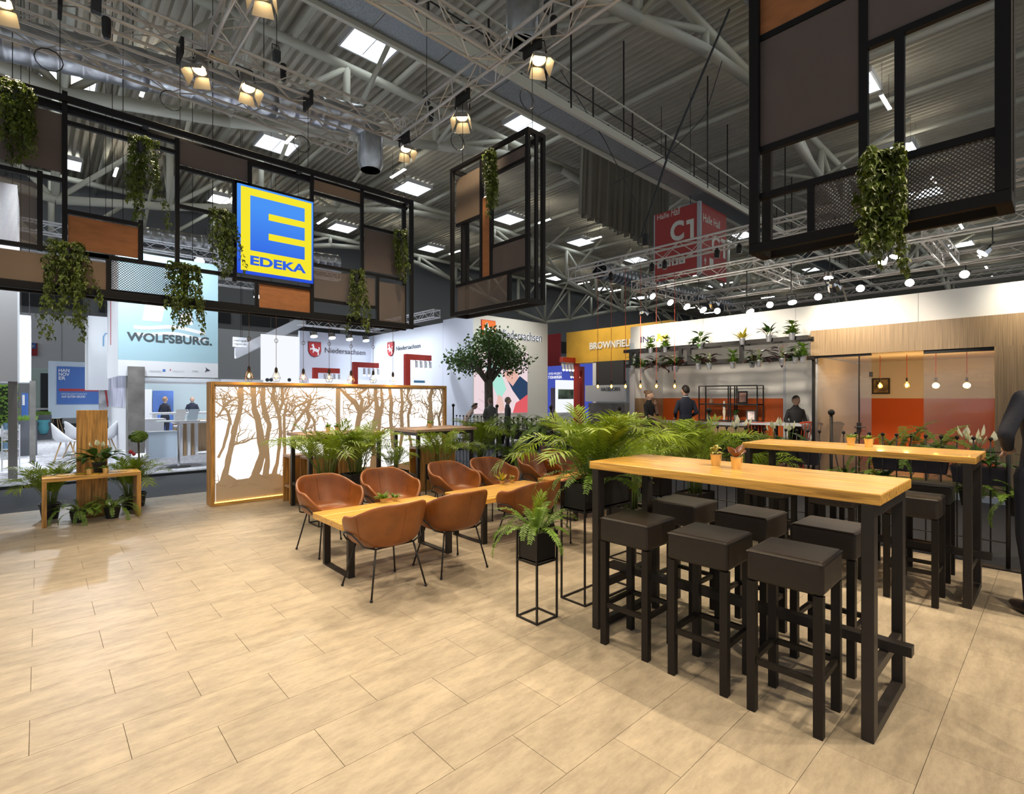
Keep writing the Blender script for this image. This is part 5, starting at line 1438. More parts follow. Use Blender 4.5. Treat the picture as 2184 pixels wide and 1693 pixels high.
# open shelf rack with ornaments
rx = BX-.5
rk = thing('open_rack', 'black wire-frame open rack before the orange wall', 'rack', (0, 0, 0))
ry0, ry1 = AX(1615, 850, rx).y, AX(1491, 850, rx).y; rm = AX(1556, 850, rx).y
for y in (ry0, ry1, rm-.02, rm+.03):
    for x in (rx, rx+.35): b1('upright', (x-.012, y-.012, .03), (x+.012, y+.012, 1.83), m_blk, rk)
for z in (1.83, 1.38, .98, .5):
    for x in (rx, rx+.35): b1('bar', (x-.01, ry0, z-.01), (x+.01, ry1, z+.01), m_blk, rk)
    if z < 1.8: b1('shelf_board', (rx, ry0, z+.011), (rx+.35, ry1, z+.02), m_dark, rk)
fr = thing('framed_picture', 'small black framed picture standing on the top shelf of the rack', 'picture', (rx+.1, AX(1580, 840, rx).y, 1.402)); b1('frame_body', (0, -.11, 0), (.02, .11, .30), m_blk, fr); b1('photo', (-.003, -.08, .04), (0, .08, .26), mat('warm_photo', (.45, .25, .2), .5, var=.5, vs=12), fr)
fr = thing('framed_picture', 'small tilted black framed picture on the lower shelf of the rack', 'picture', (rx+.1, AX(1598, 880, rx).y, 1.002)); b1('frame_body', (0, -.1, 0), (.02, .1, .26), m_blk, fr); b1('photo', (-.003, -.07, .03), (0, .07, .23), mat('pale_photo', (.75, .6, .6), .5, var=.4, vs=10), fr); fr.rotation_euler = (0, .3, .4)
fg = MB().lathe([(.03, 0), (.035, .02), (.02, .05), (.03, .12), (.04, .2), (.03, .27), (.045, .33), (.015, .37), (.028, .41), (.025, .45), (.005, .47)], 10).build('figurine', mat('cream_figurine', (.6, .5, .4), .5), smooth=True); fg.location = (rx+.12, AX(1540, 880, rx).y, 1.002); tag(fg, 'slim cream standing figurine on the lower rack shelf', 'figurine')
fg = MB().lathe([(.04, 0), (.05, .05), (.03, .1), (.02, .13), (.01, .16)], 10).build('ornament', mat('clay_ornament', (.5, .3, .2), .6), smooth=True); fg.location = (rx+.12, AX(1512, 850, rx).y, 1.402); tag(fg, 'small clay ornament on the top shelf of the rack', 'ornament')
t = thing('rack_plant', 'small green plant in a glass vase on the rack', 'plant', (rx+.15, AX(1559, 880, rx).y-.05, 1.002)); round_pot(t, .05, .12, m_zinc); spray(t, LILY[:2], 10, .1, .02, (-.1, .5), (.5, .7), 5, 'leaf')
# counter, chairs, meeting room
ct = thing('bar_counter', 'grey-topped counter along the orange wall', 'counter', (BX-.75, 6.1, .03)); b1('counter_top', (-.25, -1.3, .88), (.25, 1.4, .93), m_grey, ct); b1('counter_body', (-.2, -1.2, 0), (.2, 1.3, .88), m_veneer, ct)
mt = thing('meeting_table', 'white table beside the red chair in the orange stand', 'table', (11.7, 4.25, .03)); b1('table_top', (-.3, -.6, .93), (.3, .6, .97), m_white, mt); MB().cyl((0, 0, 0), (0, 0, .93), .04, n=10).build('column', m_steel, mt); MB().lathe([(.25, 0), (.25, .02), (.03, .03)], 16).build('base', m_steel, mt)
def windsor(x, y, rz, m, label, z=.03, s=1.):
    t = thing('spindle_chair', label, 'chair', (x, y, z), rz)
    MB().lathe([(.02, .44), (.2, .44), (.21, .46), (.19, .475), (.02, .47)], 14).build('seat', m, t)
    for sx in (-1, 1):
        for sy in (-1, 1): MB().cyl((sx*.12, sy*.12, .44), (sx*.19, sy*.19, 0), .013, .011, 6).build('leg', m, t)
    for k in range(7): x0 = -.15+.05*k; MB().cyl((x0, -.16, .46), (x0*1.25, -.24, .86), .007, n=5).build('spindle', m, t)
    MB().tube([(-.22, -.235, .86), (-.1, -.25, .88), (.1, -.25, .88), (.22, -.235, .86)], .018, 6).build('top_rail', m, t)
    t.scale = (s, s, s)
    return t
m_rch = mat('red_chair_paint', (.55, .07, .02), .4)
windsor(11.25, 3.6, 1.2, m_rch, 'red spindle-back chair beside the white meeting table', s=1.15); windsor(11.75, 3.35, .6, m_blk, 'black spindle-back chair between the red chair and the glass front', s=1.15)
windsor(11.3, 4.4, 2.2, m_rch, 'red spindle-back chair behind the peace lily boxes', s=1.1)
windsor(9.6, 8.3, .5, m_rch, 'red spindle-back chair by the big palm at the aisle corner', z=-.06, s=1.2); windsor(9.3, 8.9, 1.4, m_rch, 'second red spindle-back chair at the aisle corner', z=-.06, s=1.2)
for k, (u, zz) in enumerate(((1877, 829), (1934, 828), (1996, 829), (2062, 829))):
    p = AX(u, zz, 12.3); red_bulb(12.3, p.y, p.z, 2.38, 'amber bulb on a red cord in the meeting room, %s from the door' % ords[k], 'amber bulbs in the meeting room')
    lamp('POINT', 'room_bulb', (12.3, p.y, p.z+.06), 12, (1, .66, .3), size=.05)
pic = thing('wall_picture', 'framed colourful photo on the meeting room wall behind a bulb', 'picture', (0, 0, 0))
a = AX(1860, 840, MX_-.02); c = AX(1898, 806, MX_-.02); b1('picture_rim', (MX_-.03, c.y, a.z), (MX_-.011, a.y, c.z), m_blk, pic); b1('print', (MX_-.035, c.y+.03, a.z+.03), (MX_-.03, a.y-.03, c.z-.03), mat('dark_photo', (.22, .17, .08), .4, var=.9, vs=7), pic)
def lounge(x, y, rz, m, label):
    t = thing('lounge_chair', label, 'chair', (x, y, .04), rz)
    MB().lathe([(.1, .36), (.24, .38), (.30, .46), (.33, .62), (.30, .66), (.27, .5), (.2, .43), (.02, .42)], 20).build('seat_shell', m, t, smooth=True)
    for sx in (-1, 1):
        for sy in (-1, 1): MB().cyl((sx*.12, sy*.12, .38), (sx*.26, sy*.26, 0), .018, .014, 7).build('leg', mat('pale_wood_leg', (.5, .33, .17), .5), t)
lounge(11.9, .6, .3, m_greydark, 'dark grey shell lounge chair on pale wood legs behind the fern box'); lounge(11.7, 1.6, -.4, m_greydark, 'dark grey lounge chair on pale wood legs next to the glass door'); lounge(11.6, -.3, .5, mat('green_fabric', (.16, .2, .06), .9), 'olive green lounge chair on pale wood legs behind the standing man')
# floods with star glints, fascia lamps
fl_body = MB().lathe([(.05, .16), (.09, .12), (.11, 0), (.10, 0)], 12).mesh('flood_housing', m_chrome); fl_lens = MB().lathe([(.001, -.006), (.1, -.006)], 12, cap=False).mesh('flood_lens', e_star); fl_yk = MB().tube([(-.1, 0, .06), (-.1, 0, .24), (.1, 0, .24), (.1, 0, .06)], .012, 5).mesh('bracket', m_steel)
def flood(p, aim, label, e=0, col=(1, .93, .82), group='floodlights over the orange stand', spot=80, rod=True):
    t = thing('floodlight', label, 'floodlight', p, 0, group); p = Vector(p); t.rotation_euler = (Vector(aim)-p).to_track_quat('-Z', 'Y').to_euler()
    put('flood_housing', fl_body, t); put('flood_lens', fl_lens, t); put('bracket', fl_yk, t)
    up = t.rotation_euler.to_matrix().inverted() @ Vector((0, 0, 1)); c_ = Vector((0, 0, .24))
    if p.z < 4.9 and rod: MB().cyl(c_, c_+up*max(.05, 5.0-p.z-(t.rotation_euler.to_matrix() @ c_).z), .012, n=5).build('rod', m_steel, t)
    if e: lamp('SPOT', 'flood_light', p+(Vector(aim)-p).normalized()*.05, e, col, aim, .08, spot, .7)
for k, (u, v) in enumerate(((1530, 663), (1642, 650), (1745, 633), (1835, 615), (1940, 603), (2057, 585))):
    flood(AX(u, v, 17.5), (9, 2, .5), 'brilliant floodlight under the rear truss facing the aisle, %s from the yellow fascia' % ords[k], 260 if k % 2 else 0)
for k, (u, v) in enumerate(((1392, 632), (1430, 645), (1465, 654), (1500, 661), (1600, 665), (1690, 645), (1880, 560), (2095, 540), (1908, 548), (1767, 593))):
    p = AX(u, v, 14.0); flood(p, (13, 4, 1), 'small twin spotlight in the truss grid of the orange stand', 0)
for k, y in enumerate((yA-.9, yA-2.6, -1.2, 0.2, yB-.6)):
    flood((IX-.75, y, 3.5), (IX, y, 3.0), 'small flood on a bracket washing the white fascia, spaced along it', 55 if k != 1 else 22, (1, .88, .66), 'floods washing the fascia', 110, False)
    MB().tube([(IX-.75, y, 3.5), (IX-.3, y, 3.62), (IX+.02, y, 3.36)], .012, 5).build('lamp_bracket', m_steel, w)
for y in (6.3, 4.6, 2.5): lamp('SPOT', 'unseen_spot', (7.6, y-.5, 4.05), 620, (1, .88, .72), (BX, y, 1.6), .22, 42, .7)  # added lamps without fixtures, low enough to light the wall under the fascia
lamp('SPOT', 'unseen_spot', (12.2, 0.4, 2.3), 60, (1, .8, .5), (13.5, 0, 0), .1, 140, .8)

# rigging wires, speaker and small moving heads in the open middle
rg = thing('rigging_bridle', 'dark bridle of rigging wires running down beside the red hall sign', 'rigging', (0, 0, 0))
def wire(a, c, r=.012): MB().cyl(a, c, r, n=5).build('wire', m_dark, rg)
P0 = AX(1556, 20, 13); P1 = AX(1425, 330, 12.2); P2 = AX(1368, 505, 11.6)
wire(P0, P1, .03); wire(P1, P2, .03); wire(P1, AX(1300, 395, 14)); wire(P1, AX(1505, 245, 13)); wire(AX(1505, 245, 13), AX(1540, 130, 13)); wire(AX(1195, 150, 13), AX(1290, 300, 13)); wire(AX(1290, 300, 13), AX(1365, 450, 12.5))
MB().tube([P2+Vector((0, .12*cos(k*pi/6), -.1+.12*sin(k*pi/6))) for k in range(12)], .012, 4, closed=True).build('wire_loop', m_dark, rg)
sp_ = thing('column_speaker', 'black cylindrical hoist can hanging above the aisle truss', 'hoist', AX(1377, 525, 11.4)); MB().cyl((0, 0, 0), (0, 0, .3), .085, n=16).build('can_body', m_blk, sp_); MB().cyl((0, 0, .3), (0, 0, .62), .01, n=5).build('chain', m_steel, sp_)
for k, (u, v) in enumerate(((1388, 572), (1527, 525), (1574, 515), (1415, 585), (1300, 590))):
    p = AX(u, v, 10.55); t = thing('moving_head', 'small black spotlight clamped under the aisle truss', 'spotlight', (10.6, p.y, 4.52), .6*k, 'black spotlights on the aisle truss')
    MB().lathe([(.05, 0), (.06, .02), (.055, .16), (.03, .18)], 12).build('head', m_blk, t, smooth=True); b1('clamp', (-.02, -.02, .17), (.02, .02, .21), m_blk, t)
# ---------------------------------------------------------------- crest stand
NX, NYf, NYb = 11.5, 14.5, 22.3
w = struct(thing('wall_crest_back', 'pale blue-white back wall of the crest stand with lettering', 'wall'))
m_nw = mat('cool_white_wall', (.62, .66, .76), .6); m_nw2 = mat('ivory_wall', (.66, .66, .60), .6)
b1('wall_board', (8.2, NYb, 0), (NX, NYb+.15, 4.42), m_nw, w)
w2 = struct(thing('wall_crest_side', 'pale blue-white side wall of the crest stand', 'wall')); b1('wall_board', (NX, 16.4, 0), (NX+.15, NYb, 4.45), m_nw, w2)
w3 = struct(thing('wall_crest_tower', 'ivory block of the crest stand with the big screen', 'wall'))
b1('tower_side', (NX, NYf+.02, 0), (NX+.3, 16.39, 4.55), m_nw, w3); b1('tower_front', (NX+.001, NYf, 0), (15.4, NYf+.3, 4.58), m_nw2, w3)
for z in (1.5, 3.0): b1('board_joint', (NX+.01, NYf-.004, z), (15.39, NYf, z+.012), m_lgrey, w3)
shield = [(0, 1), (1, 1), (1, .42), (.93, .22), (.78, .08), (.5, 0), (.22, .08), (.07, .22), (0, .42)]
horse = [(.13, .60), (.10, .50), (.16, .44), (.20, .52), (.30, .50), (.36, .40), (.30, .30), (.36, .26), (.42, .38), (.58, .36), (.70, .30), (.74, .18), (.66, .12), (.78, .10), (.84, .20), (.80, .32), (.84, .42), (.90, .58), (.86, .70), (.78, .66), (.82, .56), (.76, .50), (.66, .56), (.50, .58), (.44, .66), (.42, .80), (.36, .90), (.30, .86), (.22, .80), (.24, .74), (.32, .72), (.30, .62), (.22, .58)]
m_crest = mat('crest_red', (.45, .03, .035), .5); e_crest = emis('lit_crest', (.9, .22, .06), 1.0); m_hw = mat('crest_white', (.85, .85, .87), .5); e_wt = emis('lit_white_logo', (1, 1, 1), 1.2)
def crest(par, o, ex, w_, h_, nrm, mr, mh):
    o = Vector(o); ex = Vector(ex); nrm = Vector(nrm)
    MB().prism([(-.04+x*1.08, -.04+y*1.08) for x, y in shield], o-nrm*.03, ex*w_, (0, 0, h_), nrm*.02).build('shield_rim', m_crest if mr is e_crest else mat('crest_rim', (.08, .02, .04), .5), par)
    MB().prism(shield, o, ex*w_, (0, 0, h_), nrm*.03).build('shield', mr, par)
    MB().prism(horse, o+nrm*.031, ex*w_, (0, 0, h_), nrm*.008).build('horse', mh, par)
def rectY(u0, v0, u1, v1, Y): a = AY(u0, v1, Y); c = AY(u1, v0, Y); return a, c
s = thing('wall_lettering', 'dark lettering beside a red horse crest on the crest stand back wall', 'sign', (0, 0, 0))
a, c = rectY(658, 729, 684, 760, NYb-.02); crest(s, a, (1, 0, 0), c.x-a.x, AY(658, 729, NYb-.02).z-a.z, (0, -1, 0), m_crest, m_hw)
tY('Niedersachsen', 693, 752, 779, 741, NYb-.01, m_txtd, s, bold=.0)
s = thing('wall_lettering', 'dark lettering beside a narrow red horse crest on the crest stand side wall', 'sign', (0, 0, 0))
a = AX(827, 760, NX-.02); c = AX(840, 760, NX-.02); crest(s, a, (0, -1, 0), a.y-c.y, AX(827, 731, NX-.02).z-a.z, (-1, 0, 0), m_crest, m_hw)
tX('Niedersachsen', 845, 748, 897, 739, NX-.01, m_txtd, s)
s = thing('wall_lettering', 'glowing orange horse crest and haloed dark lettering on the ivory block', 'sign', (0, 0, 0))
a, c = rectY(1028, 682, 1056, 721, NYf-.03); crest(s, a, (1, 0, 0), c.x-a.x, AY(1028, 682, NYf-.03).z-a.z, (0, -1, 0), e_crest, e_wt)
tY('Niedersachsen', 1065, 720, 1155, 701, NYf-.012, emis('halo_lettering', (.9, .92, 1), 1.1), s, bold=.035, dep=.002)
tY('Niedersachsen', 1065, 720, 1155, 701, NYf-.03, m_txtd, s)
# big screen with a picture made of lit shapes
sc = thing('video_screen', 'large lit screen showing a hand over a tablet on pink paving', 'screen', (0, 0, 0))
a, c = rectY(979, 760, 1125, 878, NYf-.05)
if a.x < NX: a.x = NX+.02
wv = c.x-a.x; hv = 3.05; z0 = .96
b1('screen_face', (a.x, NYf-.05, z0), (c.x, NYf-.001, z0+hv*.78), emis('screen_pink', (.90, .72, .76), .95), sc)
H_ = hv*.78
def shape(poly, col, name, k, st=.95):
    MB().prism(poly, (a.x, NYf-.051-.001*k, z0), (wv, 0, 0), (0, 0, H_), (0, -.001, 0)).build(name, emis(name+str(k), col, st), sc)
shape([(.18, .72), (.40, .80), (.58, .38), (.44, .2)], (.45, .85, .72), 'image_tablet', 1); shape([(.52, .62), (.66, .72), (.80, .66), (.82, .5), (.70, .42), (.60, .5)], (.85, .5, .42), 'image_hand', 2)
shape([(.60, .52), (.70, .43), (.84, .60), (1, .50), (1, .3), (.84, .2), (.70, .36)], (.03, .06, .13), 'image_sleeve', 3); shape([(.84, .2), (1, .3), (1, 0), (.70, 0), (.76, .16)], (.8, .12, .14), 'image_coat', 4); shape([(.42, .3), (.5, .25), (.55, .05), (.46, .0), (.38, .12)], (.85, .55, .48), 'image_finger', 5)
for k in range(6): shape([(.02+.05*k, .1+.12*k), (.16+.05*k, .02+.12*k), (.165+.05*k, .03+.12*k), (.025+.05*k, .11+.12*k)], (.72, .55, .6), 'image_joint', 6+k)
# red lamp posts
def red_post(x, y, h, arm, label, dx=1, dy=0, n=4):
    t = thing('red_lamp_post', label, 'lamp', (x, y, 0)); q = .09
    b1('post', (-q, -q, 0), (q, q, h), m_red, t, .005)
    if dx: b1('arm', (min(q*dx, arm*dx), -q, h-.2), (max(q*dx, arm*dx), q, h), m_red, t, .005)
    else: b1('arm', (-q, min(q*dy, arm*dy), h-.2), (q, max(q*dy, arm*dy), h), m_red, t, .005)
    for k in range(n):
        f = .35+.6*k/max(1, n-1); cx, cy = arm*f*dx, arm*f*dy
        MB().cyl((cx, cy, h-.2), (cx+.05, cy, h-.28), .015, n=5).cyl((cx+.02, cy-.06, h-.5), (cx+.06, cy+.02, h-.25), .05, n=8).build('spot_head', m_lgrey, t); MB().ball((cx+.02, cy-.07, h-.51), .045, 8, 5).build('spot_lens', emis('spot_lens_cool', (1, .98, .95), 8), t)
    return t
def rp(u, vtop, Y, arm, label): p = AY(u, vtop, Y); return red_post(p.x, Y, p.z, arm, label)
rp(672, 784, 20.5, 1.0, 'red angular lamp post of the crest stand, lowest in view over the tree screen'); rp(757, 772, 19, 1.0, 'red angular lamp post of the crest stand under the wall corner'); rp(868, 755, 16.2, 1.0, 'red angular lamp post in front of the crest stand side wall')
p = AY(1230, 764, 13.6); red_post(p.x, 13.6, p.z, .95, 'red angular lamp post beside the ivory block, arm reaching towards the block', -1, 0); p = AY(1241, 782, 15.5); red_post(p.x, 15.5, p.z, .9, 'second red lamp post behind the one beside the ivory block', -1, 0)
# white display boards of the crest stand
def board(name, u0, v0, u1, v1, Y, m, label, cat='board', dep=.06):
    a = AY(u0, v1, Y); c = AY(u1, v0, Y); ztop = AY(u0, v0, Y).z
    t = thing(name, label, cat, (a.x, Y, a.z)); b1('face', (0, 0, 0), (c.x-a.x, dep, ztop-a.z), m, t); return t, a, c, ztop
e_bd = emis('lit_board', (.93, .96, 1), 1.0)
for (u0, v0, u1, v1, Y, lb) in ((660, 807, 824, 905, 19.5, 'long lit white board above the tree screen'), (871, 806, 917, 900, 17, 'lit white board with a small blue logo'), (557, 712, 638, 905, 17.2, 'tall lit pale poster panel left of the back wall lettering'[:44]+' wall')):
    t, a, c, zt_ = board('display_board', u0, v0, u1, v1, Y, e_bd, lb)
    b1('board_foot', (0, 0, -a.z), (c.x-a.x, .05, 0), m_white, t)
t = thing('board_logo', 'small blue logo bar on the lit white board', 'logo', (0, 0, 0)); a, c = rectY(883, 811, 906, 816, 16.98); b1('logo_bar', (a.x, 16.97, a.z), (c.x, 16.995, a.z+.09), mat('logo_blue', (.1, .35, .6), .5), t)
t = thing('poster_marks', 'small dark logos along the foot of the tall pale poster', 'print', (0, 0, 0))
for u in (570, 578, 617): q = AY(u, 810, 17.19); MB().cyl((q.x, 17.19, q.z), (q.x, 17.18, q.z), .06, n=10).build('mark', m_txtd, t)
# tree
tr = thing('indoor_tree', 'round-crowned leafy tree with a straight trunk before the ivory block', 'tree', (*AY(1042, 900, 12.9).xy, 0))
TH = AY(1042, 800, 12.9).z
MB().tube([(0, 0, 0), (.02, 0, TH*.5), (0, 0, TH*.9), (.02, 0, TH+.1)], [.17, .15, .14, .13], 10).build('trunk', m_bark, tr, smooth=True)
rn = random.Random(4); fol = MB(); tips = []
for k in range(9):
    a = k*2.4; l = rn.uniform(.9, 1.5); e = Vector((cos(a)*l, sin(a)*l*.7, TH+rn.uniform(.25, 1.15)))
    MB().tube([(0, 0, TH*.88), (e.x*.45, e.y*.45, TH+(e.z-TH)*.65), e], [.09, .05, .02], 6).build('branch', m_bark, tr, smooth=True); tips += [e, Vector((e.x*.6, e.y*.6, TH+(e.z-TH)*.9+.15))]
tips += [Vector((0, 0, TH+1.25)), Vector((.3, 0, TH+1.1)), Vector((-.35, .1, TH+1.0))]
for e in tips:
    for i in range(190):
        d = Vector((rn.gauss(0, 1), rn.gauss(0, 1), rn.gauss(0, .8))); p = e+d*.21; nrm = Vector((rn.gauss(0, 1), rn.gauss(0, 1), rn.uniform(.2, 1.5))).normalized(); u = nrm.orthogonal().normalized(); v = nrm.cross(u); s_ = rn.uniform(.045, .075)
        fol.add([p-u*s_, p+v*s_*.6, p+u*s_, p-v*s_*.6], [(0, 1, 2, 3)])
fol.build('foliage', mat('tree_leaf', (.07, .13, .03), .45, trans=.15), tr)['kind'] = 'stuff'
# yellow fascia and its neighbours
YX = 16.0
yf = thing('yellow_fascia', 'yellow hanging fascia with white block lettering', 'sign', (0, 0, 0)); m_yw = mat('yellow_fascia_paint', (.72, .42, .045), .55, var=.12, vs=2)
a = AX(1208, 776, YX); c = AX(1431, 682, YX)
b1('fascia_board', (YX, c.y, a.z), (YX+.1, a.y, c.z), m_yw, yf); b1('return_board', (YX+.1, c.y, a.z), (YX+4, c.y+.1, c.z), m_yw, yf)
tX('BROWNFIELD24', 1259, 746, 1372, 731, YX-.002, m_txtw, yf, bold=.03, dep=.05)
def boxX(name, u0, v0, u1, v1, X, m, label, cat, d=.1):
    a = AX(u0, v1, X); c = AX(u1, v0, X); t = thing(name, label, cat, (0, 0, 0)); b1('board', (X, c.y, a.z), (X+d, a.y, max(c.z, AX(u0, v0, X).z)), m, t); return t, a, c
def boxY(name, u0, v0, u1, v1, Y, m, label, cat, d=.1):
    a = AY(u0, v1, Y); c = AY(u1, v0, Y); t = thing(name, label, cat, (0, 0, 0)); b1('board', (a.x, Y, a.z), (c.x, Y+d, AY(u0, v0, Y).z), m, t); return t, a, c
boxX('red_fascia', 1150, 716, 1194, 782, 19.5, m_crest, 'red hanging fascia panel behind the ivory block', 'sign')
e_bp = emis('lit_blue_poster', (.07, .1, .5), .9)
t, a, c = boxX('blue_poster', 1150, 782, 1262, 914, 19.6, e_bp, 'lit blue poster wall with white slogan lettering', 'poster')
tX('SSTES PROJEKT.', 1170, 801, 1199, 795, 19.58, e_wt, t, dep=.003); tX('T VON MORGEN.', 1169, 808, 1199, 802, 19.58, e_wt, t, bold=.02, dep=.003)
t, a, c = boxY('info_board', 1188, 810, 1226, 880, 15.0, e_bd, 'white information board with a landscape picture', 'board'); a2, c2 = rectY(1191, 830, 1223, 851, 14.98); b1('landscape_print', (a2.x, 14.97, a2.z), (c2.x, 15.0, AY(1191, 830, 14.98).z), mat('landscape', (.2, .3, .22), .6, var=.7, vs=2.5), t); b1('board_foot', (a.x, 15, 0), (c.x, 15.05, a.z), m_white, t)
t = thing('slat_screen', 'upright brown slat screen beside the blue poster', 'screen', (0, 0, 0))
for k in range(6): q = AX(1176+k*4.0, 880, 18.5); b1('slat', (18.5, q.y-.03, 0), (18.56, q.y+.03, AX(1176, 827, 18.5).z), m_veneer, t)
t, a, c = boxX('dark_booth', 1264, 772, 1330, 822, 15.9, m_dark, 'dark curtain-like booth header under the yellow fascia', 'booth'); b1('white_post', (15.88, AX(1271, 800, 15.88).y, 0), (15.9, AX(1264, 800, 15.88).y, AX(1264, 774, 15.88).z), m_white, t)
t, a, c = boxX('booth_sign', 1248, 822, 1332, 856, 15.0, m_lgrey, 'grey booth header with dark serif lettering', 'sign'); tX('HAGEDORN', 1282, 834, 1322, 826, 14.99, m_txtd, t)
boxX('booth_counter', 1255, 860, 1332, 962, 14.6, m_conc, 'dark grey counter below the booth header', 'counter', .6)
for k in range(7):
    q = AX(1286+k*6.5, 815-(k % 3)*4, 16.6); o = thing('globe_lamp', '', '', q); MB().ball((0, 0, 0), .09, 8, 6).build('globe', emis('small_amber', (1, .6, .25), 6), o); MB().cyl((0, 0, .09), (0, 0, .9), .008, n=4).build('cord', m_blk, o); tag(o, 'tiny amber globe lamp in the dark booth under the yellow fascia', 'lamp', 'amber globe lamps in the booth')
# hall sign
hs = thing('hall_sign', 'large red hanging hall sign cube with white lettering and pictograms', 'sign', (0, 0, 0)); HX = 20.0; m_hr = mat('hall_sign_red', (.36, .035, .03), .45); hy0 = AX(1486, 500, HX).y; hy1 = AX(1397, 500, HX).y; hz0, hz1 = 6.65, 9.62
for k, (z0_, z1_) in enumerate(((hz0, 7.55), (7.56, hz1))): b1('face_panel', (HX, hy0, z0_), (HX+.06, hy1, z1_), m_hr, hs); b1('face_panel', (HX+.15, hy0-.15, z0_), (22.4, hy0-.09, z1_), m_hr, hs)
b1('corner_post', (HX, hy0-.15, hz0), (HX+.14, hy0-.01, hz1+.05), m_grey, hs); b1('edge_post', (HX, hy1, hz0), (HX+.1, hy1+.06, hz1), m_grey, hs)
m_pale = mat('pale_sign_print', (.66, .68, .62), .5)
tX('Halle', 1402, 470, 1427, 459, HX-.001, m_pale, hs); tX('Hall', 1431, 462, 1451, 446, HX-.001, m_pale, hs, shear=.25); tX('C', 1430, 517, 1459, 475, HX-.001, m_pale, hs, bold=.04)
one = [(.0, 1), (1, 1), (1, 0), (.52, 0), (.52, .78), (.0, .78)]
a = AX(1464, 511, HX-.001); MB().prism(one, a, (0, -(a.y-AX(1480, 511, HX).y), 0), (0, 0, AX(1464, 470, HX).z-a.z), (-.01, 0, 0)).build('lettering', m_pale, hs)
for k, (u, g) in enumerate(((1402, 'i'), (1417, 'II'), (1433, 'i'), (1448, 'U'))):
    a = AX(u, 573-k*3.2, HX-.01); c = AX(u+13, 573-k*3.2, HX-.01); h_ = a.y-c.y; b1('pictogram_plate', (HX-.01, c.y, a.z), (HX, a.y, a.z+h_*1.05), m_pale, hs); text(g, (HX-.011, a.y-h_*.3, a.z+h_*.2), (0, -1, 0), (0, 0, 1), h_*.4, h_*.65, m_txtd, hs, name='pictogram', bold=.03, dep=.003)
arrow = [(0, .4), (.6, .4), (.4, .15), (.6, .15), (1, .5), (.6, .85), (.4, .85), (.6, .6), (0, .6)]
a = AX(1467, 552, HX-.01); MB().prism(arrow, a, (0, -.25, 0), (0, 0, .25), (-.006, 0, 0)).build('arrow', m_pale, hs)
ysf = hy0-.152
a = AY(1500, 449, ysf); c = AY(1527, 449, ysf); text('Halle Hall', (HX+.25, ysf, hz1-.75), (1, 0, 0), (0, 0, 1), 1.5, .33, m_pale, hs); text('C', (HX+1.0, ysf, hz1-1.95), (1, 0, 0), (0, 0, 1), .72, .85, m_pale, hs, bold=.04); MB().prism(one, (HX+1.85, ysf, hz1-1.95), (.42, 0, 0), (0, 0, .83), (0, -.01, 0)).build('lettering', m_pale, hs)
MB().prism([(y, x) for x, y in arrow], (HX+.3, ysf, 7.1), (.25, 0, 0), (0, 0, .3), (0, -.006, 0)).build('arrow', m_pale, hs); b1('pictogram_plate', (HX+.8, ysf-.01, 7.05), (HX+1.15, ysf, 7.45), m_pale, hs)
for y in (hy0+.3, hy1-.3): MB().cyl((HX+.03, y, hz1), (HX+.03, y, 14.3), .012, n=4).build('wire', m_steel, hs)

# ---------------------------------------------------------------- white stand across the aisle
wc = thing('hanging_cube', 'pale blue and white hanging cube with wave emblem and dark lettering', 'sign', (0, 0, 0)); WY = 15.0
a = AY(252, 805, WY); c = AY(465, 560, WY); wz0, wz1 = 2.06, 5.0; zb_ = AY(360, 771, WY).z
m_lb = mat('pale_blue_print', (.40, .60, .68), .55)
b1('white_front', (a.x, WY, wz0), (c.x, WY+.05, zb_), m_white, wc); b1('blue_front', (a.x, WY, zb_), (c.x, WY+.05, wz1), m_lb, wc); b1('side_face', (a.x, WY+.051, wz0), (a.x+.05, WY+2.6, wz1), m_white, wc); b1('bottom_edge', (a.x+.3, WY+.3, wz0-.12), (c.x+1.2, WY+2.4, wz0-.02), m_white, wc)
b1('side_print', (a.x-.004, WY+1.6, 2.9), (a.x, WY+1.75, 4.5), m_crest, wc)
for y in (WY+.1, WY+2.5):
    for x in (a.x+.1, c.x-.1): MB().cyl((x, y, wz1-.1), (x, y, 14.3), .01, n=4).build('wire', m_steel, wc)
def cY(x, y, Y=WY-.003): p = AY(230+x*.15356, 560+y*.15356, Y); return (p.x, p.z)
def flatY(pts, m, par, name, Y=WY, d=.004): MB().prism([cY(*p) for p in pts], (0, Y, 0), (1, 0, 0), (0, 0, 1), (0, -d, 0)).build(name, m, par)
flatY([(520, 560), (480, 800), (745, 825), (800, 600), (800, 560)], m_txtw, wc, 'emblem_tower'); flatY([(990, 700), (1010, 850), (1180, 870), (1160, 700)], m_txtw, wc, 'emblem_tower')
def wave(y0, th):
    up = [(360+i*50, y0+14*sin(-i*.33+2.2)*1.8+i*4.5) for i in range(21)]; return up+[(x, y+th) for x, y in reversed(up)]
flatY(wave(845, 50), m_txtw, wc, 'emblem_wave'); flatY(wave(940, 42), m_txtw, wc, 'emblem_wave')
o_ = cY(262, 1080); e_ = cY(1445, 1150); text('WOLFSBURG.', (o_[0], WY-.005, (o_[1]+e_[1])/2), (1, 0, 0), (0, 0, 1), e_[0]-o_[0], .205, mat('slate_print', (.07, .09, .10), .5), wc, bold=.03, dep=.006)
for x0, tx, m_ in ((575, 'VOLKSWAGEN', m_grey), (895, 'SPARKASSE', m_lgrey), (1165, 'WMG', m_grey)): o_ = cY(x0, 1520); e_ = cY(x0+(165 if x0 != 1165 else 90), 1520); text(tx, (o_[0], WY-.004, o_[1]), (1, 0, 0), (0, 0, 1), e_[0]-o_[0], .045, m_, wc, dep=.003)
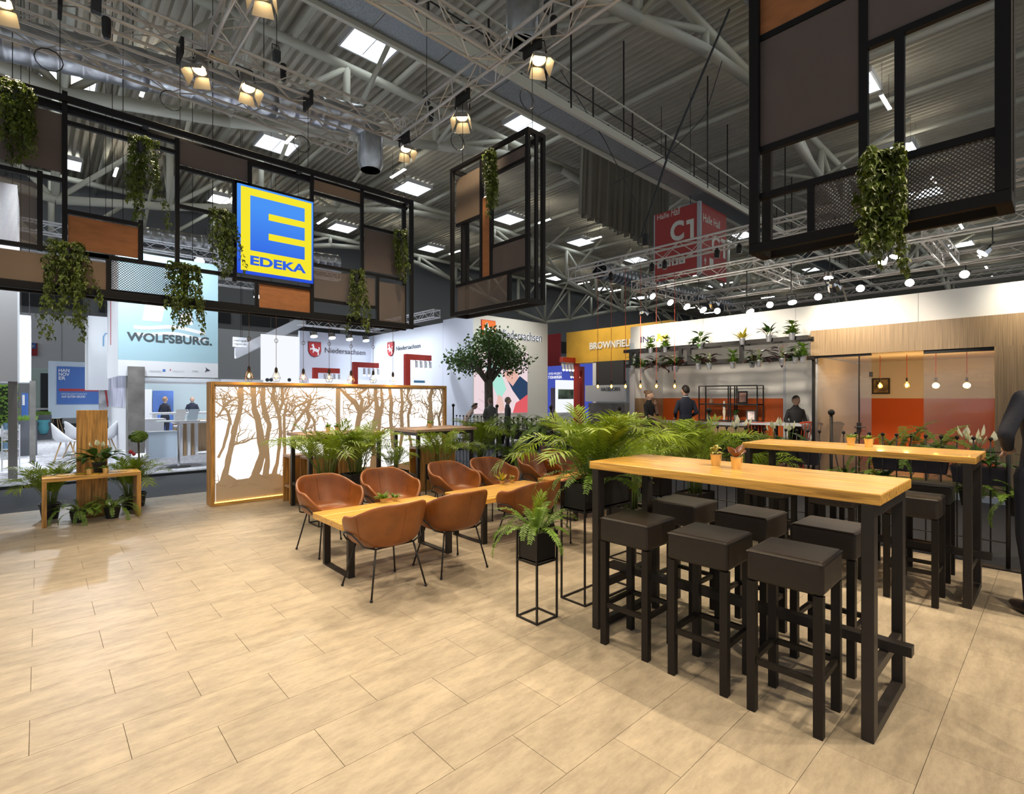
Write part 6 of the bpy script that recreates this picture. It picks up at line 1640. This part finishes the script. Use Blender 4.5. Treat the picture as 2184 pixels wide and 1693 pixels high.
flatY([(760, 1480), (800, 1480), (800, 1515), (760, 1515)], mat('logo_mid_blue', (.1, .22, .55), .5), wc, 'logo_square'); flatY([(858, 1498), (868, 1472), (880, 1498)], m_crest, wc, 'logo_flame')
flatY([(1345, 1525), (1365, 1490), (1358, 1450), (1375, 1470), (1420, 1495), (1432, 1503), (1405, 1500), (1400, 1515), (1385, 1500), (1368, 1515)], m_txtd, wc, 'logo_wolf')
# other hanging and standing blocks
def blockY(name, u0, v0, u1, v1, Y, d, m, label, cat='block'):
    a = AY(u0, v1, Y); c = AY(u1, v1, Y); z1_ = AY(u1, v0, Y).z; t = thing(name, label, cat, (a.x, Y, a.z)); b1('front_face', (0, 0, 0), (c.x-a.x, .05, z1_-a.z), m, t); b1('body', (.002, .05, .002), (c.x-a.x-.002, d, z1_-a.z-.002), m, t)
    if name == 'hanging_block':
        for q in (.15, .85): MB().cyl(((c.x-a.x)*q, d/2, z1_-a.z-.01), ((c.x-a.x)*q, d/2, 14.98-a.z), .01, n=4).build('wire', m_steel, t)
    return t, a, c, z1_
blockY('hanging_block', -60, 395, 37, 812, 13.2, 1.6, m_white, 'big white hanging block at the corner of the white stand'); blockY('hanging_block', 39, 673, 66, 815, 17.5, 1.2, m_white, 'slim white hanging block behind the big corner block')
t, a, c, z_ = blockY('hanging_block', 188, 677, 238, 831, 19.5, 1.5, m_white, 'white hanging block with a thin blue arch logo'); MB().tube([(AY(221, 738, 19.45).x, 0, 0), (AY(221, 738, 19.45).x, 0, .28), (AY(225, 738, 19.45).x, 0, .38), (AY(234, 738, 19.45).x, 0, .4)], .015, 5).build('arch_logo', mat('thin_blue', (.15, .35, .6), .5), t, loc=None).location = (-a.x, -.04, AY(221, 738, 19.45).z-a.z)
blockY('square_support', 17, 790, 37, 1024, 13.4, .35, mat('taupe_post', (.30, .28, .26), .7), 'grey-taupe square post under the big corner block', 'post')
t, a, c, z_ = blockY('concrete_pillar', 273, 782, 309, 968, 14.9, .4, m_conc, 'concrete-look pillar beside the print wall', 'pillar')
pw_ = thing('print_wall', 'white wall running back from the concrete pillar with a violet city print', 'wall', (0, 0, 0)); px = a.x; b1('wall_board', (px-.005, 15.31, 0), (px+.1, 19.5, AY(273, 782, 14.9).z+.0), m_white, pw_)
b1('city_print', (px-.012, 15.4, 1.3), (px-.006, 19.4, 2.1), mat('violet_print', (.55, .55, .85), .6, var=.6, vs=3, stretch=(1, 2, .4)), pw_)
# hall-side posters
ps_ = thing('blue_poster', 'large blue poster with white stacked lettering on the hall side', 'poster', (0, 0, 0)); PY = 27.0
a, c = rectY(121, 781, 236, 862, PY); zt_ = AY(121, 781, PY).z; m_pb = mat('poster_blue', (.055, .16, .50), .5)
b1('poster_rim', (a.x-.25, PY+.01, a.z-.55), (c.x, PY+.1, zt_+.2), m_lblue, ps_); b1('poster_sheet', (a.x, PY-.02, a.z), (c.x, PY+.01, zt_), m_pb, ps_)
for k, tx in enumerate(('HAN', 'NOV', 'ER')): tY(tx, 125, 793+k*8.3, 148 if k < 2 else 140, 786+k*8.3, PY-.021, m_txtw, ps_, bold=.02, dep=.005)
a2, c2 = rectY(126, 830, 236, 834, PY-.03); b1('red_band', (a2.x, PY-.03, a2.z), (c2.x, PY-.021, a2.z+.1), m_crest, ps_); tY('IMMOBILIENSTANDORT', 131, 842, 186, 838, PY-.021, m_lblue, ps_, dep=.003); tY('AUF GUTEM GRUND', 131, 848, 182, 843.5, PY-.021, m_txtw, ps_, bold=.02, dep=.003)
t, a, c = boxY('parking_sign', 66, 731, 80, 758, 41.85, m_crest, 'small red parking sign on the hall wall', 'sign'); a2, c2 = rectY(67, 734, 77, 743, 41.83); b1('blue_plate', (a2.x, 41.82, a2.z), (c2.x, 41.85, a2.z+.34), m_pb, t); tY('P', 68.5, 742, 73.5, 735.5, 41.815, m_txtw, t, dep=.004)
t, a, c = boxY('region_sign', 497, 718, 527, 739, 23.5, m_white, 'small white hanging sign with two lines of lettering', 'sign'); tY('metropol', 499, 729, 525, 723, 23.49, m_txtd, t, dep=.003); tY('region.de', 499, 736, 525, 730.5, 23.49, m_txtd, t, dep=.003); MB().cyl((a.x+.3, 23.55, a.z+.4), (a.x+.3, 23.55, 14.98), .01, n=4).build('wire', m_steel, t)
bn = thing('slanted_banner', 'long white overhead banner rising beside the crest stand', 'banner', (0, 0, 0)); A0 = AY(500, 742, 24); A1 = AX(650, 672, 9.0)
MB().add([A0, A0+Vector((0, 0, -.45)), A1+Vector((0, 0, -.45)), A1, A0+Vector((.1, .1, 0)), A0+Vector((.1, .1, -.45)), A1+Vector((.1, .1, -.45)), A1+Vector((.1, .1, 0))], [(0, 1, 2, 3), (4, 7, 6, 5), (0, 3, 7, 4), (1, 5, 6, 2)]).build('banner_sheet', m_white, bn)
for q in (.1, .5, .9): pq = A0.lerp(A1, q); MB().cyl(pq, (pq.x, pq.y, 14.98), .01, n=4).build('wire', m_steel, bn)
boxY('sky_print', 326, 833, 370, 927, 25.6, mat('sky_blue_print', (.10, .20, .55), .5, var=.3, vs=1), 'blue sky print panel behind the man in a suit', 'print'); boxY('pale_partition', 300, 812, 600, 922, 26, mat('pale_aqua_board', (.50, .60, .63), .6), 'pale aqua partition behind the men in suits', 'partition')
boxY('white_partition', 308, 830, 324, 929, 25.2, m_white, 'narrow white partition with small green logo beside the sky print', 'partition')
t, a, c = boxY('house_print', 211, 832, 236, 880, 20.5, mat('facade_print', (.5, .5, .52), .6, var=.4, vs=4), 'grey facade print with a red diagonal behind the bench board', 'print'); MB().prism([(.4, 1), (.55, 1), (.85, .2), (.7, .2)], (a.x, 20.49, a.z), (c.x-a.x, 0, 0), (0, 0, .9), (0, -.01, 0)).build('red_diagonal', m_crest, t)
# furniture of the white stand
def on_floor(u, v): return GZ(u, v, -.02)
q = on_floor(352, 976); t = thing('info_counter', 'pale blue-white counter block with wooden slat side', 'counter', (q.x-.35, q.y, -.02)); b1('front_panel', (0, 0, 0), (.68, .04, .68), m_lblue, t); b1('counter_body', (.002, .04, 0), (.66, .5, .68), m_white, t)
for k in range(5): b1('slat', (.69+.1*k, .1+.05*k, 0), (.76+.1*k, .2+.05*k, .86), (m_white if k % 2 == 0 else m_veneer), t)
q = on_floor(381, 996); t = thing('standing_table', 'round glass-topped standing table on a steel column and disc foot', 'table', (q.x, q.y, -.02)); MB().lathe([(.24, 0), (.24, .012), (.02, .02)], 20).build('foot_disc', m_steel, t); MB().cyl((0, 0, .02), (0, 0, 1.03), .03, n=10).build('column', m_chrome, t); MB().lathe([(.01, 1.03), (.42, 1.03), (.42, 1.05), (.01, 1.05)], 24).build('table_top', m_white, t)
for dx, lb in ((-.1, 'open white brochure on the round standing table, upright page'), (.15, 'blue brochure on the round standing table')):
    o = MB().add([(0, 0, 0), (.2, 0, 0), (.26, .05, .25), (.06, .05, .25), (0, .01, 0), (.2, .01, 0), (.26, .06, .25), (.06, .06, .25)], [(0, 1, 2, 3), (4, 7, 6, 5), (0, 4, 5, 1)]).build('brochure', m_white if dx < 0 else m_lblue); o.location = (q.x+dx, q.y-.05, 1.032); tag(o, lb, 'brochure')
for k, (u, v, lb) in enumerate(((410, 962, 'wood-sided bar block behind the round standing table'), (437, 955, 'white and wood bar block next to the tree screen'), (318, 952, 'white low cabinet behind the concrete pillar'))):
    q = on_floor(u, v); t = thing('bar_block', lb, 'counter', (q.x, q.y, -.02)); b1('block_body', (-.4, 0, 0), (.4, .5, .82), m_white if k else m_veneer, t); b1('block_top', (-.45, -.05, .82), (.45, .55, .88), m_veneer if k == 1 else m_white, t)
for k, (u, v) in enumerate(((392, 968), (415, 960))):
    q = on_floor(u, v); t = thing('chrome_stool', 'chrome bar stool with a curved white seat by the round table', 'stool', (q.x, q.y+.3, -.02), 0, 'chrome stools of the white stand'); MB().lathe([(.18, 0), (.18, .015), (.02, .03)], 16).build('base', m_chrome, t); MB().cyl((0, 0, .02), (0, 0, .72), .025, n=8).build('column', m_chrome, t); MB().lathe([(.02, .72), (.17, .73), (.2, .78), (.17, .76), (.02, .75)], 16).build('seat', m_white, t, smooth=True)
t = thing('long_desk', 'long white high desk in front of the men in suits', 'desk', (4.0, 21.2, -.02)); b1('desk_top', (-1.2, -.3, .98), (2.6, .3, 1.05), m_white, t)
for x in (-1.1, .7, 2.5): b1('desk_leg', (x-.04, -.25, 0), (x+.04, .25, .98), m_white, t)
def shell_chair(x, y, rz, label, h=.45, bar=False, z=-.02):
    t = thing('white_shell_chair', label, 'chair', (x, y, z), rz, 'white shell chairs'); N = 24; vs = []; fs = []
    for j in range(7):
        s = j/6
        for i in range(N):
            ph = -pi+2*pi*i/N; a_ = abs(ph); f = max(0, (a_-.7)/(pi-.7)); f = f*f*(3-2*f); r = .03+.19*min(1, s*1.9); z_ = h+(.44*f*max(0, s-.35)/.65)+.015*s; vs.append((sin(ph)*(r+.03*f*s), cos(ph)*(r+.05*f*s)*.95, z_))
    for j in range(6):
        for i in range(N): fs.append((j*N+i, j*N+(i+1) % N, (j+1)*N+(i+1) % N, (j+1)*N+i))
    o = MB().add(vs, fs).build('shell', m_white, t, smooth=True); o.modifiers.new('thick', 'SOLIDIFY').thickness = .012
    for sx in (-1, 1):
        for sy in (-1, 1): MB().cyl((sx*.08, sy*.08, h), (sx*.22, sy*.22, 0), .016, .011, 7).build('leg', mat('beech_leg', (.45, .28, .13), .5), t)
    return t
for u, v, rz, lb in ((140, 985, -1.6, 'white shell chair on beech legs, its back towards the bench board'), (165, 975, -1.2, 'white shell chair half behind the bench board'), (226, 975, 1.2, 'white shell chair between bench board and pillar'), (3, 970, 1.2, 'white shell chair at the leaflet rack')):
    q = on_floor(u, v); shell_chair(q.x, q.y, rz, lb, .5)
q = on_floor(118, 932); shell_chair(q.x, q.y, 2.8, 'white shell bar stool on tall beech legs beside the grey bin', .74)
t = thing('white_desk', 'small white desk behind the white shell chairs', 'desk', (*on_floor(178, 968).xy, -.02)); b1('desk_top', (-.4, -.3, .7), (.4, .3, .73), m_white, t)
for x in (-.36, .36): b1('desk_leg', (x-.02, -.28, 0), (x+.02, .28, .7), m_white, t)
t = thing('high_desk', 'white high desk under the blue poster', 'desk', (*on_floor(125, 925).xy, -.02)); b1('desk_top', (-.8, -.35, 1.05), (.9, .35, 1.12), m_white, t)
for x in (-.75, .85): b1('desk_leg', (x-.05, -.3, 0), (x+.05, .3, 1.05), m_white, t)
GRASS = MB()
rn = random.Random(9)
for i in range(240): x, y = rn.uniform(-.22, .22), rn.uniform(-.2, .2); GRASS.add([(x-.008, y, 0), (x+.008, y, 0), (x+rn.uniform(-.06, .06), y+rn.uniform(-.06, .06), rn.uniform(.1, .17))], [(0, 1, 2)])
GM = GRASS.mesh('grass', m_leafd)
for u, v, wd, h, lb in ((55, 972, .45, .95, 'tall dark grey planter box with a grass tuft, by the leaflet rack'), (91, 938, .5, .92, 'dark grey bin box with grass on top and a blue bag')):
    q = on_floor(u, v); t = thing('grass_planter', lb, 'planter', (q.x, q.y, -.02)); b1('box', (-wd/2, 0, 0), (wd/2, wd, h), m_greydark, t); o = put('grass', GM, t, (0, wd/2, h)); o['kind'] = 'stuff'
    if 'bag' in lb: MB().lathe([(.03, .2), (.12, .25), (.16, .45), (.13, .62), (.19, .7), (.17, .74)], 12, c=(.02, -.03, 0)).build('waste_bag', mat('teal_bag', (.08, .32, .38), .4), t, smooth=True)
q = on_floor(23, 1008); t = thing('leaflet_rack', 'slim white leaflet rack with colourful leaflets by the grey-taupe post', 'rack', (q.x, q.y, -.02))
for x in (-.13, .13): b1('rack_post', (x-.012, -.012, 0), (x+.012, .012, 1.0), m_white, t)
b1('rack_foot', (-.15, -.1, 0), (.15, .1, .02), m_white, t)
for k in range(4): b1('tray', (-.12, -.06, .28+.2*k), (.12, .02, .3+.2*k), m_white, t)
rn = random.Random(2)
for k in range(4):
    for j in range(2):
        o = MB().box((-.05, 0, 0), (.05, .012, .14)).build('leaflet', mat('leaflet_%d' % ((k*2+j) % 4), ((.7, .75, .8), (.75, .6, .6), (.2, .35, .5), (.6, .7, .65))[(k*2+j) % 4], .5, var=.4, vs=20)); o.location = (q.x-.06+.12*j, q.y-.04, .302+.2*k-.02); tag(o, '%s leaflet in the slim white rack, %s tray' % (('silver-blue', 'pinkish', 'dark blue', 'pale green')[(k*2+j) % 4], ('lowest', 'second lowest', 'second highest', 'top')[k]), 'leaflet', 'leaflets in the white rack')
hd = thing('leaf_wall', 'green leaf hedge wall behind the grey-taupe post', 'hedge', (*on_floor(8, 962).xy, -.02)); b1('hedge_box', (-1.2, .1, 0), (.3, .4, 1.9), mat('hedge_inside', (.02, .035, .01), .9), hd); b = MB()
for i in range(900):
    p = Vector((rn.uniform(-1.2, .32), rn.uniform(.0, .12), rn.uniform(.02, 1.95))); u = Vector((rn.gauss(0, 1), rn.gauss(0, .4), rn.gauss(0, 1))).normalized()*.045; v = u.cross(Vector((0, 1, rn.uniform(-.4, .4)))).normalized()*.028; b.add([p-u, p+v, p+u, p-v], [(0, 1, 2, 3)])
b.build('foliage', m_leafd, hd)['kind'] = 'stuff'
t, a, c = boxY('roll_banner', 46, 838, 60, 965, 20, m_pb, 'narrow blue banner with red lettering behind the grass planter', 'banner'); a2, c2 = rectY(47.5, 842, 53, 864, 19.98); b1('white_field', (a2.x, 19.97, a2.z), (c2.x, 20, AY(47.5, 842, 19.98).z), m_txtw, t)
boxY('square_support', 63, 812, 76, 985, 17.0, m_conc, 'pale concrete post beside the slim hanging block', 'post', .25)
cw_ = struct(thing('door_2', 'pale green glazed hall door behind the white stand', 'door')); a, c = rectY(66, 785, 108, 905, 30); b1('door_frame', (a.x, 30, 0), (c.x, 30.2, AY(66, 785, 30).z), mat('door_green', (.5, .62, .56), .5), cw_); b1('door_glass', (a.x+.3, 29.97, .2), (a.x+1.0, 30, 2.6), m_dark, cw_)
# display spots of the white and crest stands
e_cs = emis('cool_spot_glow', (.9, .96, 1), 25); cs_l = MB().lathe([(.001, -.006), (.1, -.006)], 12, cap=False).mesh('flood_lens', e_cs)
def cool(p, aim, e, lb, spot=90):
    t = thing('stand_spotlight', lb, 'spotlight', p, 0, 'cool spotlights of the white stands'); p = Vector(p); t.rotation_euler = (Vector(aim)-p).to_track_quat('-Z', 'Y').to_euler(); put('flood_housing', fl_body, t, scale=1.4); put('flood_lens', cs_l, t, scale=1.4); put('bracket', fl_yk, t, scale=1.4)
    up = t.rotation_euler.to_matrix().inverted() @ Vector((0, 0, 1)); MB().cyl(Vector((0, 0, .33)), Vector((0, 0, .33))+up*.16, .015, n=5).build('rod', m_steel, t)
    if e: lamp('SPOT', 'cool_light', p+(Vector(aim)-p).normalized()*.05, e, (.88, .94, 1), aim, .12, spot, .8)
for k, (x, y, ax_, ay_) in enumerate(((-1, 19, -1, 15), (1.5, 19, 1.2, 14.5), (3.8, 19, 3.8, 15), (6.5, 19, 6, 15.5), (-1, 24, -1, 21), (2, 24, 2, 21), (4.6, 21, 4.5, 23.9), (7, 24, 7, 22))):
    cool((x, y, 5.95), (ax_, ay_, .5), 1400, 'cool white spotlight under the bright truss of the white stand')
for k, (x, y, t_) in enumerate(((-1.5, 12.6, (-1.5, 15, 3)), (2.2, 12.4, (2.4, 15, 3.4)), (.4, 12.4, (.2, 16, 2.5)))): lamp('SPOT', 'cool_light', (x, y, 6.2), 800, (.88, .94, 1), t_, .15, 80, .8)
for x in (8.6, 9.4, 10.2, 11.0): cool((x, 21.755, 4.15), (x, 20.4, 0), 260, 'white spotlight on the truss along the crest stand back wall')
for y in (17.2, 19, 20.8): lamp('SPOT', 'cool_light', (9.0, y, 4.6), 330, (.9, .95, 1), (NX, y, 2.0), .15, 100, .8)
lamp('SPOT', 'cool_light', (13.2, 11.6, 5.6), 420, (1, .98, .93), (13.2, NYf, 2.4), .15, 90, .8); lamp('SPOT', 'warm_light', (13, 11.5, 5.4), 420, (1, .86, .6), (16, 11.5, 3.6), .15, 80, .8)
lamp('SPOT', 'cool_light', (9.5, 13, 6), 420, (.92, .96, 1), (10.6, 15, 0), .15, 110, .8)
# ---------------------------------------------------------------- people
def person(x, y, rz, H, label, top, bottom, hair, skin=(.55, .34, .25), shoe=(.03, .02, .02), arms=None, legs=None, lean=0., z=0., bald=False, bun=False, jacket=True, skirt=False, sleeves=True, vox=.014, head_turn=0.):
    """standing figure facing local +Y; one voxel-blended body, coloured by region"""
    ms = [mat('skin_%s' % label[:14].replace(' ', '_'), skin, .55), mat('top_%s' % label[:14].replace(' ', '_'), top, .75, bump=.15, bs=200), mat('trousers_%s' % label[:14].replace(' ', '_'), bottom, .8), mat('shoes_%s' % label[:14].replace(' ', '_'), shoe, .4)]
    b = MB(); seg = []
    def ell(p, rx, ry, n=14):
        return [(p[0]+rx*cos(2*pi*i/n), p[1]+ry*sin(2*pi*i/n), p[2]) for i in range(n)]
    def tilt(p):
        if p[2] > .53: return (p[0], p[1]+lean*(p[2]-.53), p[2]-abs(lean)*.18*(p[2]-.53))
        return p
    def loft(rings, mi, n=14):
        vs = []
        for (px, py, pz, rx, ry) in rings: vs += ell((px, py, pz), rx, ry, n)
        vs = [tilt(v) for v in vs]; k = len(rings)
        fs = [(i*n+j, i*n+(j+1) % n, (i+1)*n+(j+1) % n, (i+1)*n+j) for i in range(k-1) for j in range(n)]+[tuple(range(n))[::-1], tuple(range((k-1)*n, k*n))]
        b.add(vs, fs)
        for a, c in zip(rings, rings[1:]): seg.append((Vector(tilt(a[:3])), Vector(tilt(c[:3])), (a[3]+a[4]+c[3]+c[4])/4, mi))
    def limb(pts, rs, mi, n=10):
        P = [Vector(tilt(p)) for p in pts]; b.tube(P, rs, n)
        for i in range(len(P)-1): seg.append((P[i], P[i+1], (rs[i]+rs[i+1])/2, mi[i] if isinstance(mi, (list, tuple)) else mi))
        for p, r in zip(P, rs): b.ball(p, r, 10, 6)
    hem = .46 if jacket else .52
    loft([(0, -.004, hem, .098 if jacket else .086, .074 if jacket else .064), (0, -.004, .56, .09, .066), (0, 0, .63, .08, .057), (0, .002, .71, .094, .064), (0, .002, .775, .106, .06), (0, -.004, .808, .092, .047), (0, -.006, .832, .060, .042), (0, -.006, .856, .036, .036)], 1)
    loft([(0, -.004, .83, .034, .034), (0, .004, .885, .032, .034)], 0, 12)
    hx = sin(head_turn); 
    b.ball(tilt((0, .008, .932)), 1, 14, 10, sc=(.047, .059, .067)); seg.append((Vector(tilt((0, .008, .90))), Vector(tilt((0, .008, .965))), .052, 0))
    b.ball(tilt((.036*0+.058*hx*0, .018, .896)), 1, 10, 6, sc=(.030, .036, .026))
    b.ball(tilt((0, .068, .925)), 1, 8, 6, sc=(.009, .012, .016))
    for s in (-1, 1): b.ball(tilt((s*.047, .002, .928)), 1, 8, 6, sc=(.008, .013, .018))
    L = legs or [((-.052, 0, .50), (-.056, .012, .285), (-.058, -.008, .045)), ((.052, 0, .50), (.056, .012, .285), (.058, -.008, .045))]
    for k, (hp, kn, an) in enumerate(L):
        limb([hp, kn, ((kn[0]+an[0])/2, (kn[1]+an[1])/2-.008, (kn[2]+an[2])/2), an], [.056, .040, .036, .029], 2)
        b.ball((an[0], an[1]+.038, .022), 1, 10, 6, sc=(.027, .068, .022)); seg.append((Vector((an[0], an[1]-.01, .018)), Vector((an[0], an[1]+.09, .018)), .022, 3))
    if skirt: loft([(0, 0, .28, .10, .085), (0, 0, .42, .105, .085), (0, 0, .55, .09, .068)], 2)
    A = arms or [((-.096, -.004, .786), (-.142, -.02, .635), (-.132, .03, .49)), ((.096, -.004, .786), (.142, -.02, .635), (.132, .03, .49))]
    fing = MB()
    for k, (sh, el, wr) in enumerate(A):
        mid = 1 if sleeves else 0
        limb([sh, el], [.0285, .0255], 1 if sleeves else (1,)); limb([el, wr], [.0255, .0185], mid)
        d = (Vector(wr)-Vector(el)).normalized(); w0 = Vector(tilt(wr)); hd = w0+d*.035
        b.tube([w0-d*.005, hd, hd+d*.015], [.017, .023, .018], 8); seg.append((w0+d*.012, hd+d*.03, .022, 0))
        sd = d.cross(Vector((0, 1, .2))).normalized()
        for f in range(4):
            o_ = hd+d*.012+sd*(f-1.5)*.0105; l_ = (.040, .046, .043, .034)[f]; cu = Vector((0, .25, 0))
            fing.tube([o_, o_+(d+cu*.3).normalized()*l_*.55, o_+(d+cu).normalized()*l_], [.0056, .0052, .0042], 6)
        th = hd-d*.012+sd*.02*(1 if k else -1); fing.tube([th, th+(d*.7+sd*(1 if k else -1)*.7).normalized()*.02, th+(d+sd*(1 if k else -1)*.35).normalized()*.038], [.0065, .006, .005], 6)
    o = b.build('tmp_body', ms)
    rm = o.modifiers.new('r', 'REMESH'); rm.mode = 'VOXEL'; rm.voxel_size = vox/1.7
    sm_ = o.modifiers.new('s', 'SMOOTH'); sm_.iterations = 3; sm_.factor = .5
    dg = bpy.context.evaluated_depsgraph_get(); dg.update()
    me = bpy.data.meshes.new_from_object(o.evaluated_get(dg)); bpy.data.objects.remove(o)
    vs = [tuple(v.co) for v in me.vertices]; fs = [tuple(p.vertices) for p in me.polygons]; mi = []
    for p in me.polygons:
        c = p.center; best = (9, 0)
        for a, e, r, m_ in seg:
            ae = e-a; q = max(0, min(1, (c-a).dot(ae)/max(1e-9, ae.length_squared))); dd = (c-(a+ae*q)).length-r
            if dd < best[0]: best = (dd, m_)
        mi.append(best[1])
    bpy.data.meshes.remove(me)
    B = MB(); B.add(vs, fs); B.m = mi; B.add(fing.v, fing.f, 0)
    t = thing('person', label, 'person', (x, y, z), rz)
    bd = B.build('body', ms, t, smooth=True); bd.scale = (H, H, H)
    # hair and eyes
    mh = mat('hair_%s' % label[:14].replace(' ', '_'), hair, .6, bump=.4, bs=90)
    if not bald:
        hb = MB(); n, k = 16, 8; vs = []
        for i in range(k+1):
            for j in range(n):
                a = 2*pi*j/n; lim = .92+1.15*max(0, -sin(a))+.38*abs(cos(a)); ph = lim*i/k
                vs.append(tilt((.051*max(sin(ph), .01)*cos(a), .002+.062*max(sin(ph), .01)*sin(a), .938+.069*cos(ph))))
        hb.add(vs, [(i*n+j, (i+1)*n+j, (i+1)*n+(j+1) % n, i*n+(j+1) % n) for i in range(k) for j in range(n)])
        if bun: hb.ball(tilt((0, -.055, .985)), .03, 10, 7)
        h = hb.build('hair', mh, t, smooth=True); h.scale = (H, H, H); so = h.modifiers.new('t', 'SOLIDIFY'); so.thickness = .006
    ey = MB()
    for s in (-1, 1): ey.ball(tilt((s*.018, .0615, .938)), .0042, 6, 5)
    e = ey.build('eyes', mat('dark_eye', (.02, .015, .012), .2), t); e.scale = (H, H, H)
    if jacket:
        cl = MB(); cl.tube([tilt((.034*cos(2*pi*k/12), -.003+.034*sin(2*pi*k/12), .857)) for k in range(12)], .0045, 5, closed=True)
        c = cl.build('collar', m_txtw, t, smooth=True); c.scale = (H, H, H)
    return t
NAVY = (.016, .018, .032); BLACK = (.010, .010, .012)
yaw = -math.atan2(.6786, .7345)     # facing straight away from the viewpoint
back_arms = [((-.096, -.004, .786), (-.142, -.012, .652), (-.10, .075, .60)), ((.096, -.004, .786), (.142, -.012, .652), (.10, .075, .60))]
person(10.95, 5.95, yaw+.1, 1.80, 'man in a navy suit seen from behind at the orange stand', (.014, .018, .035), (.014, .018, .035), (.012, .008, .006), arms=back_arms, z=.03)
wa = [((-.1, -.004, .795), (-.15, .05, .66), (-.03, .085, .80)), ((.1, -.004, .795), (.13, .03, .65), (.02, .11, .60))]
person(10.85, 6.85, pi*1.02, 1.68, 'woman in a black dress with a hair bun, hand at her neck', BLACK, BLACK, (.13, .09, .06), arms=wa, jacket=False, bun=True, skirt=True, sleeves=False, z=.03, skin=(.5, .32, .23))
person(12.2, 4.02, yaw+pi, 1.56, 'man in a black shirt standing before the white door', BLACK, BLACK, (.02, .015, .012), skin=(.32, .19, .13), arms=back_arms, jacket=False, z=.03)
person(*on_floor(352, 935).xy, yaw-.1, 1.6, 'man in a dark suit with short fair hair at the long white desk', NAVY, NAVY, (.30, .18, .10), arms=back_arms, z=-.02)
person(*on_floor(410, 930).xy, yaw+.5, 1.6, 'bald bearded man in a navy suit beside the pale aqua partition', (.018, .022, .045), NAVY, (.05, .04, .03), bald=True, arms=back_arms, z=-.02)
person(9.7, 12.7, yaw-1.2, 1.5, 'stooping person in a pale pink top by the big screen', (.62, .45, .38), (.55, .42, .36), (.03, .02, .02), lean=.55, jacket=False, z=-.06)
person(10.35, 12.2, yaw+.4, 1.6, 'person in a grey-green coat before the big screen', (.12, .13, .11), (.10, .10, .10), (.16, .11, .07), arms=back_arms, z=-.06)
person(10.9, 12.0, yaw-1.5, 1.62, 'person with grey sleeves and a black waistcoat in the aisle', (.05, .05, .06), BLACK, (.25, .2, .15), z=-.06)
ra = [((-.096, -.004, .786), (-.150, -.005, .655), (-.06, .10, .60)), ((.096, -.004, .786), (.142, -.02, .635), (.132, .03, .49))]
pp = GZ(2240, 1316); person(pp.x, pp.y, yaw-.1, 1.97, 'man in a dark pinstripe suit and brown shoes standing by the fence', (.022, .022, .034), (.022, .022, .034), (.05, .03, .02), shoe=(.16, .06, .02), arms=ra, vox=.012)
